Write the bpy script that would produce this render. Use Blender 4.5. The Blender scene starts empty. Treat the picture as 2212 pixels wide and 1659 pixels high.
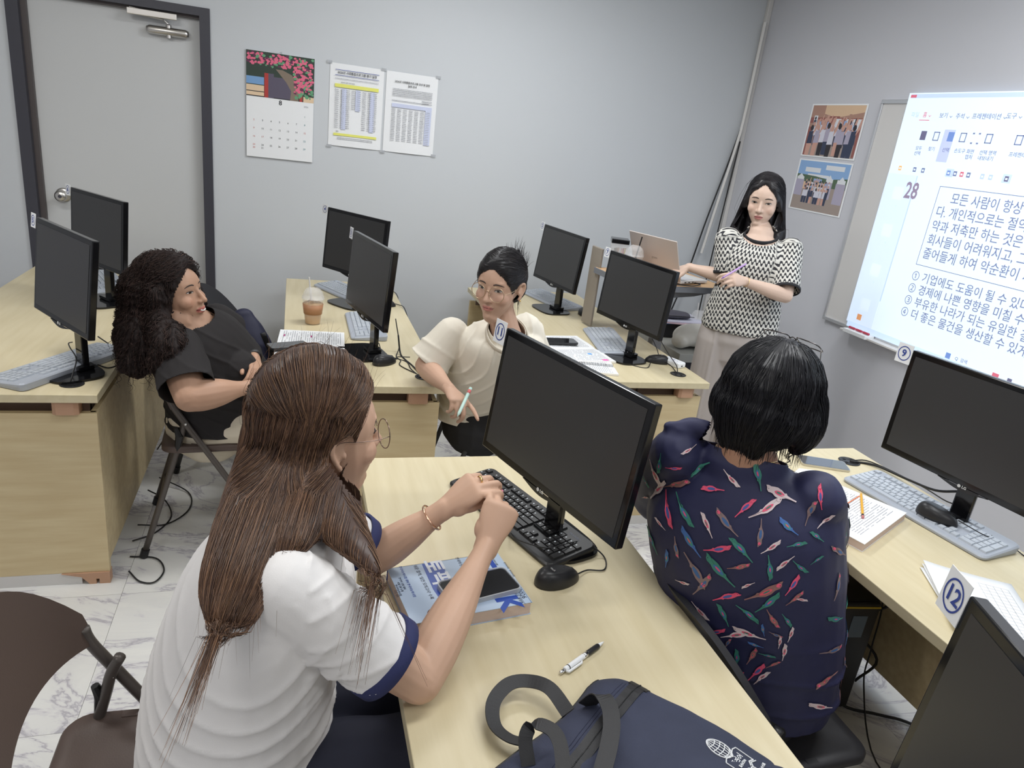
import bpy, bmesh, math, random
import numpy as np
from mathutils import Vector, Matrix
from mathutils.bvhtree import BVHTree
random.seed(7); rng = np.random.default_rng(11)
C = bpy.context.scene.collection
SC = bpy.context.scene
PI = math.pi
V = lambda *a: np.array(a, float)

# ------------------------------------------------------------------ camera
cam_d = bpy.data.cameras.new('camera'); cam = bpy.data.objects.new('camera', cam_d); C.objects.link(cam)
SC.camera = cam
CP, CR, CW = .338347, .126175, .322957          # pitch down, roll, heading
_F = V(math.sin(CW)*math.cos(CP), math.cos(CW)*math.cos(CP), -math.sin(CP))
_R = V(math.cos(CW), -math.sin(CW), 0); _U = np.cross(_R, _F)
_c, _s = math.cos(CR), math.sin(CR)
_R, _U = _c*_R+_s*_U, -_s*_R+_c*_U
cam.matrix_world = Matrix(((_R[0], _U[0], -_F[0], 0), (_R[1], _U[1], -_F[1], 0), (_R[2], _U[2], -_F[2], 1.65), (0, 0, 0, 1)))
cam_d.sensor_width = 36; cam_d.lens = 1526.3/2212*36; cam_d.clip_start = .02

# ------------------------------------------------------------------ light
w = bpy.data.worlds.new('world'); SC.world = w; w.use_nodes = True
w.node_tree.nodes['Background'].inputs[0].default_value = (.8, .9, 1, 1)
w.node_tree.nodes['Background'].inputs[1].default_value = .6
SC.view_settings.view_transform = 'Standard'; SC.view_settings.look = 'None'
SC.view_settings.exposure = 0.16; SC.view_settings.gamma = 1; SC.view_settings.use_curve_mapping = False
CEIL = 2.75
LAMPS = [(.9, 3.1), (.9, 1.1), (-1.2, 2.2), (2.2, 1.6), (-1.3, -.3), (1.2, -.8)]
def area(name, loc, sx, sy, power, col=(1, .97, .93), rot=(0, 0, 0)):
    l = bpy.data.lights.new(name, 'AREA'); l.shape = 'RECTANGLE'; l.size = sx; l.size_y = sy; l.energy = power; l.color = col
    o = bpy.data.objects.new(name, l); o.location = loc; o.rotation_euler = rot; C.objects.link(o); return o
for i, ((x, y), pw) in enumerate(zip(LAMPS, (21, 11.5, 19, 15, 13, 11))):
    area('ceiling_lamp_light', (x, y, CEIL-.045), 1.2, .28, pw, (1, .98, .95) if x < 0 else (.97, .985, 1))
area('projector_beam_light', (1.2, .9, 2.5), .12, .12, 2.5, (.75, .88, 1), (0, math.radians(-70), math.radians(25)))

# ------------------------------------------------------------------ materials
MATS = {}
def mat(name, col, rough=.5, metal=0, spec=.5, bump=None, var=None, trans=0, ior=1.45, emit=None, alpha=1, coat=0, attr=None, sheen=0):
    """col linear; var=(col2, scale, (sx,sy,sz), detail) noise mix; bump=(scale, strength, (sx,sy,sz))"""
    if name in MATS: return MATS[name]
    m = bpy.data.materials.new(name); m.use_nodes = True; MATS[name] = m
    nt = m.node_tree; b = nt.nodes['Principled BSDF']; N = nt.nodes.new; L = nt.links.new
    b.inputs['Base Color'].default_value = (*col, 1); b.inputs['Roughness'].default_value = rough
    b.inputs['Metallic'].default_value = metal; b.inputs['Specular IOR Level'].default_value = spec
    b.inputs['IOR'].default_value = ior; b.inputs['Transmission Weight'].default_value = trans
    b.inputs['Alpha'].default_value = alpha; b.inputs['Coat Weight'].default_value = coat
    if sheen: b.inputs['Sheen Weight'].default_value = sheen
    if emit: b.inputs['Emission Color'].default_value = (*emit[0], 1); b.inputs['Emission Strength'].default_value = emit[1]
    def coords(sc, which='Object'):
        t = N('ShaderNodeTexCoord'); mp = N('ShaderNodeMapping'); mp.inputs['Scale'].default_value = sc; L(t.outputs[which], mp.inputs[0]); return mp.outputs[0]
    base = None
    if attr:
        a = N('ShaderNodeAttribute'); a.attribute_name = attr; base = a.outputs['Color']; L(base, b.inputs['Base Color'])
    if var:
        c2, sc, s3, det = var
        n = N('ShaderNodeTexNoise'); n.inputs['Scale'].default_value = sc; n.inputs['Detail'].default_value = det; L(coords(s3), n.inputs['Vector'])
        r = N('ShaderNodeValToRGB'); r.color_ramp.elements[0].position = .35; r.color_ramp.elements[1].position = .65
        L(n.outputs[0], r.inputs[0])
        mx = N('ShaderNodeMix'); mx.data_type = 'RGBA'; L(r.outputs[0], mx.inputs[0])
        if base: 
            mx.blend_type = 'MULTIPLY'; L(base, mx.inputs[6])
        else: mx.inputs[6].default_value = (*col, 1)
        mx.inputs[7].default_value = (*c2, 1); L(mx.outputs[2], b.inputs['Base Color'])
    if bump:
        sc, st, s3 = bump
        n = N('ShaderNodeTexNoise'); n.inputs['Scale'].default_value = sc; n.inputs['Detail'].default_value = 3; L(coords(s3), n.inputs['Vector'])
        bp = N('ShaderNodeBump'); bp.inputs['Strength'].default_value = st; bp.inputs['Distance'].default_value = .002
        L(n.outputs[0], bp.inputs['Height']); L(bp.outputs[0], b.inputs['Normal'])
    return m
def sr(r, g, b):
    f = lambda c: (c/255/12.92) if c/255 <= .04045 else ((c/255+.055)/1.055)**2.4
    return (f(r), f(g), f(b))
M_wall = mat('wall_paint', sr(203, 207, 211), .55, bump=(60, .05, (1, 1, 1)))
M_wallw = mat('side_wall_paint', sr(205, 206, 212), .55, bump=(60, .05, (1, 1, 1)))
M_ceil = mat('ceiling_board', sr(235, 235, 232), .8)
M_wood = mat('maple_laminate', sr(215, 203, 170), .42, var=(sr(208, 195, 160), 3.0, (14, 1.2, 14), 5), bump=(40, .04, (8, 1, 8)))
M_woodp = mat('maple_laminate_panel', sr(216, 198, 158), .5, var=(sr(204, 184, 143), 3.0, (1.5, 14, 14), 5))
M_woodv = mat('maple_laminate_end', sr(216, 198, 158), .5, var=(sr(205, 184, 143), 3.0, (1.2, 14, 12), 5))
M_brown = mat('brown_rail', sr(110, 90, 78), .6)
M_peach = mat('beech_block', sr(190, 150, 122), .5)
M_blkgloss = mat('black_gloss_plastic', (.006, .006, .007), .12)
M_screen = mat('lcd_screen', (.034, .034, .036), .38, spec=.6)
M_blk = mat('black_plastic', (.012, .012, .013), .42)
M_blk2 = mat('black_satin_plastic', (.02, .02, .022), .35)
M_white = mat('white_paper', sr(238, 240, 242), .75)
M_paper = mat('book_paper', sr(236, 233, 226), .8)
M_blue = mat('blue_print', sr(52, 72, 150), .6)
M_grayprint = mat('grey_print', sr(120, 124, 135), .7)
M_kgrey = mat('pale_grey_plastic', sr(172, 178, 188), .5)
M_kgrey2 = mat('pale_grey_keys', sr(186, 192, 200), .5)
M_kblack = mat('black_keyboard_plastic', (.016, .016, .017), .38)
M_silver = mat('brushed_metal', (.62, .6, .57), .3, 1)
M_chrome = mat('chrome', (.8, .8, .8), .12, 1)
M_gold = mat('gold', (.83, .58, .25), .22, 1)
M_cable = mat('cable_rubber', (.015, .015, .016), .45)
M_doorp = mat('door_paint', sr(205, 207, 208), .33, bump=(80, .03, (1, 1, 1)))
M_frame = mat('dark_steel_frame', sr(66, 66, 74), .4)
M_frame2 = mat('dark_steel_reveal', sr(84, 78, 78), .45)
M_clear = mat('clear_plastic', (.95, .96, .97), .05, trans=1, ior=1.3)
M_lens = mat('spectacle_lens', (1, 1, 1), .02, trans=1, ior=1.02)
M_trunk = mat('white_trunking', sr(215, 213, 210), .5)

# ------------------------------------------------------------------ mesh helpers
class MB:
    def __init__(s): s.v = []; s.f = []; s.m = []
    def add(s, vs, fs, mi=0):
        o = len(s.v); s.v += [tuple(map(float, p)) for p in vs]; s.f += [tuple(i+o for i in f) for f in fs]; s.m += [mi]*len(fs); return s
    def box(s, x0, x1, y0, y1, z0, z1, mi=0):
        vs = [(x, y, z) for z in (z0, z1) for y in (y0, y1) for x in (x0, x1)]
        return s.add(vs, [(0, 2, 3, 1), (4, 5, 7, 6), (0, 1, 5, 4), (2, 6, 7, 3), (0, 4, 6, 2), (1, 3, 7, 5)], mi)
    def prism(s, poly, z0, z1, mi=0, mi2=None):
        n = len(poly); vs = [(x, y, z0) for x, y in poly]+[(x, y, z1) for x, y in poly]
        s.add(vs, [tuple(range(n))[::-1]]+[(i, (i+1) % n, n+(i+1) % n, n+i) for i in range(n)], mi)
        return s.add(vs[n:], [tuple(range(n))], mi if mi2 is None else mi2)
    def tube(s, pts, r, n=8, mi=0, cap=True, sq=None):
        pts = [np.array(p, float) for p in pts]; k = len(pts); r = [r]*k if np.isscalar(r) else r
        t0 = pts[1]-pts[0]; a = V(0, 0, 1) if abs(t0[2]) < .9*np.linalg.norm(t0) else V(1, 0, 0)
        vs = []
        for i, p in enumerate(pts):
            t = pts[min(i+1, k-1)]-pts[max(i-1, 0)]; t = t/np.linalg.norm(t)
            a = a-t*np.dot(a, t); a /= np.linalg.norm(a); b = np.cross(t, a)
            q = (1, 1) if sq is None else sq
            vs += [p+r[i]*(q[0]*math.cos(2*PI*j/n)*a+q[1]*math.sin(2*PI*j/n)*b) for j in range(n)]
        fs = [(i*n+j, i*n+(j+1) % n, (i+1)*n+(j+1) % n, (i+1)*n+j) for i in range(k-1) for j in range(n)]
        if cap: fs += [tuple(range(n))[::-1], tuple((k-1)*n+j for j in range(n))]
        return s.add(vs, fs, mi)
    def lathe(s, prof, n=24, mi=0, c=(0, 0, 0)):
        vs = [(c[0]+r*math.cos(2*PI*j/n), c[1]+r*math.sin(2*PI*j/n), c[2]+z) for r, z in prof for j in range(n)]
        k = len(prof)
        fs = [(i*n+j, i*n+(j+1) % n, (i+1)*n+(j+1) % n, (i+1)*n+j) for i in range(k-1) for j in range(n)]
        fs += [tuple(range(n))[::-1], tuple((k-1)*n+j for j in range(n))]
        return s.add(vs, fs, mi)
    def grid(s, P, mi=0):
        P = np.array(P); a, b = P.shape[:2]
        return s.add(P.reshape(-1, 3), [(i*b+j, (i+1)*b+j, (i+1)*b+j+1, i*b+j+1) for i in range(a-1) for j in range(b-1)], mi)
    def xf(s, M, start=0):
        s.v = s.v[:start]+[tuple(M @ Vector(p)) for p in s.v[start:]]; return s
    def mesh(s, name, mats, smooth=False):
        me = bpy.data.meshes.new(name); me.from_pydata(s.v, [], s.f)
        for m in (mats if isinstance(mats, (list, tuple)) else [mats]): me.materials.append(m)
        me.polygons.foreach_set('material_index', s.m)
        if smooth: me.polygons.foreach_set('use_smooth', [True]*len(s.f))
        me.update(); return me
def ob(name, me, parent=None, loc=(0, 0, 0), rot=(0, 0, 0), bevel=0, kind=None, label=None, solid=0, auto=False):
    o = bpy.data.objects.new(name, me); C.objects.link(o); o.location = loc; o.rotation_euler = rot
    if parent: o.parent = parent
    if isinstance(me, bpy.types.TextCurve): o.scale = (me['sx'], 1, 1)
    if bevel:
        b = o.modifiers.new('bevel', 'BEVEL'); b.width = bevel; b.segments = 2; b.limit_method = 'ANGLE'
    if solid: q = o.modifiers.new('solid', 'SOLIDIFY'); q.thickness = solid
    if kind: o['kind'] = kind
    if label: o['label'] = label
    return o
def thing(name, label, cat, loc=(0, 0, 0), rz=0, group=None, me=None, bevel=0):
    o = bpy.data.objects.new(name, me); C.objects.link(o); o.location = loc; o.rotation_euler = (0, 0, rz)
    o['label'] = label; o['category'] = cat
    if group: o['group'] = group
    if bevel: b = o.modifiers.new('bevel', 'BEVEL'); b.width = bevel; b.segments = 2; b.limit_method = 'ANGLE'
    return o
def struct(name, me, parent=None, **k): return ob(name, me, parent, kind=None if parent else 'structure', **k)
def bx(name, mats, *dims, parent=None, bevel=0, **k): return ob(name, MB().box(*dims).mesh(name, mats), parent, bevel=bevel, **k)
def smooth_path(pts, m=6):
    P = [np.array(p, float) for p in pts]; P = [2*P[0]-P[1]]+P+[2*P[-1]-P[-2]]; out = []
    for i in range(1, len(P)-2):
        for t in np.linspace(0, 1, m, endpoint=False):
            a, b, c, d = P[i-1:i+3]
            out.append(.5*((2*b)+(-a+c)*t+(2*a-5*b+4*c-d)*t*t+(-a+3*b-3*c+d)*t**3))
    out.append(P[-2]); return out
_fc = {}
def text_mesh(body, size, m, bold=0, align='CENTER', shear=0, thick=.0002, res=2, sx=1):
    c = bpy.data.curves.new('text', 'FONT'); c.body = body; c.size = size; c.align_x = align; c.align_y = 'CENTER'
    c.offset = bold; c.shear = shear; c.resolution_u = res; c.extrude = thick/2
    c.materials.append(m); c['sx'] = sx
    return c
def basis(o, X, Y, Z): return Matrix(((X[0], Y[0], Z[0], o[0]), (X[1], Y[1], Z[1], o[1]), (X[2], Y[2], Z[2], o[2]), (0, 0, 0, 1)))
def unit(a): a = np.array(a, float); return a/np.linalg.norm(a)
def cable(pts, label, r=.0022, m=6, group=None, name='cable', parent=None, mt=None):
    me = MB().tube(smooth_path(pts, m), r, 6).mesh(name, mt or M_cable, True)
    if parent is not None: return ob(name, me, parent)
    return thing(name, label, 'cable', group=group, me=me)
# ------------------------------------------------------------------ room
YB, XR, XL, YF = 4.37, 2.85, -3.3, -2.4
DX0, DX1, DZ = -1.335, -.43, 2.06     # door opening incl. frame
m = MB(); m.box(XL, DX0, YB, YB+.12, 0, CEIL); m.box(DX1, XR+.12, YB, YB+.12, 0, CEIL); m.box(DX0, DX1, YB, YB+.12, DZ, CEIL)
struct('wall_back', m.mesh('wall_back', M_wall))
struct('wall_right', MB().box(XR, XR+.12, YF, YB+.12, 0, CEIL).mesh('w', M_wallw))
struct('wall_left', MB().box(XL-.12, XL, YF, YB+.12, 0, CEIL).mesh('w', M_wallw))
struct('wall_front', MB().box(XL-.12, XR+.12, YF-.12, YF, 0, CEIL).mesh('w', M_wallw))
struct('ceiling', MB().box(XL-.12, XR+.12, YF-.12, YB+.12, CEIL, CEIL+.1).mesh('c', M_ceil))
for i, (x, y) in enumerate(LAMPS):
    t = thing('ceiling_light', 'flat rectangular light panel on the ceiling', 'light', (x, y, CEIL), group='light panels on the ceiling')
    bx('light_frame', M_trunk, -.63, .63, -.17, .17, -.03, 0, parent=t, bevel=.003)
    bx('diffuser', mat('lamp_diffuser', (1, 1, 1), .5, emit=((1, .98, .95), 2.0)), -.6, .6, -.14, .14, -.034, -.028, parent=t)

# marble floor tiles
mm = bpy.data.materials.new('marble_tile'); mm.use_nodes = True; nt = mm.node_tree; N = nt.nodes.new; L = nt.links.new; bs = nt.nodes['Principled BSDF']
tc = N('ShaderNodeTexCoord'); oi = N('ShaderNodeObjectInfo'); ad = N('ShaderNodeVectorMath'); ad.operation = 'MULTIPLY_ADD'
rot = N('ShaderNodeVectorRotate'); rot.rotation_type = 'Z_AXIS'; mul = N('ShaderNodeMath'); mul.operation = 'MULTIPLY'; mul.inputs[1].default_value = .6
L(tc.outputs['Object'], ad.inputs[0]); ad.inputs[1].default_value = (1, 1, 1)
cmb = N('ShaderNodeCombineXYZ'); m2 = N('ShaderNodeMath'); m2.operation = 'MULTIPLY'; m2.inputs[1].default_value = 37
L(oi.outputs['Random'], m2.inputs[0]); L(m2.outputs[0], cmb.inputs[0]); L(m2.outputs[0], cmb.inputs[1]); L(cmb.outputs[0], ad.inputs[2])
L(oi.outputs['Random'], mul.inputs[0]); L(mul.outputs[0], rot.inputs['Angle']); L(ad.outputs[0], rot.inputs['Vector'])
mp = N('ShaderNodeMapping'); mp.inputs['Scale'].default_value = (1.5, 3.4, 1); mp.inputs['Rotation'].default_value = (0, 0, .4); L(rot.outputs[0], mp.inputs[0])
n1 = N('ShaderNodeTexNoise'); n1.inputs['Scale'].default_value = 1.5; n1.inputs['Detail'].default_value = 9; n1.inputs['Roughness'].default_value = .62; n1.inputs['Distortion'].default_value = 1.1; L(mp.outputs[0], n1.inputs[0])
sb = N('ShaderNodeMath'); sb.operation = 'SUBTRACT'; sb.inputs[1].default_value = .5; L(n1.outputs[0], sb.inputs[0])
ab = N('ShaderNodeMath'); ab.operation = 'ABSOLUTE'; L(sb.outputs[0], ab.inputs[0])
rp = N('ShaderNodeValToRGB'); e = rp.color_ramp.elements; e[0].position = 0; e[0].color = (*sr(168, 166, 173), 1); e[1].position = .035; e[1].color = (*sr(216, 216, 214), 1)
x = e.new(.015); x.color = (*sr(203, 201, 204), 1); x = e.new(.2); x.color = (*sr(224, 224, 220), 1)
L(ab.outputs[0], rp.inputs[0]); L(rp.outputs[0], bs.inputs['Base Color']); bs.inputs['Roughness'].default_value = .38
struct('floor', MB().box(XL-.12, XR+.12, YF-.12, YB+.12, -.1, -.004).mesh('floor', mat('tile_grout', sr(190, 190, 188), .8)))
fl = bpy.data.objects['floor']; tm = MB().box(.0006, .5994, .0006, .5994, -.004, 0).mesh('tile', mm)
for i in range(11):
    for j in range(12):
        x0, y0 = -3.545+.6*i, -2.5+.6*j
        if x0 > XR or y0 > YB or x0 < XL-.4: continue
        ob('tile', tm, fl, (x0, y0+(.0 if i % 2 else .0), 0))

# baseboards, corner trunking
struct('baseboard_right', MB().box(XR-.015, XR, YF, YB, 0, .13).mesh('b', M_frame2))
m = MB().box(DX1, XR, YB-.015, YB, 0, .1); m.box(XL, DX0, YB-.015, YB, 0, .1)
struct('baseboard_back', m.mesh('b', M_frame2))
bx('trim_1', M_trunk, XR-.03, XR, YB-.03, YB, 0, CEIL, kind='structure', bevel=.004)
t = thing('cable_trunking', 'white cable trunking peeling off the corner by the whiteboard wall', 'trunking')
m = MB().tube(smooth_path([(XR-.04, YB-.045, 2.49), (XR-.045, YB-.045, 1.95), (XR-.06, YB-.045, 1.75), (XR-.11, YB-.04, 1.35), (XR-.15, YB-.04, 1.03)]), .011, 4)
ob('channel', m.mesh('channel', M_trunk), t)
cable([(XR-.045, YB-.03, 1.85), (XR-.09, YB-.03, 1.6), (XR-.16, YB-.03, 1.25), (XR-.23, YB-.03, .85), (XR-.35, YB-.05, .45), (XR-.5, YB-.1, .05)], 'black cable sagging away from the wall corner to the lectern', .006)
cable([(XR-.035, YB-.04, 1.78), (XR-.055, YB-.04, 1.3), (XR-.07, YB-.04, .8), (XR-.08, YB-.04, .02)], 'thin dark cable running straight down the wall corner', .005)
m = MB().box(XR-.16, XR-.1, 1.9, 3.4, 0, .012); t = thing('floor_duct', 'flat grey cable duct on the floor along the whiteboard wall', 'duct', me=m.mesh('duct', M_frame2), bevel=.003)

# door 1 in its dark steel frame
d = struct('door_1', MB().box(-1.262, -.473, YB+.045, YB+.085, .01, 2.03).mesh('leaf', M_doorp))
def dp(n, mt, *a, **k): return bx(n, mt, *a, parent=d, **k)
dp('door_frame', M_frame, DX1-.045, DX1+.005, YB-.012, YB+.12, 0, DZ+.005)
dp('door_frame', M_frame, DX0-.005, DX0+.05, YB-.012, YB+.12, 0, DZ+.005)
dp('door_frame', M_frame, DX0+.05, DX1-.045, YB-.012, YB+.12, DZ-.035, DZ+.005)
dp('door_stop', M_frame2, DX0+.05, DX0+.075, YB+.02, YB+.045, 0, DZ-.035)
dp('door_stop', M_frame2, DX0+.05, DX1-.045, YB+.02, YB+.045, DZ-.05, DZ-.035)
kn = ob('door_knob', MB().lathe([(.001, 0), (.038, 0), (.038, .006), (.03, .01), (.014, .014), (.013, .035), (.022, .042), (.029, .052), (.029, .064), (.02, .072), (.001, .074)], 28).mesh('knob', M_silver, True), d, (-1.175, YB+.045, 1.055), (PI/2, 0, 0))
ob('key_cylinder', MB().lathe([(.001, 0), (.009, 0), (.009, .004), (.001, .004)], 16).mesh('key', M_frame), kn, (0, 0, .072))
cl = ob('door_closer', MB().tube([(-.1, 0, 0), (-.085, 0, 0), (.085, 0, 0), (.1, 0, 0)], [.014, .021, .021, .014], 16).mesh('closer', M_silver, True), d, (-.63, YB+.02, 1.93))
ob('closer_pinion', MB().lathe([(.001, -.032), (.014, -.03), (.014, .03), (.008, .035), (.001, .035)], 14).mesh('pin', M_silver), cl, (.005, 0, 0))
ob('closer_arm', MB().tube([(.005, 0, .034), (-.02, -.01, .055), (-.16, -.02, .062), (-.17, -.02, .085), (.02, -.02, .075)], .005, 6).mesh('arm', M_silver), cl)
ob('closer_rail', MB().box(-.18, .05, -.04, -.025, .055, .085).mesh('rail', M_silver), cl, bevel=.003)
# second leaf edge (door hinges)
for z in (.3, 1.75): dp('hinge', M_silver, -.478, -.466, YB+.03, YB+.046, z, z+.1)

# ------------------------------------------------------------------ things on the back wall
def wall_frame(x, z, yb=YB-.002):       # local x -> +x, local y -> +z, local z -> out of back wall (-y)
    return basis((x, yb, z), (1, 0, 0), (0, 0, 1), (0, -1, 0))
def on_wall(o, M): o.matrix_world = M
cal = thing('wall_calendar', 'wall calendar with a pink blossom photograph above the dates', 'calendar', me=None)
cal.matrix_world = wall_frame(-.0745, 1.632)
W2, H2 = .175, .272
m = MB()
for k in range(6): m.box(-W2, W2, -H2, H2-.002, .001+k*.0015, .002+k*.0015)
ob('page', m.mesh('pages', M_white), cal, kind=None)
# blossom photograph as flat print
cr = random.Random(3)
def poly_mesh(items, mats, z=.0004):
    m = MB()
    for k, (pts, mi) in enumerate(items): m.add([(x, y, z+k*2e-6) for x, y in pts], [tuple(range(len(pts)))], mi)
    return m.mesh('print', mats)
pm = [mat('p_dark', sr(52, 66, 58), .6), mat('p_pink', sr(226, 108, 138), .6), mat('p_red', sr(176, 62, 58), .6), mat('p_cream', sr(226, 200, 168), .6), mat('p_grey', sr(92, 86, 104), .6),
      mat('p_trunk', sr(132, 118, 104), .6), mat('p_green', sr(100, 160, 120), .6), mat('p_blue', sr(120, 160, 205), .6), mat('p_plum', sr(100, 50, 80), .6), mat('p_black', sr(30, 30, 36), .6)]
y1, y0 = H2-.003, .042
q = lambda x0, x1, a, b: [(x0, a), (x1, a), (x1, b), (x0, b)]
it = [(q(-W2, W2, y0, y1), 0), (q(-W2, -.085, y0, .1), 3), (q(-W2, -.085, .066, .07), 9), (q(-W2, -.085, .104, .142), 7), (q(-W2, W2, y0, y0+.005), 9),
      (q(-.083, -.063, y0, .165), 2), (q(-.063, -.035, y0, .165), 4), (q(-.035, .06, y0+.004, .15), 4), (q(.1, .115, y0, .12), 2),
      ([(.05, y0), (.095, y0), (.09, .1), (.06, .17), (.01, .19), (-.025, .19), (.03, .13), (.055, .09)], 5), (q(.12, W2, y0, .07), 3)]
for _ in range(22):
    cx, cy, r = cr.uniform(.08, .165), cr.uniform(.055, .14), cr.uniform(.005, .012); it.append(([(cx+r*math.cos(a)*cr.uniform(.6, 1.2), cy+r*math.sin(a)) for a in np.linspace(0, 2*PI, 7)[:-1]], 6))
for _ in range(300):
    if cr.random() < .62: cx, cy = cr.uniform(-W2+.008, W2-.008), cr.uniform(.185, y1-.008)
    else: cx, cy = cr.uniform(.07, W2-.008), cr.uniform(.08, .2)
    if cy < .2 and cx < .06: cy += .04
    cy = min(cy, y1-.009)
    r = cr.uniform(.006, .012); it.append(([(cx+r*math.cos(a)*cr.uniform(.6, 1.1), cy+r*.8*math.sin(a)*cr.uniform(.6, 1.1)) for a in np.linspace(0, 2*PI, 8)[:-1]], cr.choice([1, 1, 1, 1, 8, 6])))
ob('photograph_print', poly_mesh(it, pm, .0101), cal)
M_ink = mat('black_ink', sr(40, 40, 46), .7); M_inkg = mat('grey_ink', sr(150, 152, 160), .7); M_inkr = mat('red_ink', sr(205, 110, 100), .7); M_inkt = mat('teal_ink', sr(60, 130, 140), .7)
def wtext(parent, body, size, m, x, y, z=.0003, **k):
    return ob('lettering', text_mesh(body, size, m, **k), parent, (x, y, z))
wtext(cal, '8', .035, M_ink, 0, .022, .0102, bold=.0004); wtext(cal, '2026', .012, M_inkg, .135, .018, .0102)
days = [''] * 6+['1']+[str(i) for i in range(2, 32)]
for i, s in enumerate(days):
    if not s: continue
    r, c = divmod(i, 7)
    if r == 5: r, dx = 4, -.018
    else: dx = 0
    wtext(cal, s, .013, M_inkr if c == 0 or s in ('15', '17') else (M_inkt if c == 6 else M_ink), -.137+c*.0445+dx*0, -.035-r*.043-(.016 if i >= 35 else 0), .0102)
wtext(cal, '(  C A L E N D A R  )', .008, M_inkg, .0, -.262, .0102) if False else None
ob('hanger', MB().lathe([(.001, 0), (.007, 0), (.004, .012), (.001, .014)], 12).mesh('hook', M_clear), cal, (0, H2+.001, 0))
def a3(x, name_label, title):
    t = thing('notice_sheet', name_label, 'notice'); t.matrix_world = wall_frame(x, 1.682)
    n = 9; P = [[(-.1475+.295*i/(n-1), -.2165+.433*j/8, .0015+.006*math.sin(PI*i/(n-1))*(1-j/8)**2) for j in range(9)] for i in range(n)]
    ob('sheet', MB().grid(P).mesh('sheet', M_white), t, solid=.0004)
    return t
M_yel = mat('yellow_marker', sr(232, 232, 120), .7); M_lbl = mat('pale_blue_print', sr(205, 212, 236), .7)
t = a3(.3315, 'notice sheet with yellow and blue table columns taped beside the calendar', 0)
zz = .009
def bars(t, items):
    for x0, x1, a, b, mt in items: ob('printed_bar', MB().box(x0, x1, a, b, zz, zz+.0002).mesh('bar', mt), t)
bars(t, [(-.12, .12, .183, .1855, M_blue), (-.12, .12, .155, .1575, M_blue), (-.12, .12, .095, .113, M_yel), (-.12, .12, -.16, -.147, M_yel),
         (-.08, -.055, -.125, .09, M_lbl), (-.005, .02, -.02, .09, M_lbl), (.075, .1, -.125, .09, M_lbl)])
def scribble(t, lines, m, seed=1, z=None):
    """rows of tiny word-like dashes: (x0,x1,y,height)"""
    r = random.Random(seed); g = MB()
    for x0, x1, y, h in lines:
        x = x0
        while x < x1-.002:
            w_ = min(r.uniform(.5, 1.6)*h*1.2, x1-x)
            g.box(x, x+w_*.8, y-h/2, y+h/2*r.uniform(.3, 1), (z or zz+.0002), (z or zz+.0002)+.0002)
            x += w_
    return ob('small_print', g.mesh('small_print', m), t, kind='stuff')
wtext(t, '2026년 사회통합프로그램 평가 일정', .0145, M_ink, 0, .17, zz, bold=.0002)
wtext(t, '2026년 일정 안내 2026', .008, M_ink, -.05, .121, zz)
wtext(t, '일정', .008, M_ink, -.1, -.138, zz)
scribble(t, [(-.118+c*.03, -.118+c*.03+.022, .083-r*.0105, .0035) for c in range(8) for r in range(20) if not (3 <= c <= 4 and r > 9)], M_inkg, 2)
scribble(t, [(-.12, .12, .14, .003), (-.1, .1, -.17, .003), (-.1, .1, -.104, .105, ) if 0 else (-.1, .1, -.178, .003)], M_inkg, 3)
t = a3(.6395, 'notice sheet of small printed lists taped at the right end of the row', 0)
wtext(t, '2026년 사회통합프로그램 안내 및 일정', .0125, M_ink, 0, .166, zz, bold=.0002); wtext(t, '일정 안내', .0125, M_ink, 0, .148, zz, bold=.0002)
bars(t, [(-.11, .12, .03, .05, M_lbl), (.085, .12, -.16, .03, M_lbl)])
scribble(t, [(-.11, .12, .128-r*.009, .0035) for r in range(5)]+[(.06, .12, .078-r*.012, .004) for r in range(2)]+[(-.11, .1, .066-r*.01, .004) for r in range(1)], M_inkg, 4)
scribble(t, [(-.11+c*.033, -.11+c*.033+.024, .02-r*.0095, .0035) for c in range(7) for r in range(19)], M_inkg, 5)
m = MB()
for x, z in ((.18, 1.905), (.19, 1.462), (.475, 1.905), (.49, 1.462), (.785, 1.9), (.79, 1.47), (.56, 1.9)): m.box(x-.02, x+.02, YB-.004, YB-.001, z-.008, z+.008)
for q_, x, z in [('outer top corner of the yellow table notice', .18, 1.9), ('outer bottom corner of the yellow table notice', .19, 1.462), ('top where the two notices meet', .475, 1.9), ('bottom where the two notices meet', .49, 1.462), ('top corner farthest from the calendar', .785, 1.9), ('bottom corner farthest from the calendar', .79, 1.47)]:
    thing('tape_strip', 'short strip of clear tape at the '+q_, 'tape', (x, YB-.009, z), group='tape on the notices', me=MB().box(-.014, .014, -.0008, .0008, -.007, .007).mesh('tape', mat('clear_tape', (.55, .57, .6), .25, alpha=.5)))

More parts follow.
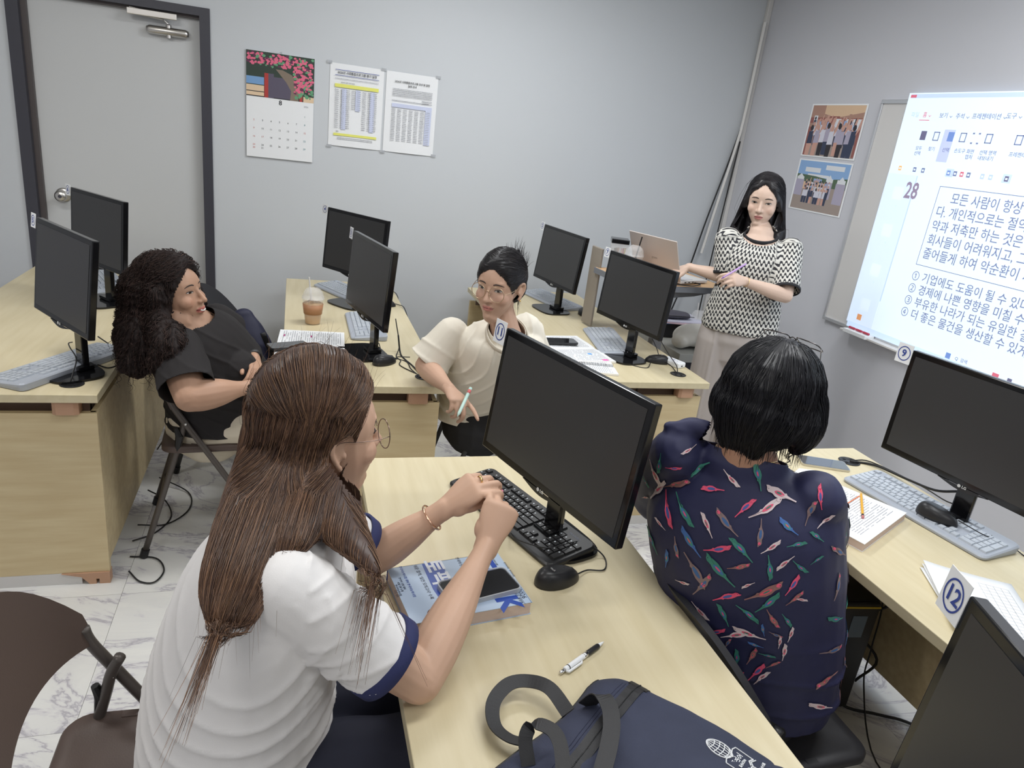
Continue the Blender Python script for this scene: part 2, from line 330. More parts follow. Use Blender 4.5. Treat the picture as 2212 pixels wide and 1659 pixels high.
# ------------------------------------------------------------------ right wall: photographs, whiteboard, projection
def rw(y, z, off=.002): return basis((XR-off, y, z), (0, -1, 0), (0, 0, 1), (-1, 0, 0))   # x right as seen from room, y up, z out
def photo(yc, zc, w_, h_, label, items, mats):
    t = thing('photograph', label, 'photograph'); t.matrix_world = rw(yc, zc)
    ob('photo_paper', MB().box(-w_/2, w_/2, -h_/2, h_/2, 0, .0012).mesh('paper', M_white), t)
    ob('picture_print', poly_mesh(items, mats, .0014), t)
pr_ = random.Random(5)
pm2 = [mat('ph_tan', sr(176, 138, 122), .5), mat('ph_red', sr(150, 92, 86), .5), mat('ph_win', sr(225, 228, 232), .5), mat('ph_floor', sr(164, 150, 142), .5), mat('ph_skin', sr(205, 160, 145), .5),
       mat('ph_navy', sr(58, 66, 90), .5), mat('ph_wht', sr(214, 214, 226), .5), mat('ph_lblue', sr(150, 175, 215), .5), mat('ph_dark', sr(52, 48, 54), .5), mat('ph_green', sr(86, 108, 84), .5), mat('ph_sky', sr(142, 178, 222), .5), mat('ph_lav', sr(176, 170, 190), .5), mat('ph_lit', sr(222, 190, 158), .5)]
def person_blob(x, y, s):
    o = [([(x+.009*s*math.cos(a), y+.055*s+.011*s*math.sin(a)) for a in np.linspace(0, 2*PI, 9)[:-1]], pr_.choice([4, 4, 8])),
         ([(x-.014*s, y-.0*s), (x+.015*s, y), (x+.013*s, y+.045*s), (x-.012*s, y+.043*s)], pr_.choice([6, 7, 6, 11, 5])),
         ([(x-.012*s, y-.045*s), (x+.01*s, y-.045*s), (x+.013*s, y+.002), (x-.013*s, y)], pr_.choice([5, 8, 5, 4]))]
    if pr_.random() < .5: o.append(([(x+.01*s, y+.03*s), (x+.025*s, y+.05*s), (x+.03*s, y+.085*s), (x+.022*s, y+.085*s), (x+.012*s, y+.045*s)], 4))
    return o
it = [(q(-.21, .21, -.135, .135), 0), ([(-.1, .135), (.21, .135), (.21, .1), (.0, .07), (-.1, .09)], 12), (q(-.21, .21, .04, .07), 1), (q(.08, .2, .01, .065), 2), (q(-.18, -.15, 0, .08), 2), (q(.0, .05, .02, .065), 2), (q(.1, .12, 0, .09), 0), (q(-.05, .03, .07, .078), 1), (q(-.21, .21, -.135, -.03), 3), (q(-.21, -.17, -.135, .02), 1), (q(.19, .21, -.13, .03), 1)]
for r in range(3):
    for i in range(9): it += person_blob(-.17+i*.042+pr_.uniform(-.01, .01), .015-r*.04+pr_.uniform(-.008, .008), .85+.35*r)
it = [([(max(-.213, min(.213, x)), max(-.136, min(.136, y))) for x, y in p], mi) for p, mi in it]
photo(3.506, 1.872, .445, .285, 'framed group photograph with raised arms, upper one beside the whiteboard', it, pm2)
it = [(q(-.21, .21, -.135, .135), 3), (q(-.21, .21, .03, .135), 10), (q(-.15, -.02, .075, .1), 2), (q(.02, .17, .095, .12), 2), (q(-.12, .06, .05, .065), 2), ([(-.21, .0), (.21, .0), (.21, .06), (.06, .045), (-.05, .055), (-.21, .06)], 9), (q(-.06, .01, .025, .042), 7),
      (q(-.21, -.14, -.06, .03), 11), (q(-.205, -.145, .03, .045), 2), (q(.13, .205, -.08, .03), 11), (q(.135, .2, .03, .05), 2), (q(.04, .1, -.06, .03), 11), (q(.045, .1, .03, .05), 2), ([(.055, .05), (.09, .05), (.07, .07)], 2), ([(.15, .05), (.19, .05), (.17, .068)], 2), ([(-.2, .045), (-.15, .045), (-.175, .062)], 2), (q(-.14, .04, -.02, .02), 12)]
for r in range(3):
    for i in range(9): it += person_blob(-.12+i*.024+pr_.uniform(-.006, .006), -.005-r*.028, .6+.1*r)
photo(3.502, 1.572, .445, .285, 'group photograph under a blue sky, lower one beside the whiteboard', it, pm2)

wb = thing('whiteboard', 'aluminium framed whiteboard on the right wall behind the projection', 'whiteboard')
BW, BH, BT = 2.4, 1.14, 2.03
wb.matrix_world = rw(3.178-BW/2, BT-BH/2, 0)
ob('board_surface', MB().box(-BW/2+.012, BW/2-.012, -BH/2+.012, BH/2-.012, 0, .018).mesh('surf', mat('whiteboard_enamel', sr(212, 210, 208), .25)), wb)
for a in ((-BW/2, BW/2, BH/2-.018, BH/2), (-BW/2, BW/2, -BH/2, -BH/2+.018), (-BW/2, -BW/2+.014, -BH/2+.018, BH/2-.018), (BW/2-.014, BW/2, -BH/2+.018, BH/2-.018)):
    ob('board_frame', MB().box(*a, 0, .027).mesh('fr', mat('aluminium', (.72, .73, .75), .35, 1)), wb, bevel=.002)
ob('pen_tray', MB().box(-BW/2+.2, BW/2-.2, -BH/2-.006, -BH/2+.004, .027, .075).mesh('tray', M_trunk), wb, bevel=.002)
tr = thing('marker_tray', 'small clear tray of red markers under the whiteboard', 'tray'); tr.matrix_world = rw(2.86, .905, 0)
ob('tray_body', MB().box(-.08, .08, -.02, .0, .03, .09).mesh('tb', M_white), tr, bevel=.003)
for i in range(3): k = thing('board_marker', 'red capped marker on the tray under the whiteboard', 'marker', (XR-.06, 2.91-.05*i, .912), group='markers under the whiteboard', me=MB().tube([(0, -.02, 0), (0, .02, 0)], .006, 8).mesh('mk', mat('marker_red', sr(190, 60, 80), .4)))

# projected picture: light from the projector, the surface itself is what glows
PW, PH = 2.2, 1.165
pj = thing('projected_picture', 'bright projected document page with Korean text on the whiteboard', 'projection')
pj.matrix_world = rw(3.003-PW/2, 2.058-PH/2, .030)
def em(name, c, s=1.0): return mat(name, c, .6, emit=(c, s))
PE = .55
m = MB(); P = []
# slight keystone: left edge leans
m.add([(-PW/2-.0, PH/2, 0), (-PW/2+.026, -PH/2+.02, 0), (PW/2, -PH/2, 0), (PW/2, PH/2, 0)], [(0, 1, 2, 3)])
pj_m = mat('projection_white', sr(214, 230, 244), .6, emit=(sr(218, 232, 246), PE))
ob('page_light', m.mesh('pl', pj_m), pj)
E_ink = em('proj_ink', sr(118, 128, 168), .34); E_soft = em('proj_soft', sr(182, 198, 226), .45); E_blu = em('proj_blue', sr(120, 150, 215), .3); E_red = em('proj_red', sr(215, 110, 130), .35); E_bar = em('proj_bar', sr(196, 214, 240), .42); E_dk = em('proj_dark', sr(110, 108, 140), .3)
def pt(body, size, m, yy, zz_, **k):     # place by wall coordinates y,z
    return ob('projected_text', text_mesh(body, size, m, align='LEFT', **k), pj, ((3.003-PW/2)-yy, zz_-(2.058-PH/2), .0012))
def pbox(y0, y1, z0, z1, m, n='projected_shape', o=.0006):
    return ob(n, MB().box((3.003-PW/2)-y0, (3.003-PW/2)-y1, z0-(2.058-PH/2), z1-(2.058-PH/2), o-.0003, o).mesh(n, m), pj)
for s, y, u in (('파일', 2.955, 1.96), ('홈 ⌄', 2.885, 1.96), ('보기 ⌄', 2.79, 1.958), ('주석 ⌄', 2.70, 1.956), ('프레젠테이션 ⌄', 2.615, 1.957), ('도구 ⌄', 2.45, 1.96)):
    pt(s, .026, E_soft if s[0] == '파' else (E_red if s[0] == '홈' else E_ink), y, u)
pbox(2.90, 2.84, 1.936, 1.939, E_red)
pbox(2.99, 1.0, 2.035, 2.053, E_bar); pbox(2.99, 2.955, 2.037, 2.05, E_red, o=.0009)
ic = [(2.86, '모두\n선택'), (2.785, '찾기'), (2.705, '선택'), (2.64, '손도구'), (2.575, '화면\n캡처'), (2.51, '선택 영역\n내보내기'), (2.37, '프레젠테이션'), (2.25, '쪽\n보기')]
for y, s in ic:
    for li, s_ in enumerate(s.split('\n')): pt(s_, .021, E_ink, y+.012, 1.812-.023*li)
pbox(2.735, 2.675, 1.76, 1.9, em('proj_sel', sr(196, 206, 240), .38))
for k, (y, s) in enumerate(ic):
    c = y-.012
    if k in (0, 2): pbox(c+.016, c-.016, 1.85, 1.89, E_dk if k == 0 else E_blu, o=.001)
    elif k == 4:
        for a, b_ in ((c+.02, 1.885), (c-.01, 1.885), (c+.02, 1.845), (c-.01, 1.845)): pbox(a, a-.01, b_, b_+.006, E_ink, o=.001)
    else:
        pbox(c+.016, c-.016, 1.885, 1.889, E_ink, o=.001); pbox(c+.016, c-.016, 1.85, 1.854, E_ink, o=.001); pbox(c+.016, c+.012, 1.85, 1.889, E_ink, o=.001); pbox(c-.012, c-.016, 1.85, 1.889, E_ink, o=.001)
for y, mt in ((2.93, em('proj_orange', sr(240, 190, 120), .35)), (2.84, E_ink), (2.79, E_ink), (2.645, E_blu), (2.61, E_ink), (2.575, E_red), (2.54, E_ink), (2.47, E_soft), (2.43, E_soft), (2.355, E_dk)):
    pbox(y+.009, y-.009, 1.706, 1.727, mt, o=.001); pbox(y+.005, y-.005, 1.712, 1.72, pj_m, o=.0013)
pbox(2.66, 2.62, 1.7, 1.735, E_bar); pbox(2.375, 2.335, 1.7, 1.735, E_bar)
pbox(2.995, 2.815, .93, 1.69, em('proj_panel', sr(208, 224, 246), .54), 'side_panel', .0004)
for z in (1.6, 1.42, 1.22, 1.04): pbox(2.93, 2.87, z-.03, z+.03, pj_m, o=.0006); pt('▫', .02, E_soft, 2.9, z-.06)
pbox(2.815, 2.808, 1.08, 1.69, E_bar); pt('28', .105, em('proj_num', sr(150, 136, 160), .34), 2.86, 1.617, bold=.002, sx=.75)
BX = 2.668
pbox(BX, 1.0, 1.655, 1.6575, E_ink); pbox(BX, BX-.0025, 1.297, 1.6575, E_ink); pbox(BX, 1.0, 1.297, 1.2995, E_ink)
for i, s in enumerate(('모든 사람이 항상 절약만 하는 것은', '다. 개인적으로는 절약하는 것이', '약과 저축만 하는 것은 (        )', '회사들이 어려워지고, 그것은 경제', '줄어들게 하여 악순환이 시작된다')):
    pt(s, .056, E_ink, (2.59 if i == 0 else 2.647), 1.607-i*.0635, sx=.9)
for i, s in enumerate(('① 기업에도 도움이 될 수 있다', '② 경제에 나쁜 영향을 미칠 수 있다', '③ 부유한 나라가 되는 유일한 길이다', '④ 더 좋은 물건을 생산할 수 있게 한다')):
    pt(s, .052, E_ink, 2.672, 1.243-i*.058, sx=.93)
pt('☟', .03, E_soft, 2.37, 1.24)
pbox(2.93, 2.9, .955, .985, em('proj_icon', sr(226, 160, 110), .35), o=.001); pbox(2.985, 1.0, .905, .935, em('proj_task', sr(198, 218, 244), .52), o=.0007)
pbox(2.36, 2.335, .935, .96, E_blu, o=.001); pt('Q  검색', .02, E_ink, 2.31, .948); pbox(2.12, 2.09, .93, .95, E_red, o=.001); pbox(2.05, 2.03, .93, .95, E_dk, o=.001)
# ------------------------------------------------------------------ desks
def desk(label, x0, x1, y0, y1, spacer_x=None):
    t = thing('desk', label, 'desk', ((x0+x1)/2, (y0+y1)/2, 0)); W = (x1-x0)/2; D = (y1-y0)/2
    bx('desk_top', M_wood, -W, W, -D, D, .692, .72, parent=t, bevel=.002)
    for s in (-1, 1):
        y = s*(D-.03)
        bx('end_panel', M_woodv, -W+.01, W-.012, min(y, y-s*.022), max(y, y-s*.022), .045, .645, parent=t, bevel=.0015)
        bx('foot_trim', M_trunk, -W+.02, W-.1, min(y, y-s*.022), max(y, y-s*.022), .0, .045, parent=t)
        for xs in (-W+.06, W-.135):
            poly = [(.0, -.02), (.012, -.028), (.062, -.028), (.075, -.02), (.075, .02), (.062, .028), (.012, .028), (0, .02)]
            ob('spacer_block', MB().prism(poly, .645, .692).mesh('spacer', M_peach), t, (xs, y-s*.011, 0))
        m = MB(); p = [(W-.012, .045), (W-.16, .045), (W-.1, .03), (W-.075, 0), (W-.055, 0), (W-.055, .02), (W-.045, .02), (W-.045, 0), (W-.012, 0)]
        n = len(p); ys = (y-s*.03, y+s*.006)
        m.add([(a, ys[0], b) for a, b in p]+[(a, ys[1], b) for a, b in p], [tuple(range(n)), tuple(range(n, 2*n))[::-1]]+[(i, (i+1) % n, n+(i+1) % n, n+i) for i in range(n)])
        ob('foot', m.mesh('foot', M_peach), t)
        bx('rail', M_brown, -W+.04, W-.04, y-s*.05-.008, y-s*.05+.008, .63, .692, parent=t)
    bx('modesty_panel', M_woodp, W-.035, W-.017, -D+.04, D-.04, .07, .645, parent=t, bevel=.001)
    bx('rail', M_brown, W-.06, W-.04, -D+.06, D-.06, .62, .69, parent=t)
    return t
def grommet(x, y, label):
    g = thing('cable_grommet', label, 'grommet', (x, y, .72), group='desk cable grommets')
    ob('rim', MB().lathe([(.034, .0004), (.036, .002), (.031, .003), (.03, .0012), (.002, .0012)], 28).mesh('rim', M_blk2, True), g)
    m = MB()
    for k in range(4):
        a = k*PI/2+.4; c = V(math.cos(a), math.sin(a), 0)*.018
        m.lathe([(.0005, .0014), (.006, .0016), (.0005, .0017)], 10, c=c)
    ob('cable_slot', m.mesh('slot', mat('slot_black', (.002, .002, .002), .9)), g, kind='stuff'); return g
desk('maple desk against the door wall carrying two monitors, left of the curly haired woman', -1.262, -.582, 2.346, 4.17)
desk('maple desk with the iced coffee cup and an open book on it', -.03, .562, 2.458, 4.19)
desk('maple desk between the woman in cream and the standing teacher', 1.048, 1.77, 2.552, 4.23)
nd = desk('maple desk in front with the blue and white textbook and navy bag', .19, .826, .08, 1.872)
rd = desk('maple desk along the whiteboard wall with pencil and grey keyboard', 1.377, 1.972, .09, 1.89)
grommet(.497, 2.566, 'black cable grommet beside the elbow of the woman in cream')
grommet(-.675, 2.44, 'black cable grommet under the tilted grey keyboard')
grommet(1.67, 2.663, 'black cable grommet by the white router')
grommet(1.86, 1.782, 'black cable grommet beside the phone on the whiteboard wall desk')

# ------------------------------------------------------------------ monitors
def monitor(label, pose, w, h, num, deep=.022, label_sign=True, gloss=True):
    x, y, z, yaw, tilt = pose
    t = thing('monitor', label, 'monitor', (x, y, .72), yaw+PI/2, group='monitors on the desks')
    # local frame: +y local = away from the viewer (screen faces -y local)  after rotation yaw-? ; width along x
    Rt = Matrix.Rotation(-tilt, 4, 'X'); zc = z-.72
    def P(o): o.matrix_basis = Matrix.Translation((0, 0, zc)) @ Rt @ (Matrix.Translation(o.location) @ o.rotation_euler.to_matrix().to_4x4()); return o
    b = .016
    P(ob('bezel', MB().box(-w/2, w/2, 0, deep, -h/2, h/2).mesh('bezel', M_blkgloss), t, bevel=.003))
    P(ob('screen', MB().box(-w/2+b, w/2-b, -.0008, 0, -h/2+b+.004, h/2-b).mesh('screen', M_screen), t))
    P(ob('rear_housing', MB().prism([(-w*.34, deep), (w*.34, deep), (w*.26, deep+.03), (-w*.26, deep+.03)], -h*.36, h*.33).mesh('rear', M_blk), t, bevel=.006))
    ch = MB(); n = 14
    top = [(-.075+.15*i/n, -h/2+.001) for i in range(n+1)]; bot = [(-.075+.15*i/n, -h/2-.012*math.sin(PI*i/n)**1.2) for i in range(n+1)]
    ch.add([(a, -.001, c) for a, c in top+bot]+[(a, deep*.8, c) for a, c in bot], [(i, i+1, n+2+i, n+1+i) for i in range(n)]+[(n+1+i, n+2+i, 2*n+3+i, 2*n+2+i) for i in range(n)])
    c = P(ob('chin', ch.mesh('chin', M_blkgloss), t))
    P(ob('logo', text_mesh('LG', .011, mat('logo_silver', (.6, .6, .6), .4), bold=.0003), t, (.007, -.0022, -h/2+.001), (PI/2, 0, 0)))
    P(ob('logo', MB().lathe([(.0001, 0), (.0048, 0), (.0048, .0006), (.0001, .0006)], 16).mesh('lg', mat('logo_silver', (.6, .6, .6), .4)), t, (-.008, -.0016, -h/2+.001), (PI/2, 0, 0)))
    zt = z-.72
    nk = MB().tube([(0, .045, .012), (0, .047, .06), (0, deep+.014, zt-h*.3)], [.034, .028, .03], 12, sq=(1, .42) if 0 else None)
    ob('neck', MB().prism([(-.03, .032), (.03, .032), (.022, .056), (-.022, .056)], .008, zt-h*.25).mesh('neck', M_blkgloss), t, bevel=.006)
    rr = []
    for k in range(36):
        a = 2*PI*k/36; ca, sa = math.cos(a), math.sin(a); rr.append((.115*math.copysign(abs(ca)**.55, ca), (.052 if w > .52 else -.002)+(.07 if w > .52 else .088)*math.copysign(abs(sa)**.55, sa)))
    ob('base', MB().prism(rr, 0, .009).mesh('base', M_blkgloss), t, bevel=.003)
    ob('base_hub', MB().prism([(-.045, .012), (.045, .012), (.032, .068), (-.032, .068)], .009, .024).mesh('hub', M_blkgloss), t, bevel=.005)
    # number card clipped to the top left corner
    sw = .05 if w > .52 else .04; sx, sz = -w/2-sw*.42, h/2-sw*.35
    P(ob('number_card', MB().box(-sw/2, sw/2, -.0015, -.0005, -sw*.6, sw*.6).mesh('card', M_white), t, (sx, -.001, sz)))
    ring = MB(); n = 28
    for r0, r1 in ((sw*.36, sw*.41),):
        ring.add([(r*math.cos(2*PI*i/n), -.0022, r*1.1*math.sin(2*PI*i/n)) for r in (r0, r1) for i in range(n)], [(i, (i+1) % n, n+(i+1) % n, n+i) for i in range(n)])
    P(ob('printed_ring', ring.mesh('ring', M_blue), t, (sx, -.001, sz)))
    if num: P(ob('number', text_mesh(num, sw*.62, M_blue, bold=.0006, sx=.8), t, (sx, -.0035, sz), (PI/2, 0, 0)))
    return t
D = math.radians
yw = lambda deg: D(deg)-PI   # calibrated yaw -> z rotation so the screen faces (-cos,-sin)
def mon(label, p, yaw, tilt, w, h, num): return monitor(label, (p[0], p[1], p[2], D(yaw)-PI, D(tilt)), w, h, num)
def mon(label, p, yaw, tilt, w, h, num): return monitor(label, (p[0], p[1], p[2], D(yaw)-PI, D(tilt)), w, h, num)
mon('large black monitor with number card 11 in front of the woman in the white T-shirt', (.586, 1.397, 1.025), 17.2, 6, .54, .325, '11')
mon('large black monitor with number card 9 against the whiteboard wall', (1.842, 1.352, 1.017), 9.6, 1, .54, .325, '9')
mon('large black monitor with number card 12 cut off by the bottom right of the photo', (.685, .275, 1.03), -21.1, 3, .54, .325, '12')
mon('black monitor directly behind the curly haired woman, nearer of two on that desk', (-.709, 2.555, 1.046), 34.4, 6.5, .44, .31, '5')
mon('black monitor in front of the door knob', (-.815, 3.478, 1.04), 39.1, 4, .44, .31, '6')
mon('black monitor at the far end of the desk with the coffee cup', (.293, 3.646, 1.03), 37.1, 4.9, .44, .31, '4')
mon('black monitor seen almost edge-on beside the coffee cup', (.289, 2.844, 1.034), 13.7, 4.3, .47, .31, '3')
mon('black monitor by the door wall, left of the teacher\'s tilted table', (1.43, 3.74, 1.024), 10.5, 6.5, .46, .31, '2')
mon('black monitor with card 7 standing in front of the open white laptop', (1.495, 2.891, 1.028), 12.3, 4.7, .48, .31, '7')

# ------------------------------------------------------------------ keyboards
def key_layout():
    K = []; u = 1.0
    def row(y, ks, x=0):
        for k_ in ks:
            if k_ > 0: K.append((x, y, k_))
            x += abs(k_)
    row(5.4, [1, -1, 1, 1, 1, 1, -.5, 1, 1, 1, 1, -.5, 1, 1, 1, 1, -.25, 1, 1, 1, -.25])
    row(4, [1]*13+[2, -.25, 1, 1, 1, -.25, 1, 1, 1, 1]); row(3, [1.5]+[1]*12+[1.5, -.25, 1, 1, 1, -.25, 1, 1, 1])
    row(2, [1.75]+[1]*11+[2.25, -3.5, 1, 1, 1]); row(1, [2.25]+[1]*10+[2.75, -1.25, 1, -1.25, 1, 1, 1])
    row(0, [1.25, 1.25, 1.25, 5, 1.1, 1.1, 1.1, 1.25, 1.7, -.25, 1, 1, 1, -.25, 2, 1])
    K.append((21.5, 2, 1, 2)); K.append((21.5, 0, 1, 2)); return K
KL = key_layout(); _km = {}
def key_mesh(wd, dp, m, mark):
    k = (round(wd, 4), round(dp, 4), m.name, mark)
    if k not in _km:
        g = MB(); h = .006; i = .0016
        a = [(0, 0), (wd, 0), (wd, dp), (0, dp)]; b = [(i, i), (wd-i, i), (wd-i, dp-i*.8), (i, dp-i*.8)]
        g.add([(x, y, 0) for x, y in a]+[(x, y, h) for x, y in b], [(0, 1, 5, 4), (1, 2, 6, 5), (2, 3, 7, 6), (3, 0, 4, 7), (4, 5, 6, 7)])
        if mark: g.add([(x, y, h+.0002) for x, y in ((i+.002, dp-.0085), (i+.0055, dp-.0085), (i+.0055, dp-.0045), (i+.002, dp-.0045))], [(0, 1, 2, 3)], 1)
        _km[k] = g.mesh('key', [m, mat('key_legend', sr(205, 210, 215) if m is M_kblack or 'black' in m.name else sr(90, 95, 110), .6)])
    return _km[k]
def keyboard(label, c, ang, Lg, Dp, body, keym, single=True, z=.72, brand=None, group='keyboards on the desks'):
    t = thing('keyboard', label, 'keyboard', (c[0], c[1], z), D(ang), group=group)
    hb, hf = .027, .013; W, d = Lg/2, Dp/2
    g = MB(); cr_ = .018; pts = []
    for sx, sy, a0 in ((1, 1, 0), (-1, 1, 90), (-1, -1, 180), (1, -1, 270)):
        for k in range(5):
            a = D(a0+k*22.5); pts.append((sx*(W-cr_)+cr_*math.cos(a), sy*(d-cr_)+cr_*math.sin(a)))
    zt = lambda y: hf+(hb-hf)*(y+d)/Dp
    n = len(pts); e = .004
    rings = [[(x*.99, y*.985, .002) for x, y in pts], [(x, y, zt(y)*.55) for x, y in pts], [(x, y, zt(y)-e) for x, y in pts], [(x-e*math.copysign(1, x), y-e*math.copysign(1, y), zt(y)) for x, y in pts]]
    vs = [p for r in rings for p in r]
    g.add(vs, [(r*n+i, r*n+(i+1) % n, (r+1)*n+(i+1) % n, (r+1)*n+i) for r in range(3) for i in range(n)]+[tuple(range(n))[::-1], tuple(3*n+i for i in range(n))])
    ob('case', g.mesh('case', body), t)
    u = (Lg-.022)/22.5; v = (Dp-.038)/6.4; sl = math.atan((hb-hf)/Dp)
    x0, y0 = -W+.011, -d+.022
    allk = MB()
    for kk in KL:
        x, y, wd = kk[:3]; hh = kk[3] if len(kk) > 3 else 1
        me = key_mesh(wd*u-.0009, hh*v-.0012, keym, True)
        px_, py_ = x0+x*u, y0+y*v
        if single: ob('key', me, t, (px_, py_, zt(py_)-.0006), (sl, 0, 0))
        else:
            M = Matrix.Translation((px_, py_, zt(py_)-.0006)) @ Matrix.Rotation(sl, 4, 'X')
            o_ = len(allk.v); allk.v += [tuple(M @ w_.co) for w_ in me.vertices]; allk.f += [tuple(i+o_ for i in p_.vertices) for p_ in me.polygons]; allk.m += [p_.material_index for p_ in me.polygons]
    if not single: ob('keys', allk.mesh('keys', [keym, mat('key_legend2', sr(90, 95, 110), .6)]), t, kind='stuff')
    if brand: ob('lettering', text_mesh(brand, .009, M_grayprint), t, (x0+18*u+2*u, y0+5.9*v, zt(y0+5.9*v)+.0006), (sl, 0, 0))
    m_ = MB()
    for k in range(3): m_.lathe([(.0001, 0), (.002, .0004), (.0001, .0006)], 8, c=(x0+(19+k*1.1)*u, y0+5.9*v, zt(y0+5.6*v)))
    ob('status_lights', m_.mesh('led', M_grayprint), t, kind='stuff')
    return t
keyboard('black keyboard in front of monitor 11 under the clasped hands', (.565, 1.512), -70, .45, .15, M_kblack, mat('black_keys', (.022, .022, .023), .4), brand='TRASNBO')
keyboard('grey keyboard with a black mouse resting on it, under monitor 9', (1.832, 1.43), -81.5, .475, .165, M_kgrey, M_kgrey2)
keyboard('grey keyboard tilted over the cable grommet behind the curly haired woman', (-.745, 2.605), -107.5+360-12, .47, .165, M_kgrey, M_kgrey2)
keyboard('grey keyboard under monitor 7 beside the router', (1.515, 3.12), -100, .44, .165, M_kgrey, M_kgrey2)
keyboard('grey keyboard at the far end of the desk of the woman in cream', (1.505, 3.96), -75, .45, .16, M_kgrey, M_kgrey2, single=False)
keyboard('grey keyboard beside the edge-on monitor and the open book', (.33, 3.235), -90, .43, .16, M_kgrey, M_kgrey2)
keyboard('grey keyboard at the wall end of the desk with the coffee cup', (.285, 3.87), -62, .44, .16, M_kgrey, M_kgrey2, single=False)
keyboard('grey keyboard half hidden behind the two monitors near the door', (-.885, 3.83), -68, .44, .16, M_kgrey, M_kgrey2, single=False)

# ------------------------------------------------------------------ mice
def mouse(label, c, ang, z=.72, brand=True, tail=None):
    t = thing('computer_mouse', label, 'mouse', (c[0], c[1], z), D(ang), group='black mice')
    n, k = 28, 9; P = []
    L_, Wd, Hh = .057, .031, .036
    for i in range(k+1):
        s = i/k; zz = Hh*math.sin(s*PI/2); f = math.cos(s*PI/2)**.55; ring = []
        for j in range(n):
            a = 2*PI*j/n; x = L_*f*math.cos(a); y = Wd*f*math.sin(a)*(1-.12*math.cos(a)); ring.append((x-.004*s, y, max(.001, zz*(1-.22*(x/L_))*(1 if i else 0)+.001)))
        P += ring
    fs = [(i*n+j, i*n+(j+1) % n, (i+1)*n+(j+1) % n, (i+1)*n+j) for i in range(k) for j in range(n)]
    g = MB().add(P, fs+[tuple(range(n))[::-1]])
    ob('shell', g.mesh('shell', M_blk2, True), t)
    ob('wheel', MB().tube([(.034, -.003, .021), (.034, .003, .021)], .008, 14).mesh('wheel', M_blk), t)
    ob('button_gap', MB().tube([(.053, 0, .008), (.045, 0, .0195), (.03, 0, .029), (.012, 0, .0345)], .0006, 5).mesh('gap', mat('slot_black', (0, 0, 0), .9)), t)
    if brand: ob('lettering', text_mesh('logitech', .009, mat('logo_grey', (.5, .5, .5), .4)), t, (-.02, 0, .0392), (0, D(-8), -PI/2))
    if tail: cable([(.055, 0, .008)]+tail, '', .0018, parent=t, name='mouse_cord')
    return t
mouse('black mouse below the black keyboard and beside the textbook', (.578, 1.236), 12, tail=[(.09, .01, .004), (.13, .0, .003), (.16, .04, .003), (.14, .07, .02), (.11, .1, .015)])
mouse('black mouse resting on the grey keyboard of monitor 9', (1.812, 1.372), -62, .742, brand=False)
mouse('black mouse on the desk with the open book, near the grommet', (.362, 2.722), 35, tail=[(.075, .01, .004), (.1, .03, .003), (.14, .0, .003)])
mouse('black mouse at the far edge of the coffee cup desk', (.47, 3.66), 0)
mouse('small black mouse at the wall end of the cream top woman\'s desk', (1.605, 3.665), -100)
mouse('black mouse beside the white router', (1.645, 2.83), 160)

# ------------------------------------------------------------------ router, phones, books
t = thing('wifi_router', 'white plastic router on the corner of the middle desk', 'router', (1.715, 2.80, .72), D(-68))
ob('case', MB().box(-.055, .055, -.028, .028, 0, .026).mesh('case', M_white), t, bevel=.007)
ob('lettering', text_mesh('·  LTE  ▪', .016, M_blue), t, (.0, 0, .0265)); ob('port', MB().box(.0545, .0555, -.006, .004, .008, .014).mesh('port', M_blk), t)
def phone(label, c, ang, z, l=.155, wd=.075, case=M_silver, glass=None, clear=False):
    t = thing('smartphone', label, 'phone', (c[0], c[1], z), D(ang), group='phones on the desks')
    def rr(L_, W_, r):
        o = []
        for sx, sy, a0 in ((1, 1, 0), (-1, 1, 90), (-1, -1, 180), (1, -1, 270)):
            for k in range(7): a = D(a0+k*15); o.append((sx*(L_/2-r)+r*math.cos(a), sy*(W_/2-r)+r*math.sin(a)))
        return o
    ob('body', MB().prism(rr(l, wd, .011), 0, .0082).mesh('body', case), t, bevel=.001)
    ob('screen_glass', MB().prism(rr(l-.005, wd-.005, .009), .0078, .0086).mesh('glass', glass or mat('phone_glass', (.012, .013, .016), .06, coat=1)), t)
    if clear:
        m = MB(); o1, o2 = rr(l+.006, wd+.006, .014), rr(l+.0005, wd+.0005, .011); n = len(o1)
        m.add([(x, y, 0) for x, y in o1]+[(x, y, .0105) for x, y in o1]+[(x, y, .0105) for x, y in o2]+[(x, y, 0) for x, y in o2], [(i, (i+1) % n, n+(i+1) % n, n+i) for i in range(n)]+[(n+i, n+(i+1) % n, 2*n+(i+1) % n, 2*n+i) for i in range(n)]+[(2*n+i, 2*n+(i+1) % n, 3*n+(i+1) % n, 3*n+i) for i in range(n)])
        ob('clear_case', m.mesh('case', mat('case_clear', (.8, .82, .84), .12, alpha=.5)), t)
    else: ob('side_button', MB().box(.01, .03, wd/2-.0005, wd/2+.0008, .003, .0055).mesh('btn', M_silver), t)
    return t
phone('smartphone in a clear case lying on the blue and white textbook', (.383, 1.19), 14, .7506, .158, .078, M_blk2, clear=True)
phone('silver smartphone at the far end of the whiteboard wall desk', (1.735, 1.765), -22, .72, .16, .076)
phone('dark smartphone on the papers beside the woman in cream', (1.232, 3.05), 0, .738, .17, .08, M_blk2)
phone('dark smartphone on the open book behind the brown hair', (-.01, 2.84), 20, .742, .155, .074, M_blk2)

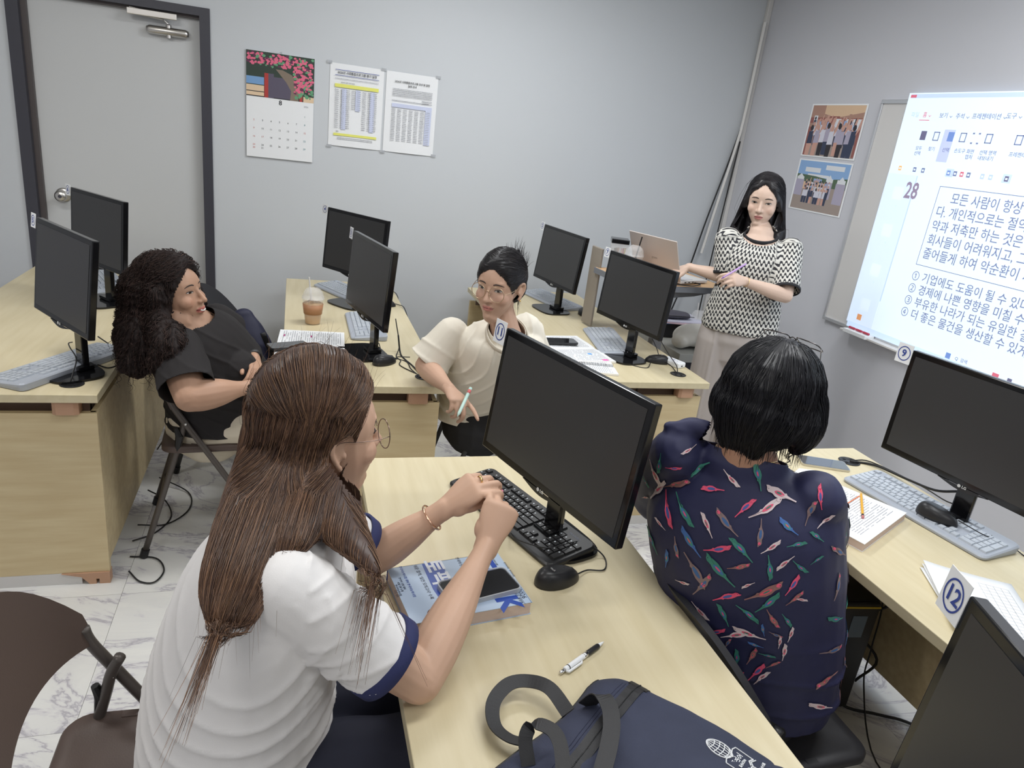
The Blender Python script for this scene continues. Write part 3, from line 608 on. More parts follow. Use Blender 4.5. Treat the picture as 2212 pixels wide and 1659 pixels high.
# textbook on the front desk
tb = thing('textbook', 'thick blue and white exam textbook under the smartphone', 'book')
TX, TY = V(.99, .141, 0), V(-.141, .99, 0)
tb.matrix_world = basis((.343, 1.208, .72), TX, TY, (0, 0, 1))
bw, bh, bt = .257, .186, .03
ob('page_block', MB().box(-bw/2+.002, bw/2-.002, -bh/2+.002, bh/2-.001, .001, bt-.001).mesh('pages', mat('page_edges', sr(222, 202, 192), .8, bump=(300, .4, (.02, .02, 3)))), tb)
M_cov = mat('cover_pale_blue', sr(184, 203, 226), .35); M_cb = mat('cover_blue', sr(44, 78, 170), .35); M_red = mat('cover_badge', sr(96, 34, 44), .4); M_cink = mat('cover_ink', sr(40, 48, 74), .4)
ob('cover', MB().box(-bw/2, bw/2, -bh/2, bh/2, bt-.001, bt).mesh('cover', M_cov), tb)
ob('cover', MB().box(-bw/2, bw/2, -bh/2, bh/2, 0, .001).mesh('cover', M_cov), tb)
ob('spine', MB().box(-bw/2, bw/2, bh/2-.001, bh/2, 0, bt).mesh('spine', M_cb), tb)
def tt(body, size, m, x, y, rot=-90, **k): return ob('cover_print', text_mesh(body, size, m, **k), tb, (x, y, bt+.0004), (0, 0, D(rot)))
# the title reads from the far edge to the near edge
ob('title_band', MB().prism([(-.052, bh/2-.002), (-.01, bh/2-.002), (-.012, -.045), (-.052, -.045), (-.056, .0)], bt, bt+.0003).mesh('band', M_cb), tb)
tt('토픽', .050, mat('cover_white', sr(235, 240, 248), .4), -.031, .055, bold=.0015); tt('II', .040, M_white, -.031, -.02, bold=.002)
tt('TOPIK', .064, M_cb, .078, -.012, bold=.003)
tt('2026', .016, M_cink, .118, -.062); tt('한국어능력시험 대비 최신 개정판', .0075, M_cink, .106, -.04)
tt('쉬운 합격, \'실전 모의고사\' 수록', .0095, M_cink, -.068, .03); tt('한국어능력시험 대비 한국어능력시험', .0072, M_cb, -.1, .04)
for k, s in enumerate(('한국어 시험 대비', '시험 5회 수록', '한국어능력시험', '시험 대비')): tt(s, .006, M_cink, -.112-.007*k, .035-.01*k)
tt('한국어 단어', .009, M_cink, .03, .075); tt('한국어 시험', .006, M_cink, .108, .06)
for k in range(3): tt('한국어시험', .0055, M_cink, .128, -.02+.03*k) if k else None
ob('badge', MB().lathe([(.0001, bt+.0004), (.017, bt+.0004), (.0001, bt+.0006)], 24, c=(-.075, -.075, 0)).mesh('badge', M_red), tb)
tt('5회', .012, M_white, -.075, -.075, -90)
for x, y0_, y1_ in ((.111, -.095, -.035), (.126, -.095, -.035)): ob('rule', MB().box(x, x+.0006, y0_, y1_, bt, bt+.0003).mesh('rule', M_cink), tb)

# open books and papers
def open_book(label, c, ang, wl, hl, z=.72, th=.012, marks=None, curl=.012, hi=None, nm='open_book'):
    t = thing(nm, label, 'book', (c[0], c[1], z), D(ang)); n = 14
    for s in (-1, 1):
        P = [[(s*wl/2*i/n, -hl/2+hl*j/2, .004+th*(1-.35*(i/n))*math.sin(min(1, i/n*2.2+.05)*PI/2)**.6 + curl*max(0, i/n-.6)**2) for j in range(3)] for i in range(n+1)]
        if s < 0: P = P[::-1]
        ob('page', MB().grid(P).mesh('page', M_white, True), t)
        Q = [[(p[j][0], p[j][1], .001) for j in range(3)] for p in P]
        m = MB()
        for jj in (0, 2): m.grid([[P[i][jj], Q[i][jj]] for i in range(n+1)])
        e_ = 0 if s < 0 else n; m.grid([[P[e_][j], Q[e_][j]] for j in range(3)]); m.grid(Q)
        ob('page_block', m.mesh('pages', M_paper), t)
        zf = lambda x: .0045+th*(1-.35*(x/(wl/2)))*math.sin(min(1, x/(wl/2)*2.2+.05)*PI/2)**.6+curl*max(0, x/(wl/2)-.6)**2
        r = random.Random(3); g = MB(); g2 = MB()
        for k in range(int(hl/.009)-3):
            y = hl/2-.02-k*.009; x = wl*.05
            while x < wl*.45:
                w_ = r.uniform(.004, .016)
                if r.random() < .8: g.add([(s*xx, yy, zf(xx)+.0003) for xx, yy in ((x, y), (min(x+w_, wl*.46), y), (min(x+w_, wl*.46), y+.0022), (x, y+.0022))], [(0, 1, 2, 3)])
                x += w_+.003
        ob('small_print', g.mesh('print', M_inkg), t, kind='stuff')
    for (x, y, w_, h_, mt) in (marks or []): ob('highlight', MB().add([(x+a*w_, y+b*h_, zf(abs(x+a*w_))+.0005) for a, b in ((0, 0), (1, 0), (1, 1), (0, 1))], [(0, 1, 2, 3)]).mesh('mark', mt), t)
    return t
M_mag = mat('magenta_marker', sr(176, 70, 128), .6); M_pnk = mat('pink_marker', sr(245, 120, 190), .6); M_or = mat('orange_marker', sr(214, 122, 78), .6)
open_book('open workbook with purple highlights behind the brown haired head', (.08, 2.90), 90-3, .40, .27, marks=[(.10, .0, .03, .006, M_mag), (.10, .11, .03, .006, M_mag), (.02, .04, .01, .05, M_mag)])
open_book('open paper workbook with pink highlight beside the woman in cream', (1.27, 2.98), 96, .40, .26, th=.008, marks=[(-.19, -.10, .022, .03, M_pnk), (-.1, -.06, .02, .02, mat('sky_marker', sr(120, 180, 240), .6))])
nb = open_book('spiral notebook with plain pages at the front edge of the middle desk', (1.30, 2.745), 78, .22, .16, th=.006, nm='notebook')
ob('spiral_binding', (lambda m: [m.tube([(.006*math.cos(a), y, .012+.006*math.sin(a)) for a in np.linspace(0, 2*PI, 9)], .0008, 4) for y in np.linspace(-.075, .075, 22)] and m)(MB()).mesh('spiral', M_blk), nb, kind='stuff')
# thick book with orange line and pencil, whiteboard desk
def thick_book(label, pts, z0, th, mt=M_paper, cat='book', nm='answer_book'):
    c = np.mean(pts, 0); t = thing(nm, label, cat, (c[0], c[1], z0)); P = [(p[0]-c[0], p[1]-c[1]) for p in pts]
    ob('page_block', MB().prism([(x*.99, y*.99) for x, y in P], .001, th-.0015).mesh('pages', mat('page_edges', sr(222, 202, 192), .8)), t)
    ob('page', MB().prism(P, th-.0015, th).mesh('top', M_white), t); ob('cover', MB().prism(P, 0, .001).mesh('cover', M_white), t); return t, c, P
bk, c_, P_ = thick_book('thick white book with an orange marker line under the pencil', [(1.385, 1.47), (1.455, 1.265), (1.735, 1.405), (1.62, 1.625)], .72, .024)
ax, ay = unit(np.append(np.array(P_[2])-P_[1], 0)), None; ay = V(-ax[1], ax[0], 0)
bt_ = basis((0, 0, .0245), ax, ay, (0, 0, 1))
def lines_on(parent, B, x0, x1, y0, y1, step, m, h=.0016, seed=4, dens=.85):
    r = random.Random(seed); g = MB(); y = y1
    while y > y0:
        x = x0
        while x < x1:
            w_ = min(r.uniform(.003, .014), x1-x)
            if r.random() < dens: g.add([tuple(B @ Vector(p)) for p in ((x, y, 0), (x+w_, y, 0), (x+w_, y+h, 0), (x, y+h, 0))], [(0, 1, 2, 3)])
            x += w_+.002
        y -= step
    return ob('small_print', g.mesh('print', m), parent, kind='stuff')
lines_on(bk, bt_, -.12, .12, -.09, .085, .0075, M_inkg)
ob('highlight', MB().add([tuple(bt_ @ Vector(p)) for p in ((-.12, .012, .0002), (.125, .012, .0002), (.125, .016, .0002), (-.12, .016, .0002))], [(0, 1, 2, 3)]).mesh('hl', M_or), bk)
op, c_, P_ = thick_book('white booklet with an orange line at the elbow of the woman in the bird blouse', [(1.40, 1.59), (1.45, 1.50), (1.60, 1.60), (1.66, 1.70), (1.60, 1.72)], .72, .012, nm='booklet')
ob('highlight', MB().box(.0, .06, .0, .003, .0125, .0128).mesh('hl', M_or), op)
pc = thing('pencil', 'yellow pencil lying on the thick white book', 'pencil'); A_, B_ = V(1.555, 1.385, .7485), V(1.675, 1.528, .7485); d_ = unit(B_-A_)
ob('shaft', MB().tube([A_+d_*.02, B_-d_*.02], .0036, 6).mesh('shaft', mat('pencil_yellow', sr(238, 178, 52), .35)), pc)
ob('tip', MB().tube([B_-d_*.02, B_], [.0036, .0008], 6).mesh('tip', mat('pencil_wood', sr(226, 190, 140), .6)), pc)
ob('ferrule', MB().tube([A_+d_*.01, A_+d_*.02], .0038, 10).mesh('f', M_blk2), pc); ob('eraser', MB().tube([A_, A_+d_*.01], .0036, 10).mesh('e', mat('eraser_pink', sr(205, 130, 130), .7)), pc)
# loose sheets beside card 12
for k, (dx, dy, dr, lb) in enumerate(((0, 0, 0, 'lowest sheet of the loose paper pile behind card 12'), (.004, .006, 2.5, 'middle sheet of the loose paper pile behind card 12'), (.006, .014, 5, 'top sheet with a printed table in the pile behind card 12'))):
    t = thing('paper_sheet', lb, 'paper', (1.587+dx, 1.0+dy, .7205+.002*k), D(-28-dr), group='loose sheets behind card 12')
    P = [[(-.105+.21*i/8, -.1485+.297*j/8, .0008+.006*(1-i/8)**3*(k+1)*.5) for j in range(9)] for i in range(9)]
    ob('sheet', MB().grid(P).mesh('sheet', M_white, True), t, solid=.0003)
    if k == 2:
        g = MB()
        for i in range(11): x = -.085+.017*i; g.add([(x, -.13, .0016), (x+.0006, -.13, .0016), (x+.0006, .11, .0016), (x, .11, .0016)], [(0, 1, 2, 3)])
        for j in range(17): y = -.13+.015*j; g.add([(-.085, y, .0016), (.085, y, .0016), (.085, y+.0006, .0016), (-.085, y+.0006, .0016)], [(0, 1, 2, 3)])
        ob('table_lines', g.mesh('lines', M_inkg), t, kind='stuff')
# ballpoint pen on the front desk
A_, B_ = V(.484, .957, .7255), V(.602, 1.026, .7255); d_ = unit(B_-A_); pn = thing('ballpoint_pen', 'white click pen with black grip above the navy bag', 'pen'); ln = np.linalg.norm(B_-A_)
at = lambda s: A_+d_*ln*s
ob('barrel', MB().tube([at(.1), at(.12), at(.52), at(.56)], [.0045, .0052, .0052, .005], 14).mesh('b', M_white, True), pn)
ob('collar', MB().tube([at(.52), at(.6)], .0053, 14).mesh('c', M_chrome, True), pn)
ob('grip', MB().tube([at(.58), at(.62), at(.85), at(.87)], [.0048, .0055, .0053, .0045], 14).mesh('g', M_blk2, True), pn)
ob('cone', MB().tube([at(.86), at(.975), at(1)], [.0046, .0018, .0007], 12).mesh('n', M_white, True), pn)
ob('clicker', MB().tube([at(0), at(.02), at(.11)], [.0025, .0035, .0038], 12).mesh('k', M_chrome, True), pn)
sd = V(d_[1], -d_[0], 0)*.0085; ob('clip', MB().tube([at(.1)+sd*.5, at(.12)+sd, at(.4)+sd*1.05, at(.43)+sd*.7], [.0022, .0026, .0022, .0018], 8).mesh('clip', M_white, True), pn)
ob('ring', MB().tube([at(.17), at(.185)], .0056, 14).mesh('ring', M_blk), pn)

# iced drinks
def iced_cup(label, x, y, z, h, rt, rb, liq, straw=M_trunk, fill=.8, sleeve=True, lean=(-.02, .0)):
    t = thing('iced_drink', label, 'cup', (x, y, z))
    R_ = lambda s: rb+(rt-rb)*s
    ob('drink', MB().lathe([(R_(0)*.95, .003)]+[(R_(s)*.965, .003+h*s) for s in np.linspace(0.02, fill, 6)], 28).mesh('drink', liq, True), t)
    ob('cup', MB().lathe([(R_(0), 0), (R_(.5), h*.5), (R_(1), h), (R_(1)+.003, h+.002), (R_(1)+.003, h+.005)], 32).mesh('cup', mat('cup_clear', (.9, .9, .9), .05, alpha=.22), True), t)
    dm = [(rt+.003, h+.005), (rt+.002, h+.012)]+[(rt*math.cos(a)*.98, h+.014+.045*math.sin(a)) for a in np.linspace(.1, 1.25, 7)]
    g = MB(); g.lathe(dm, 32); g.f = g.f[:-2]; g.m = g.m[:-2]
    ob('dome_lid', g.mesh('lid', mat('lid_clear', (.95, .95, .95), .03, alpha=.28), True), t)
    if sleeve: ob('drink_band', MB().lathe([(R_(.42)+.0015, h*.42), (R_(fill)+.0015, h*fill)], 32).mesh('band', mat('cup_print', sr(176, 128, 92), .45), True), t)
    ob('straw', MB().tube([(.0, 0, h*.3), (lean[0], lean[1], h+.1)], .0035, 8).mesh('straw', straw), t)
    for k in range(5 if not sleeve else 3):
        a = k*2.1; ob('ice_cube', MB().box(-.011, .011, -.011, .011, -.009, .009).mesh('ice', M_clear), t, (.02*math.cos(a), .02*math.sin(a), h*fill+.002), (a, .4*k, .3), bevel=.003)
    return t
iced_cup('iced coffee with dome lid on the desk in front of the curly haired woman', .094, 3.27, .72, .115, .047, .034, mat('milk_coffee', sr(200, 158, 108), .3), M_trunk, .82)

# ------------------------------------------------------------------ cables on desks
cable([(.43, 2.86, .80), (.44, 2.84, .73), (.45, 2.78, .722), (.47, 2.7, .722), (.485, 2.6, .724), (.497, 2.57, .715)], 'thicker black cable from the edge-on monitor to the grommet', .0035)
cable([(.42, 2.9, .86), (.44, 2.88, .75), (.42, 2.8, .722), (.455, 2.74, .722), (.46, 2.65, .722), (.49, 2.57, .715)], 'thin black cable looping past the mouse of the open book desk')
cable([(.36, 2.93, .74), (.37, 2.83, .722), (.43, 2.77, .722), (.42, 2.7, .722), (.46, 2.62, .722), (.505, 2.565, .715)], 'black cable wavering between mouse and grommet on the open book desk')
cable([(.50, 3.7, .727), (.54, 3.68, .725), (.565, 3.6, .725), (.572, 3.45, .66), (.572, 3.4, .5)], 'black cord hanging over the right side of the coffee cup desk')
cable([(.44, 4.0, .725), (.53, 4.0, .722), (.565, 3.93, .722), (.57, 3.85, .66), (.57, 3.8, .4)], 'black cord dropping off the far corner of the coffee cup desk')
cable([(1.66, 2.98, .83), (1.69, 2.93, .76), (1.675, 2.85, .735), (1.68, 2.75, .73), (1.675, 2.67, .715)], 'black cable from monitor 7 down to its grommet')
cable([(1.68, 3.0, .86), (1.72, 2.93, .78), (1.70, 2.83, .765), (1.69, 2.72, .74), (1.665, 2.66, .715)], 'second black cable hanging beside monitor 7 over the router')
cable([(1.6, 2.8, .73), (1.55, 2.74, .722), (1.49, 2.78, .722), (1.46, 2.88, .722), (1.5, 2.98, .724), (1.6, 3.02, .724)], 'thin mouse cord curving in front of the keyboard of monitor 7')
cable([(1.62, 3.7, .73), (1.62, 3.76, .722), (1.56, 3.85, .722), (1.47, 3.87, .74)], 'thin mouse cord behind the keyboard near the door wall', .0016)
cable([(1.862, 1.78, .722), (1.93, 1.74, .726), (1.95, 1.62, .735), (1.935, 1.5, .76), (1.93, 1.42, .80)], 'thick black cable from the whiteboard desk grommet to monitor 9', .0042)
cable([(1.868, 1.785, .722), (1.94, 1.77, .724), (1.985, 1.6, .724), (1.96, 1.45, .74), (1.95, 1.38, .8)], 'thin black cable beside the thick one at monitor 9')
cable([(1.83, 1.32, .765), (1.87, 1.26, .75), (1.93, 1.27, .738), (1.95, 1.2, .722), (1.93, 1.16, .722)], 'mouse cord curling over the end of the grey keyboard at monitor 9', .0016)
cable([(-.68, 2.44, .722), (-.675, 2.45, .745), (-.68, 2.53, .775), (-.72, 2.62, .785), (-.745, 2.7, .775), (-.75, 2.76, .76)], 'thin black cord lying across the tilted grey keyboard', .0022)
cable([(-.64, 2.62, .725), (-.6, 2.6, .722), (-.58, 2.66, .722), (-.62, 2.8, .722), (-.7, 2.9, .74)], 'black cable along the desk edge behind the curly haired woman', .0025)
cable([(.52, 1.42, .735), (.515, 1.36, .755), (.57, 1.31, .76), (.63, 1.33, .755), (.68, 1.36, .74)], 'thin black cord draped over the black keyboard', .0016)
for pts, lb in (([(-.545, 2.42, .01), (-.5, 2.36, .006), (-.45, 2.35, .006), (-.43, 2.42, .006), (-.47, 2.5, .006), (-.56, 2.52, .006)], 'black cord looped on the floor at the corner of the door wall desk'),
                ([(-.57, 2.62, .01), (-.5, 2.68, .006), (-.46, 2.8, .006), (-.5, 2.9, .03), (-.57, 2.95, .05)], 'black cable bulging onto the floor behind the folding chair leg'),
                ([(-.57, 2.72, .02), (-.47, 2.74, .006), (-.4, 2.85, .006), (-.42, 3.0, .006), (-.55, 3.1, .03)], 'black cable on the floor beneath the curly haired woman'),
                ([(-.57, 3.2, .12), (-.53, 3.15, .2), (-.52, 3.25, .22), (-.53, 3.35, .12), (-.57, 3.4, .05)], 'tangled cable hanging beside the door wall desk')):
    cable(pts, lb, .003)
for pts, r, lb in (([(1.78, 1.62, .08), (1.74, 1.55, .02), (1.76, 1.42, .008), (1.86, 1.36, .008), (1.95, 1.3, .008), (2.1, 1.1, .008)], .005, 'thick black power cable across the floor under the whiteboard desk'),
                   ([(1.85, 1.55, .5), (1.88, 1.5, .35), (1.84, 1.45, .2), (1.8, 1.4, .1), (1.7, 1.2, .008), (1.75, 1.0, .008), (1.9, .85, .008)], .0025, 'thin black cord trailing down to the floor under the whiteboard desk'),
                   ([(1.84, 1.6, .6), (1.9, 1.5, .55), (1.86, 1.44, .4), (1.8, 1.5, .3), (1.86, 1.56, .2), (1.92, 1.48, .12), (1.83, 1.46, .06)], .0045, 'coiled black cable beside the computer tower'),
                   ([(1.86, 1.62, .56), (1.9, 1.56, .62), (1.92, 1.5, .45), (1.84, 1.52, .3), (1.8, 1.58, .22)], .0035, 'second coiled cable hanging under the whiteboard desk'),
                   ([(1.93, 1.28, .62), (1.925, 1.2, .45), (1.925, 1.12, .28)], .002, 'short thin cord on the back panel of the whiteboard desk')):
    cable(pts, lb, r)
for i, (a, b) in enumerate((((1.2, 2.6), .6), ((1.45, 2.62), .6), ((1.6, 2.66), .6))): cable([(a[0], a[1], .69), (a[0]+.03, a[1], .5), (a[0]-.02, a[1]+.02, .2), (a[0]+.02, a[1]+.02, .01)], 'thin cable hanging in the gap under the middle desk top', group='cables under the middle desk')
# computer tower
t = thing('computer_tower', 'black computer tower on the floor under the whiteboard wall desk', 'computer', (1.70, 1.62, 0), D(-8))
ob('case', MB().box(-.09, .09, -.2, .2, .012, .43).mesh('case', M_blk), t, bevel=.006)
ob('front_panel', MB().box(-.085, .085, -.212, -.2, .02, .425).mesh('front', M_blk2), t, bevel=.004)
ob('yellow_strip', MB().box(-.075, .085, -.214, -.212, .408, .414).mesh('y', mat('strip_yellow', sr(200, 170, 50), .5)), t)
ob('sticker', MB().box(.0, .05, -.2135, -.212, .3, .38).mesh('st', mat('sticker_blue', sr(110, 125, 140), .5)), t)
for x in (-.07, .07): ob('foot', MB().box(x-.015, x+.015, -.18, .18, 0, .014).mesh('foot', M_blk), t)
# ------------------------------------------------------------------ folding chairs
M_tube = mat('chair_tube', sr(92, 86, 82), .4, .3); M_chplas = mat('chair_brown_plastic', sr(88, 74, 68), .45, bump=(400, .12, (1, 1, 1))); M_chblk = mat('chair_black_plastic', sr(44, 44, 48), .45, bump=(400, .12, (1, 1, 1)))
def folding_chair(label, x, y, rz, plas=M_chplas, tube=M_tube, group='folding chairs'):
    """origin at the seat's rear centre on the floor; faces +x"""
    t = thing('folding_chair', label, 'chair', (x, y, 0), D(rz), group=group)
    # seat
    pts = []
    for cx, cy, r, a0 in ((.36, .165, .04, 0), (.05, .165, .05, 90), (.05, -.165, .05, 180), (.36, -.165, .04, 270)):
        for k in range(7): a = D(a0+k*15); pts.append((cx+r*math.cos(a), cy+r*math.sin(a)))
    n = len(pts); rings = []
    for s, z in ((.96, .43), (1, .435), (1, .452), (.975, .46), (.86, .457), (.6, .452), (.25, .45)): rings.append([(.205+(p[0]-.205)*s, p[1]*s, z-.006*(1-s)) for p in pts])
    vs = [p for r in rings for p in r]; m = MB().add(vs, [(r*n+i, r*n+(i+1) % n, (r+1)*n+(i+1) % n, (r+1)*n+i) for r in range(6) for i in range(n)]+[tuple(range(n))[::-1], tuple(6*n+i for i in range(n))])
    ob('seat', m.mesh('seat', plas, True), t)
    # backrest: curved shell
    P = []; nb_ = 24
    def backpt(u, v, off):
        yy = .235*u; cv = -.055*(1-u*u)            # bulges backwards in the middle
        zlo = .612+.05*(1-u*u)**1.0; zhi = .845-.165*abs(u)**3.0
        z = zlo+(zhi-zlo)*v; xx = .055-(z-.6)*.33+cv*(.6+.4*v)
        return (xx+off, yy, z)
    m = MB(); fr = [[backpt(-1+2*i/nb_, j/6, .009) for j in range(7)] for i in range(nb_+1)]; bk_ = [[backpt(-1+2*i/nb_, j/6, -.009) for j in range(7)] for i in range(nb_+1)]
    m.grid(fr); m.grid([r[::-1] for r in bk_])
    for j in (0, 6): m.grid([[fr[i][j], bk_[i][j]] for i in range(nb_+1)])
    for i in (0, nb_): m.grid([[fr[i][j], bk_[i][j]] for j in range(7)])
    o = ob('backrest', m.mesh('backrest', plas, True), t); q_ = o.modifiers.new('b', 'BEVEL'); q_.width = .004; q_.segments = 2
    r = .0115
    for s in (-1, 1):
        yy = .225*s
        ob('front_leg', MB().tube(smooth_path([(.040, yy, .655), (.05, yy, .62), (.09, yy, .55), (.22, yy*.985, .33), (.395, yy*.97, .02)], 5), r, 10).mesh('leg', tube, True), t)
        ob('rear_leg', MB().tube(smooth_path([(.105, yy*.9, .60), (.085, yy*.9, .555), (.06, yy*.9, .46), (-.07, yy*.88, .02)], 5), r*.95, 10).mesh('leg', tube, True), t)
        ob('foot_cap', MB().tube([(.387, yy*.97, .035), (.402, yy*.97, .003)], r*1.3, 10).mesh('cap', M_blk), t); ob('foot_cap', MB().tube([(-.066, yy*.88, .035), (-.075, yy*.88, .003)], r*1.3, 10).mesh('cap', M_blk), t)
        ob('rivet', MB().tube([(.088, yy*.86, .556), (.088, yy+.014*s, .556)], .0045, 8).mesh('rivet', M_chrome, True), t)
        ob('seat_link', MB().tube([(.055, yy*.92, .44), (.065, yy*.93, .50), (.055, yy*.92, .53)], [.008, .014, .008], 8).mesh('link', M_blk), t)
        ob('hinge_clip', MB().box(.1, .13, yy*.87-.005, yy*.87+.012, .436, .46).mesh('clip', plas), t, bevel=.002); ob('hinge_clip', MB().box(.22, .25, yy*.87-.005, yy*.87+.012, .436, .46).mesh('clip', plas), t, bevel=.002)
    ob('crossbar', MB().tube([(-.03, -.2, .14), (-.03, .2, .14)], .008, 8).mesh('bar', tube, True), t)
    ob('crossbar', MB().tube([(.34, -.218, .12), (.34, .218, .12)], .008, 8).mesh('bar', tube, True), t)
    return t
folding_chair('brown plastic folding chair under the woman in the white T-shirt', -.415, 1.06, 0)
folding_chair('brown folding chair holding the curly haired woman in black', -.45, 2.72, 3)
folding_chair('black folding chair behind the woman in cream', .665, 2.80, 0, M_chblk, mat('chair_dark_tube', sr(70, 70, 72), .4, .3))
folding_chair('empty black folding chair against the wall with a dark bag on it', -.36, 3.36, -20, M_chblk, mat('chair_dark_tube', sr(70, 70, 72), .4, .3))
dch = folding_chair('glossy black chair under the woman in the bird blouse', .897, 1.13, 0, M_chblk, mat('chair_dark_tube', sr(70, 70, 72), .4, .3))
dch.scale = (1, 1, .89)
# ------------------------------------------------------------------ people: closed primitives -> one voxel surface
from mathutils import noise as mnoise
def ell(c, r, R=None, n=16):
    r = (r, r, r) if np.isscalar(r) else r; vs = []; k = n//2
    for i in range(k+1):
        t = PI*i/k
        for j in range(n):
            a = 2*PI*j/n; vs.append((r[0]*math.sin(t)*math.cos(a), r[1]*math.sin(t)*math.sin(a), r[2]*math.cos(t)))
    vs = np.array(vs)
    if R is not None: vs = vs @ np.array(R).T
    vs = vs+np.array(c)
    return vs, [(i*n+j, (i+1)*n+j, (i+1)*n+(j+1) % n, i*n+(j+1) % n) for i in range(k) for j in range(n)]
def loft(path, rad, side=None, n=16, m=5, caps=True):
    """closed tube through path; rad = r or (a,b) per point, a along `side`"""
    path = [np.array(p, float) for p in path]; rad = [(r, r) if np.isscalar(r) else r for r in rad]
    if m > 1:
        P = smooth_path(path, m); Rd = [p[:2] for p in smooth_path([(a, b, 0) for a, b in rad], m)]
    else: P, Rd = path, rad
    k = len(P); rings = []
    if side is None:
        t = P[1]-P[0]; side = V(0, 0, 1) if abs(t[2]) < .8*np.linalg.norm(t) else V(1, 0, 0)
    a = np.array(side, float)
    def ring(c, t, ra, rb):
        nonlocal a
        a = a-t*np.dot(a, t); a = a/np.linalg.norm(a); b = np.cross(t, a)
        return [c+ra*math.cos(2*PI*j/n)*a+rb*math.sin(2*PI*j/n)*b for j in range(n)]
    T = [unit(P[min(i+1, k-1)]-P[max(i-1, 0)]) for i in range(k)]
    if caps:
        r0 = min(Rd[0]); 
        for s in (.96, .75, .4): rings.append(ring(P[0]-T[0]*r0*s, T[0], Rd[0][0]*math.sqrt(1-s*s), Rd[0][1]*math.sqrt(1-s*s)))
    for i in range(k): rings.append(ring(P[i], T[i], abs(Rd[i][0]), abs(Rd[i][1])))
    if caps:
        r1 = min(Rd[-1])
        for s in (.4, .75, .96): rings.append(ring(P[-1]+T[-1]*r1*s, T[-1], Rd[-1][0]*math.sqrt(1-s*s), Rd[-1][1]*math.sqrt(1-s*s)))
    vs = [p for r in rings for p in r]; q = len(rings)
    return np.array(vs), [(i*n+j, i*n+(j+1) % n, (i+1)*n+(j+1) % n, (i+1)*n+j) for i in range(q-1) for j in range(n)]+[tuple(range(n))[::-1], tuple((q-1)*n+j for j in range(n))]
def union(prims, voxel, smooth=4, dec=1.0, fac=.5):
    m = MB()
    for p in prims: m.add(p[0], p[1])
    me = m.mesh('tmp', M_white); o = bpy.data.objects.new('tmp', me); C.objects.link(o)
    r = o.modifiers.new('r', 'REMESH'); r.mode = 'VOXEL'; r.voxel_size = voxel
    s = o.modifiers.new('s', 'SMOOTH'); s.iterations = smooth; s.factor = fac
    if dec < 1: d = o.modifiers.new('d', 'DECIMATE'); d.ratio = dec
    bpy.context.view_layer.update()
    out = bpy.data.meshes.new_from_object(o.evaluated_get(bpy.context.evaluated_depsgraph_get())); bpy.data.objects.remove(o); out.materials.clear()
    return out
def getv(me): a = np.empty(len(me.vertices)*3, np.float32); me.vertices.foreach_get('co', a); return a.reshape(-1, 3).astype(float)
def setv(me, a): me.vertices.foreach_set('co', np.asarray(a, np.float32).ravel()); me.update()
def getn(me): a = np.empty(len(me.vertices)*3, np.float32); me.vertex_normals.foreach_get('vector', a); return a.reshape(-1, 3).astype(float)
def colour(me, cols, name='Col'):
    at = me.attributes.new(name, 'FLOAT_COLOR', 'POINT'); c = np.ones((len(me.vertices), 4), np.float32); c[:, :3] = cols; at.data.foreach_set('color', c.ravel())
def finish(me, m, smooth=True):
    me.materials.clear(); me.materials.append(m)
    if smooth: me.polygons.foreach_set('use_smooth', [True]*len(me.polygons))
    me.update(); return me
def nz(p, s=1.0, o=0.0): return np.array([mnoise.noise(Vector((q[0]*s+o, q[1]*s+o, q[2]*s))) for q in p])
def cut(me, planes):
    """open the surface at cuffs and hems: planes = (origin, outward normal, radius)"""
    bm = bmesh.new(); bm.from_mesh(me)
    for o_, n_, rad in planes:
        o_, n_ = Vector(o_), Vector(n_).normalized()
        fs = [f for f in bm.faces if (f.calc_center_median()-o_).length < rad]
        g = list({v for f in fs for v in f.verts})+list({e for f in fs for e in f.edges})+fs
        bmesh.ops.bisect_plane(bm, geom=g, plane_co=o_, plane_no=n_, clear_outer=False)
        kill = [f for f in bm.faces if (f.calc_center_median()-o_).length < rad and (f.calc_center_median()-o_).dot(n_) > 1e-5]
        bmesh.ops.delete(bm, geom=kill, context='FACES')
    bm.to_mesh(me); bm.free(); me.update(); return me
class Frame:
    """head frame: x = the person's right, y = forward, z = up"""
    def __init__(s, c, f, up=(0, 0, 1), k=1.0):
        s.c = np.array(c, float); s.f = unit(f); r = np.cross(s.f, np.array(up, float)); s.r = unit(r); s.u = np.cross(s.r, s.f); s.k = k
        s.R = np.array([s.r, s.f, s.u]).T
    def w(s, p): return s.c+s.k*(s.R @ np.array(p, float))
    def wl(s, P): return s.c+s.k*(np.asarray(P, float) @ s.R.T)
    def loc(s, P): return ((np.asarray(P, float)-s.c) @ s.R)/s.k
    def E(s, c, r): r = (r, r, r) if np.isscalar(r) else r; return ell(s.w(c), [q*s.k for q in r], s.R)
    def Lf(s, path, rad, side=(1, 0, 0), **k): return loft([s.w(p) for p in path], [q*s.k if np.isscalar(q) else (q[0]*s.k, q[1]*s.k) for q in rad], s.R @ np.array(side, float), **k)
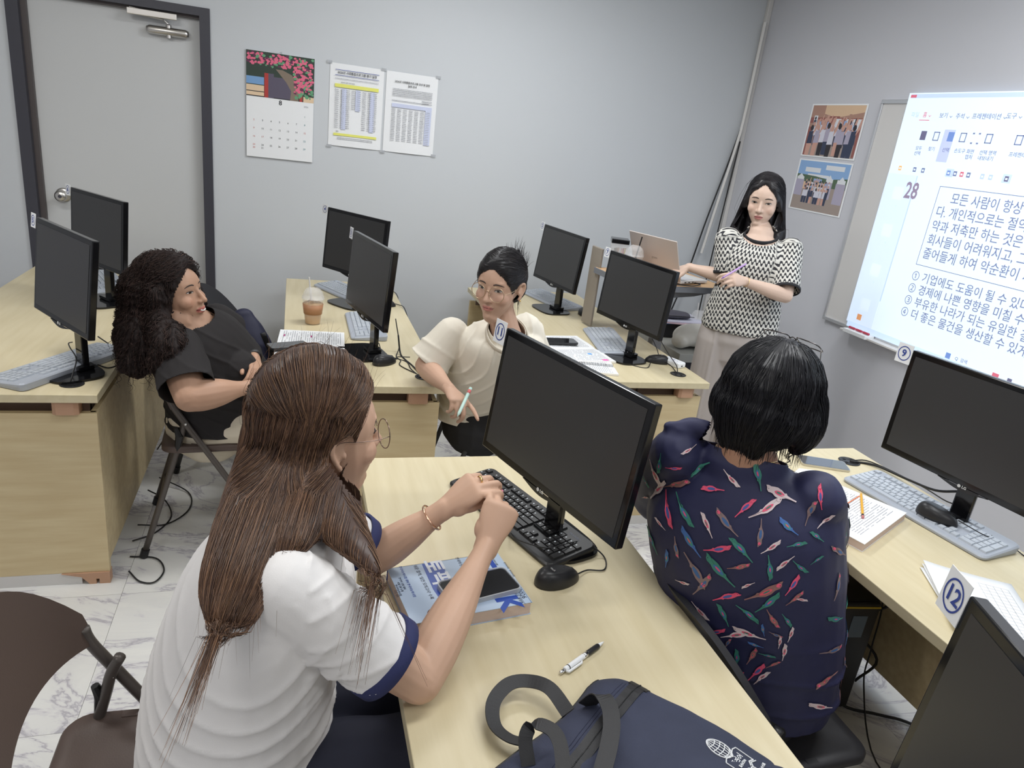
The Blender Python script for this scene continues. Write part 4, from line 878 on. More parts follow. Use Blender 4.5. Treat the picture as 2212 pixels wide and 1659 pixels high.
def head_prims(F, smile=0, wide=1.0, mouth=True):
    g = []
    g.append(F.E((0, -.010, .032), (.073, .093, .090)))
    rings = [(.045, .018, .064, .060), (.03, .026, .068*wide, .060), (.008, .026, .0665*wide, .0555), (-.02, .03, .064*wide, .0555), (-.045, .034, .057*wide, .0535), (-.068, .039, .045*wide, .0465), (-.088, .046, .030*wide, .036)]
    g.append(F.Lf([(0, cy, z) for z, cy, rx, ry in rings], [(rx, ry) for z, cy, rx, ry in rings]))
    g.append(F.Lf([(0, .079, .022), (0, .086, .006), (0, .096, -.012), (0, .1015, -.021)], [.0065, .007, .0085, .0095]))
    for s in (-1, 1):
        g.append(F.E((s*.0105, .0905, -.024), (.0075, .0085, .007)))
        g.append(F.E((s*.036*wide, .052, -.02), (.026, .027+.004*smile, .026)))
        g.append(F.E((s*.031, .063, .013), (.0165, .0135, .0115)))      # eyeball bulge with lids
        # ear
        g.append(F.Lf([(s*.071, .006, .018), (s*.078, -.004, .029), (s*.083, -.017, .026), (s*.083, -.021, .008), (s*.079, -.012, -.012), (s*.074, -.002, -.026)], [.0035, .0045, .005, .0048, .0045, .0055]))
        g.append(F.E((s*.074, -.008, .004), (.004, .014, .022)))
        g.append(F.E((s*.074, .004, -.004), (.006, .005, .007)))
    g.append(F.E((0, .0695, .037), (.046, .0155, .009)))
    g.append(F.E((0, .0835, -.047), (.020+.005*smile, .0088, .0055))); g.append(F.E((0, .083, -.0575), (.0165+.004*smile, .0092, .0062)))
    g.append(F.E((0, .0665, -.084), (.019, .0185, .015)))
    return g
def hand_prims(wr, d, n, side='R', k=.95, curls=None, thumb=None, spread=4, joints=None):
    d, n = unit(d), np.array(n, float); n = unit(n-d*np.dot(n, d)); t = np.cross(n, d) if side == 'R' else np.cross(d, n)
    wr = np.array(wr, float); g = []
    curls = curls or [(20, 25, 15)]*4
    kn = wr+d*.082*k
    g.append(loft([wr-d*.012*k, wr+d*.015*k, wr+d*.05*k, kn-d*.006*k], [(.0245*k, .0185*k), (.027*k, .0165*k), (.0365*k, .0145*k), (.0385*k, .0125*k)], t))
    g.append(ell(wr+d*.03*k+t*.022*k-n*.006*k, (.014*k, .024*k, .013*k), np.array([t, d, n]).T))
    tips = []
    for i, (off, L3, r0) in enumerate(((.027, (.040, .024, .019), .0088), (.009, (.044, .028, .020), .009), (-.0095, (.040, .026, .019), .0086), (-.027, (.031, .019, .017), .0078))):
        a0 = math.radians((1.5-i)*spread); b = kn+t*off*k-d*(.000, .0, .003, .010)[i]*k-n*.002*k; dd = d*math.cos(a0)+t*math.sin(a0); ang = 0
        pts = [b-dd*.018*k, b]; c = curls[i]
        p = b
        for L_, q_ in zip(L3, c):
            ang += math.radians(q_); v = dd*math.cos(ang)-n*math.sin(ang); p = p+v*L_*k; pts.append(p)
        g.append(loft(pts, [r0*k*f for f in (1.0, 1.0, .94, .86, .72)], t, n=10, m=3)); tips.append(pts[-1])
    if thumb is None: thumb = [(.020, .018, -.008), (.038, .045, -.016), (.048, .075, -.022), (.050, .100, -.026)]
    tp = [wr+(t*a+d*b+n*c)*k for a, b, c in thumb]
    g.append(loft(tp, [.0125*k, .0115*k, .0098*k, .0078*k], n, n=10, m=3)); tips.append(tp[-1])
    return g, tips
def arm_prims(sh, el, wr, k=1.0, side=None, fat=1.0):
    sh, el, wr = map(lambda p: np.array(p, float), (sh, el, wr))
    u = lambda s: sh+(el-sh)*s; f = lambda s: el+(wr-el)*s
    return [loft([sh, u(.3), u(.75), el], [.047*k*fat, .044*k*fat, .038*k*fat, .034*k*fat], m=4), loft([el, f(.22), f(.5), f(.8), wr], [.034*k*fat, .037*k*fat, .032*k*fat, .0245*k, (.023*k, .020*k)], m=4)]
def leg_prims(hip, kn, an, toe=None, k=1.0):
    hip, kn, an = map(lambda p: np.array(p, float), (hip, kn, an))
    u = lambda s: hip+(kn-hip)*s; f = lambda s: kn+(an-kn)*s
    g = [loft([hip, u(.3), u(.75), kn], [.085*k, .08*k, .06*k, .052*k], m=4), loft([kn, f(.25), f(.6), an], [.052*k, .054*k, .042*k, .033*k], m=4)]
    if toe is not None: g.append(loft([an-V(0, 0, .03), (an+np.array(toe))/2-V(0, 0, .02), np.array(toe)], [(.03, .03), (.036, .024), (.034, .014)], m=4))
    return g
SKIN = {}
def skin_mat(name, base, red=(.9, .55, .5)):
    return mat(name, base, .46, spec=.35, attr='Col', bump=(900, .08, (1, 1, 1)))
def paint_skin(me, F, base, lips=(.5, .17, .16), smile=0, blush=.25):
    P = getv(me); c = np.tile(np.array(base), (len(P), 1)); q = F.loc(P)
    n1 = nz(P, 14); c *= (1+.05*n1)[:, None]
    front = (q[:, 1] > .055) & (np.abs(q[:, 0]) < .04)
    w_ = .020+.005*smile
    d1 = ((q[:, 0]/w_)**2+((q[:, 2]+.0525-.10*smile*np.abs(q[:, 0]))/.0095)**2); m = front & (d1 < 1.0)
    c[m] = c[m]*.25+np.array(lips)*.75
    m2 = front & (np.abs(q[:, 2]+.0515-.12*smile*np.abs(q[:, 0])) < .0013) & (np.abs(q[:, 0]) < w_); c[m2] = np.array(lips)*.35
    for s in (-1, 1):
        g = np.exp(-(((q[:, 0]-s*.04)/.022)**2+((q[:, 2]+.018)/.018)**2))*(q[:, 1] > .02); c = c*(1-blush*g[:, None])+np.array((base[0]*1.05, base[1]*.72, base[2]*.72))*blush*g[:, None]
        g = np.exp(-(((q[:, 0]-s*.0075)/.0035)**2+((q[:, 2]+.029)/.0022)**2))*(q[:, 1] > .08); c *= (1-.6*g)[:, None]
    ng = (np.abs(q[:, 0]) < .12) & (np.abs(q[:, 2]) < .14); c[~ng] = np.array(base)*(1+.05*n1[~ng])[:, None]
    colour(me, np.clip(c, 0, 1))
def patch(F, bvh, pts, off=.0009, ray=(0, -1, 0)):
    """lay face-local (x,z) points onto the skin, shot from the front"""
    d = Vector(F.R @ np.array(ray, float)); out = []
    for x, z in pts:
        h = bvh.ray_cast(Vector(F.w((x, .16, z))), d, .2*F.k)
        out.append(np.array(h[0])-np.array(d)*off if h[0] else F.w((x, .07, z)))
    return out
def face_details(person, F, body, open_=.5, look=0, brow=(.06, .045, .04), sm=0, iris=(.02, .012, .008)):
    bvh = BVHTree.FromPolygons([v.co[:] for v in body.vertices], [p.vertices[:] for p in body.polygons])
    Mb = mat('brow_hair', brow, .8); Mw = mat('eye_white', (.62, .58, .55), .25); Mi = mat('iris_dark', iris, .12); Ml = mat('lash_dark', (.012, .009, .009), .6); Mlid = mat('lid_crease', (.26, .13, .09), .6)
    for s in (-1, 1):
        cx, cz, hw, hh = s*.0315, .011, .0135, .0052*open_
        P = []; n = 12
        for i in range(n+1):
            u = -1+2*i/n; top = hh*(1-u*u)**.6; bot = -hh*.75*(1-u*u)**.7; tl = .0012*(u if s > 0 else -u)
            P.append([(cx+hw*u, cz+bot+(top-bot)*j/4+tl) for j in range(5)])
        fl = patch(F, bvh, [p for r in P for p in r], .0007); g = np.array(fl).reshape(n+1, 5, 3)
        ob('eye', MB().grid(g).mesh('eye', Mw, True), person)
        ix = cx+look*.004; ring = [(ix+.0056*math.cos(a), cz+max(-hh*.72, min(hh*.96, .0056*math.sin(a)))) for a in np.linspace(0, 2*PI, 21)[:-1]]
        ip = patch(F, bvh, ring, .0011); ob('iris', MB().add(ip, [tuple(range(20))[::-1]]).mesh('iris', Mi), person)
        lash = patch(F, bvh, [P[i][4] for i in range(n+1)], .0012); ob('eyelashes', MB().tube(lash, [.0003]+[.0013]*(n-1)+[.0006], 5).mesh('lash', Ml, True), person)
        cr_ = patch(F, bvh, [(x*1, z+.0042) for x, z in [P[i][4] for i in range(1, n)]], .0001); ob('eyelid_crease', MB().tube(cr_, .00045, 4).mesh('crease', Mlid, True), person)
        bp = [(s*(.014+.034*i/8), .0305+.0045*math.sin(PI*min(1, i/8*1.05))**.8-(.003*(i/8)**2)) for i in range(9)]
        bw_ = patch(F, bvh, bp, .0003); ob('eyebrow', MB().tube(bw_, [.0013, .002, .0023, .0023, .0022, .002, .0017, .0012, .0006], 6, sq=(1.1, .6)).mesh('brow', Mb, True), person)
def strands(bvh, seeds, length, dirf, K=14, r=.0005, off=(.001, .005), jit=.25, curl=None, colf=None, tipr=.25, seed=1, fall=.0, stay=1.0):
    R_ = random.Random(seed); S = len(seeds); P = np.zeros((S, K, 3))
    for i, p0 in enumerate(seeds):
        L_ = length(p0, R_)*R_.uniform(.8, 1.1); st = L_/(K-1); o_ = R_.uniform(*off); p = Vector(p0); jd = Vector([R_.gauss(0, jit) for _ in range(3)]); ph = R_.uniform(0, 6.28)
        h = bvh.find_nearest(p); p = h[0]+h[1]*o_*.3; P[i, 0] = p; d = None
        for k in range(1, K):
            v = dirf(np.array(p)); v = Vector(v).normalized()+jd*(.3+.7*k/K)
            h = bvh.find_nearest(p); n_ = h[1]
            if (p-h[0]).length < .03 and stay: v = v-n_*v.dot(n_)
            v.normalize(); p = p+v*st; h = bvh.find_nearest(p)
            gap = (p-h[0]).dot(h[1])
            if gap < o_ or (gap < .012 and k/K < stay): p = h[0]+h[1]*o_
            P[i, k] = p
        if curl:
            amp, wl = curl; t = np.arange(K)*st; T = P[i, -1]-P[i, 0]; T = T/(np.linalg.norm(T)+1e-9); a = np.cross(T, (0, 0, 1)) if abs(T[2]) < .9 else np.cross(T, (1, 0, 0)); a /= np.linalg.norm(a); b = np.cross(T, a)
            e = np.minimum(1, t/.06)[:, None]*amp*R_.uniform(.6, 1.3); w_ = 2*PI*t/(wl*R_.uniform(.8, 1.3))+ph
            P[i] += e*(np.cos(w_)[:, None]*a+np.sin(w_)[:, None]*b)
    return P
def off_face(P, F, line, side_y=.015, lim=.004):
    q = F.loc(P.reshape(-1, 3)); m = (face_mask(q, line, side_y) > lim) & (np.linalg.norm(q, axis=1) < .14)
    return P[~m.reshape(P.shape[:2]).any(1)]
def strand_mesh(P, r, tipr=.3, colf=None, seed=2):
    S, K, _ = P.shape; T = np.gradient(P, axis=1); T /= (np.linalg.norm(T, axis=2, keepdims=True)+1e-9)
    a = np.cross(T, np.array([.3, .2, .93])); a /= (np.linalg.norm(a, axis=2, keepdims=True)+1e-9); b = np.cross(T, a)
    rr = r*(1-(1-tipr)*np.linspace(0, 1, K)**2)[None, :, None]*np.random.default_rng(seed).uniform(.7, 1.4, (S, 1, 1))
    V3 = np.stack([P+rr*(math.cos(q_)*a+math.sin(q_)*b) for q_ in (0, 2.094, 4.189)], 2).reshape(-1, 3)
    base = (np.arange(S)[:, None, None]*K+np.arange(K-1)[None, :, None])*3; j = np.arange(3)[None, None, :]; j2 = (j+1) % 3
    f = np.stack([base+j, base+j2, base+3+j2, base+3+j], -1).reshape(-1, 4)
    me = bpy.data.meshes.new('strands'); me.vertices.add(len(V3)); me.vertices.foreach_set('co', V3.astype(np.float32).ravel())
    me.loops.add(f.size); me.loops.foreach_set('vertex_index', f.astype(np.int32).ravel()); me.polygons.add(len(f)); me.polygons.foreach_set('loop_start', np.arange(0, f.size, 4, dtype=np.int32)); me.polygons.foreach_set('use_smooth', [True]*len(f)); me.update(calc_edges=True)
    if colf is not None:
        c = colf(S, K, P); colour(me, np.repeat(c.reshape(-1, 3), 3, 0))
    return me
def hair_colf(c1, c2, tip=0, seed=5):
    def f(S, K, P):
        r = np.random.default_rng(seed).uniform(0, 1, (S, 1, 1))**1.6; t = np.linspace(0, 1, K)[None, :, None]
        k = np.clip(r*.8+tip*t, 0, 1); return np.array(c1)*(1-k)+np.array(c2)*k
    return f
def scatter(me, n, keep=None, seed=3):
    R_ = random.Random(seed); vs = me.vertices; ps = me.polygons; areas = np.array([p.area for p in ps]); cum = np.cumsum(areas); out = []; tries = 0
    while len(out) < n and tries < n*12:
        tries += 1; p = ps[int(np.searchsorted(cum, R_.random()*cum[-1]))]; w_ = [R_.random() for _ in p.vertices]; s = sum(w_)
        q = sum((vs[v].co*a for v, a in zip(p.vertices, w_)), Vector())/s
        if keep is None or keep(np.array(q)): out.append(q)
    return out
def join_meshes(a, b):
    bm = bmesh.new(); bm.from_mesh(a); bm.from_mesh(b); bm.to_mesh(a); bm.free(); a.update(); return a
def face_mask(q, line, side_y=.015, zlow=-.2):
    """positive inside the bare face (head-local q)"""
    az = np.degrees(np.arctan2(np.abs(q[:, 0]), np.maximum(q[:, 1], 1e-4))); az[q[:, 1] < 0] = 95
    zl = np.interp(az, line[0], line[1]); return np.minimum(zl-q[:, 2], (q[:, 1]-side_y))
def hair_shell(F, prims, body, line, voxel=.004, taper=.02, side_y=.015, smooth=6, extra=None):
    me = union(prims, voxel, smooth); P = getv(me); q = F.loc(P)
    bvh = BVHTree.FromPolygons([v.co[:] for v in body.vertices], [p.vertices[:] for p in body.polygons])
    m = face_mask(q, line, side_y)
    near = (m > -taper) & (np.abs(q[:, 2]) < .16) & (np.linalg.norm(q, axis=1) < .16)
    for i in np.where(near)[0]:
        h = bvh.find_nearest(Vector(P[i]))
        if h[0] is not None:
            k = min(1, max(0, (-m[i])/taper))**.5; t = h[0]+h[1]*.0015; P[i] = np.array(t)*(1-k)+P[i]*k
    setv(me, P)
    bm = bmesh.new(); bm.from_mesh(me); bm.verts.ensure_lookup_table()
    lim = (m > .004) & (np.linalg.norm(q, axis=1) < .15)
    bmesh.ops.delete(bm, geom=[bm.verts[i] for i in np.where(lim)[0]], context='VERTS'); bm.to_mesh(me); bm.free(); me.update()
    return me
def bvh_of(me): return BVHTree.FromPolygons([v.co[:] for v in me.vertices], [p.vertices[:] for p in me.polygons])
def person(label, loc=(0, 0, 0)):
    t = bpy.data.objects.new('person', None); C.objects.link(t); t['label'] = label; t['category'] = 'person'; return t
def glasses(par, F, rad=.023, z=.008, y=.094, mt=None, square=False, rim=.0009, lens=True, cx=.031, name='spectacles'):
    mt = mt or M_gold; hw = rad
    for s in (-1, 1):
        ring = []
        for a in np.linspace(0, 2*PI, 33)[:-1]:
            ca, sa = math.cos(a), math.sin(a); e = .55 if square else 1
            ring.append(F.w((s*cx+hw*math.copysign(abs(ca)**e, ca), y-.25*abs(s*cx+hw*ca)**1.35+.0, z+hw*(.8 if square else .98)*math.copysign(abs(sa)**e, sa))))
        m = MB().tube(ring+[ring[0]], rim*F.k, 6, cap=False); ob('spectacle_rim', m.mesh('rim', mt, True), par)
        if lens: ob('spectacle_lens', MB().add(ring, [tuple(range(32))]).mesh('lens', mat('lens_thin', (.95, .97, 1), .03, alpha=.04)), par)
        ex = s*(cx+hw); pts = [F.w((ex, y-.25*abs(ex)**1.35, z+.006)), F.w((s*.070, y-.035, z+.008)), F.w((s*.0755, .03, z+.012)), F.w((s*.0775, -.005, z+.016)), F.w((s*.078, -.025, z-.002))]
        ob('temple_arm', MB().tube(smooth_path(pts, 4), rim*.8*F.k, 6).mesh('temple', mt, True), par)
        ob('nose_pad', MB().tube([F.w((s*.009, y-.004, z-.004)), F.w((s*.0105, y-.010, z-.008))], .0012*F.k, 6).mesh('pad', mt), par)
    ob('bridge', MB().tube(smooth_path([F.w((-cx+hw, y-.003, z+.004)), F.w((0, y, z+.008)), F.w((cx-hw, y-.003, z+.004))], 4), rim*F.k, 6).mesh('bridge', mt, True), par)
# ------------------------------------------------------------------ navy bag on the front desk
bagt = thing('laptop_bag', 'flat navy zipped bag with black handles and a white globe emblem', 'bag')
M_bag = mat('navy_canvas', sr(54, 59, 80), .75, bump=(500, .35, (1, 1, 1)), var=(sr(48, 53, 73), 9, (1, 1, 1), 4)); M_web = mat('black_webbing', (.022, .022, .024), .5, bump=(900, .3, (1, 1, 1)))
OUT = smooth_path([V(.517, .906, 0), V(.545, .922, 0), V(.576, .920, 0), V(.602, .897, 0), V(.625, .868, 0), V(.659, .832, 0), V(.706, .772, 0), V(.744, .714, 0), V(.760, .688, 0), V(.762, .672, 0), V(.778, .664, 0), V(.790, .642, 0), V(.785, .60, 0), V(.73, .55, 0), V(.55, .50, 0), V(.36, .50, 0), V(.25, .58, 0), V(.245, .68, 0), V(.275, .745, 0), V(.34, .788, 0), V(.423, .832, 0), V(.475, .868, 0), V(.517, .906, 0)], 5)[:-1]
OUT = np.array(OUT); nO = len(OUT); cB = V(.50, .70, 0)
ZG0, ZG1 = V(.603, .872, 0), V(.30, .628, 0)          # zip line; the gusset lies on its left side
zd = unit(ZG1-ZG0); zn = V(-zd[1], zd[0], 0); zn = zn if np.dot(zn, V(-1, 1, 0)) > 0 else -zn
def bag_z(p, s):
    d = float(np.dot(np.array([p[0], p[1], 0])-ZG0, zn)); h = .056-.018*max(0, min(1, (d)/.07))
    wv = .0035*mnoise.noise(Vector((p[0]*9, p[1]*9, 0)))+.002*mnoise.noise(Vector((p[0]*24, p[1]*24, 3)))
    return .7215+(h+wv*2)*(1-s**7)**.45
rings = []
for s in (1.0, .999, .99, .975, .95, .9, .82, .72, .6, .46, .32, .18, .06):
    R1 = []
    for p in OUT: q_ = cB+(p-cB)*s; R1.append((q_[0], q_[1], bag_z(q_, s)))
    rings.append(R1)
m = MB(); m.add([p for r in rings for p in r]+[(cB[0], cB[1], bag_z(cB, 0))], [(i*nO+j, i*nO+(j+1) % nO, (i+1)*nO+(j+1) % nO, (i+1)*nO+j) for i in range(len(rings)-1) for j in range(nO)]+[((len(rings)-1)*nO+j, (len(rings)-1)*nO+(j+1) % nO, len(rings)*nO) for j in range(nO)]+[tuple(range(nO))[::-1]])
ob('bag_body', m.mesh('bag', M_bag, True), bagt); bvB = BVHTree.FromPolygons([Vector(v) for v in m.v], m.f)
def drop(p, off=.001):
    h = bvB.ray_cast(Vector((p[0], p[1], 1.2)), Vector((0, 0, -1)), 1); return V(p[0], p[1], (h[0].z if h[0] else .7205)+off)
def ribbon(c, wdir, wd, th, off=None, n=3):
    """flat band along points; wdir(i) = width direction"""
    c = [np.array(p, float) for p in c]; P = []
    for i, p in enumerate(c):
        t = unit(c[min(i+1, len(c)-1)]-c[max(i-1, 0)]); w_ = np.array(wdir(i), float); w_ = unit(w_-t*np.dot(w_, t)); u_ = np.cross(t, w_)
        P.append([p-w_*wd/2-u_*th/2, p+w_*wd/2-u_*th/2, p+w_*wd/2+u_*th/2, p-w_*wd/2+u_*th/2])
    m = MB(); k = len(P); vs = [q for r in P for q in r]
    return m.add(vs, [(i*4+j, i*4+(j+1) % 4, (i+1)*4+(j+1) % 4, (i+1)*4+j) for i in range(k-1) for j in range(4)]+[(3, 2, 1, 0), ((k-1)*4, (k-1)*4+1, (k-1)*4+2, (k-1)*4+3)])
zl = [drop(ZG0+(ZG1-ZG0)*t, .0008) for t in np.linspace(.0, 1, 30)]
ob('zip_tape', ribbon(zl, lambda i: zn, .026, .0016).mesh('zip', M_web), bagt)
zt_ = MB()
for i in range(140):
    p = ZG0+(ZG1-ZG0)*(i+.5)/140; p = drop(p, .0018); zt_.box(p[0]-.0008, p[0]+.0008, p[1]-.0008, p[1]+.0008, p[2]-.0008, p[2]+.0008)
ob('zip_teeth', zt_.mesh('teeth', M_blk2), bagt, kind='stuff')
for dn in (.020, .026): ob('seam', MB().tube([drop(ZG0+zn*dn+(ZG1-ZG0)*t, .0002) for t in np.linspace(.06, .95, 30)], .0006, 4).mesh('seam', mat('navy_thread', sr(40, 44, 66), .8)), bagt)
pl = [OUT[i % nO] for i in range(nO-31, nO+6)]
ob('piping', MB().tube([(p[0]-.0005, p[1]+.0005, .7215+.034) if 0 else tuple(drop(cB+(np.array(p)-cB)*.985, .0006)) for p in pl], .0022, 6).mesh('piping', M_web, True), bagt)
# far handle lying on the desk
hp = smooth_path([drop(V(.372, .800, 0), .002), V(.343, .815, .742), V(.327, .846, .742), V(.337, .890, .745), V(.372, .922, .748), V(.408, .922, .75), V(.437, .893, .757), drop(V(.456, .846, 0), .002)], 6)
ctr = V(.395, .855, .74); ob('handle', ribbon(hp, lambda i: (hp[i]-ctr)*V(1, 1, .0)+V(0, 0, .018), .025, .002).mesh('handle', M_web), bagt)
hp2 = smooth_path([drop(V(.480, .838, 0), .002)+V(0, 0, .0), V(.496, .822, .800), V(.497, .79, .806), V(.486, .755, .804), V(.466, .72, .80), V(.445, .69, .795), V(.41, .64, .79)], 6)
ob('handle', ribbon(hp2, lambda i: V(1, -.35, .15), .027, .002).mesh('handle', M_web), bagt)
hp3 = smooth_path([drop(V(.352, .745, 0), .002), V(.352, .772, .786), V(.368, .782, .800), V(.388, .762, .806), V(.392, .735, .806), V(.385, .70, .80), V(.37, .66, .79)], 6)
ob('handle', ribbon(hp3, lambda i: V(1, .2, .3), .022, .002).mesh('handle', M_web), bagt)
ob('zip_lining', ribbon([drop(ZG0+(ZG1-ZG0)*t+zn*.0, .0004) for t in np.linspace(-.02, .05, 6)], lambda i: zn, .034, .0018).mesh('lining', M_web), bagt)
# printed emblem: globe above an open book
Mw_ = mat('emblem_white', sr(228, 230, 232), .6); ec = V(.672, .688, 0); eu = unit(V(-.032, .042, 0)); er = V(eu[1], -eu[0], 0)
ep = lambda x, y: drop(ec+(er*x+eu*y)*.92, .0009)
def eline(pts, r=.0008): ob('emblem_print', MB().tube([ep(x, y) for x, y in pts], r, 5, sq=None).mesh('emblem', Mw_), bagt)
cir = lambda cx, cy, a, b, t0=0, t1=360, n=26: [(cx+a*math.cos(D(t)), cy+b*math.sin(D(t))) for t in np.linspace(t0, t1, n)]
eline(cir(-.002, .027, .0165, .0225), .0012)
for a in (.004, .0105): eline(cir(-.002, .027, a, .0225))
for k in (-.6, -.2, .2, .6): hw = .0165*math.sqrt(1-k*k); eline([(-.002-hw+2*hw*i/8, .027+.0225*k-.0035*math.sin(PI*i/8)) for i in range(9)])
eline([(-.024, .006), (-.024, -.026)], .001); eline([(.024, .006), (.024, -.026)], .001)
eline([(-.024, .006), (-.015, .009), (-.006, .007), (0, .002)], .001); eline([(.024, .006), (.015, .009), (.006, .007), (0, .002)], .001)
for s in (-1, 1):
    eline([(s*.024, -.026), (s*.014, -.022), (s*.004, -.028)], .0013); eline([(s*.026, -.030), (s*.014, -.0255), (s*.004, -.032)], .0011)
eline(cir(-.0, -.035, .0045, .005), .0012)
def etext(body, size, x, y):
    p = ep(x, y); h = bvB.ray_cast(Vector((p[0], p[1], 1.2)), Vector((0, 0, -1)), 1)[1]; X = unit(er-np.array(h)*np.dot(er, h)); Y = np.cross(np.array(h), X)
    o = ob('emblem_lettering', text_mesh(body, size, Mw_, bold=.0002), bagt); o.matrix_basis = basis(p+np.array(h)*.0007, X, Y, np.array(h))
etext('한국어', .0115, 0, -.004); etext('한국어교육', .0055, 0, -.0145); etext('한국어 · 한국어시험', .0052, .004, -.043)
# ------------------------------------------------------------------ the standing teacher
def limb_uv(P, torso_c, arms):
    """fabric coordinates in metres: around/along torso or sleeve"""
    q = P-np.array(torso_c); ang = np.arctan2(q[:, 1], q[:, 0]); u = ang*.15; v = P[:, 2].copy()
    for sh, el in arms:
        sh, el = np.array(sh), np.array(el); ax = unit(el-sh); d = P-sh; s = d @ ax; rad = np.linalg.norm(d-s[:, None]*ax, axis=1)
        m = (s > -.01) & (rad < .085); a = np.cross(ax, (0, 0, 1)); a = unit(a); b = np.cross(ax, a)
        u[m] = np.arctan2(d[m] @ b, d[m] @ a)*.065; v[m] = -s[m]
    return np.stack([u, v, 0*u], 1)
def knit_mat():
    m = bpy.data.materials.new('wave_knit'); m.use_nodes = True; nt = m.node_tree; b = nt.nodes['Principled BSDF']; N = nt.nodes.new; L = nt.links.new
    a = N('ShaderNodeAttribute'); a.attribute_name = 'pat'; s = N('ShaderNodeSeparateXYZ'); L(a.outputs['Vector'], s.inputs[0])
    def M(op, x, y=None, z=None):
        n = N('ShaderNodeMath'); n.operation = op
        for i, q_ in enumerate((x, y, z)):
            if q_ is None: continue
            if isinstance(q_, (int, float)): n.inputs[i].default_value = q_
            else: L(q_, n.inputs[i])
        return n.outputs[0]
    rowh, per = .031, .023
    row = M('FLOOR', M('DIVIDE', s.outputs[1], rowh))
    sh = M('MULTIPLY', M('MODULO', row, 2), 0)
    w_ = M('SINE', M('MULTIPLY', M('ADD', s.outputs[0], sh), 2*PI/per))
    w2 = M('MAXIMUM', M('MINIMUM', M('MULTIPLY', w_, 1.7), 1), -1)
    ph = M('ADD', M('DIVIDE', s.outputs[1], rowh), M('MULTIPLY', w2, .25))
    st = M('SINE', M('MULTIPLY', ph, 2*PI))
    r = N('ShaderNodeValToRGB'); e = r.color_ramp.elements; e[0].position = .33; e[0].color = (.03, .03, .036, 1); e[1].position = .39; e[1].color = (*sr(214, 212, 205), 1)
    L(M('MULTIPLY_ADD', st, .5, .5), r.inputs[0]); L(r.outputs[0], b.inputs['Base Color']); b.inputs['Roughness'].default_value = .85
    bp = N('ShaderNodeBump'); bp.inputs['Strength'].default_value = .5; bp.inputs['Distance'].default_value = .002; L(st, bp.inputs['Height']); L(bp.outputs[0], b.inputs['Normal'])
    return m
def store_pat(me, uv):
    at = me.attributes.new('pat', 'FLOAT_VECTOR', 'POINT'); at.data.foreach_set('vector', uv.astype(np.float32).ravel())
def ring_cuff(c, n_, ra, rb, h, th, a=None, N_=36):
    """open band of cloth around a limb end"""
    n_ = unit(n_); a = unit(np.cross(n_, (0, 0, 1) if abs(n_[2]) < .9 else (1, 0, 0))) if a is None else unit(a-n_*np.dot(a, n_)); b = np.cross(n_, a); m = MB(); rings = []
    for r_, z in ((0, -h/2), (th, -h/2+th*.5), (th, h/2-th*.5), (0, h/2), (-th*.6, h/2), (-th*.6, -h/2)):
        rings.append([np.array(c)+n_*z+(ra+r_)*math.cos(2*PI*j/N_)*a+(rb+r_)*math.sin(2*PI*j/N_)*b for j in range(N_)])
    rings.append(rings[0]); k = len(rings)
    return m.add([p for r in rings for p in r], [(i*N_+j, i*N_+(j+1) % N_, (i+1)*N_+(j+1) % N_, (i+1)*N_+j) for i in range(k-1) for j in range(N_)])

pe = person('standing woman in black and white patterned knit top and grey trousers, holding a pen')
tc = V(2.085, 2.875, 0)
tf = unit(V(-.60, -.80, 0)); tr_ = V(tf[1], -tf[0], 0)      # body forward, body right
at3 = lambda f, r, z: tc+tf*f+tr_*r+V(0, 0, z)
FE = Frame(V(2.097, 2.927, 1.488), V(-.66, -.72, -.16), (0.0, -.0, 1), 1.0)
shR, shL = at3(-.0, .142, 1.30), at3(.0, -.142, 1.295)
elR, wrR = V(1.98, 2.922, 1.129), V(1.857, 3.068, 1.138)
elL, wrL = V(2.134, 2.661, 1.107), V(1.915, 2.687, 1.158)
g = head_prims(FE, 0, .97)
g.append(loft([FE.w((0, -.022, -.05)), FE.w((0, -.03, -.1)), at3(-.015, 0, 1.34)], [.049, .047, .056]))
g.append(loft([at3(0, 0, .84), at3(0, 0, .92), at3(.0, 0, 1.06), at3(0.005, 0, 1.18), at3(0, 0, 1.27), at3(-.01, 0, 1.34)], [(.16, .105), (.155, .1), (.125, .09), (.14, .1), (.15, .085), (.06, .055)], tr_))
g += [ell(shR, .046), ell(shL, .046)]+arm_prims(shR, elR, wrR, .92)+arm_prims(shL, elL, wrL, .92)
hR, _ = hand_prims(wrR, unit(V(1.77, 3.114, 1.093)-wrR), V(-.1, -.2, 1), 'R', .92, [(25, 30, 15)]*4); g += hR
dL = unit(V(1.772, 2.642, 1.178)-wrL); hL, tL = hand_prims(wrL, dL, V(-.3, -.75, .55), 'L', .92, [(38, 52, 20), (44, 55, 25), (48, 55, 25), (52, 50, 25)], thumb=[(.018, .02, -.012), (.03, .05, -.028), (.028, .075, -.036), (.022, .095, -.034)]); g += hL
for s in (1, -1): g += leg_prims(at3(0, .085*s, .86), at3(.03, .1*s, .48), at3(0, .11*s, .08), at3(.13, .12*s, .035), .95)
body = union(g, .0036, 3, .55)
skE = sr(214, 186, 168); paint_skin(body, FE, skE, sr(176, 96, 98), blush=.18)
finish(body, skin_mat('skin_fair', skE)); ob('body', body, pe); face_details(pe, FE, body, open_=.85, look=-.2)
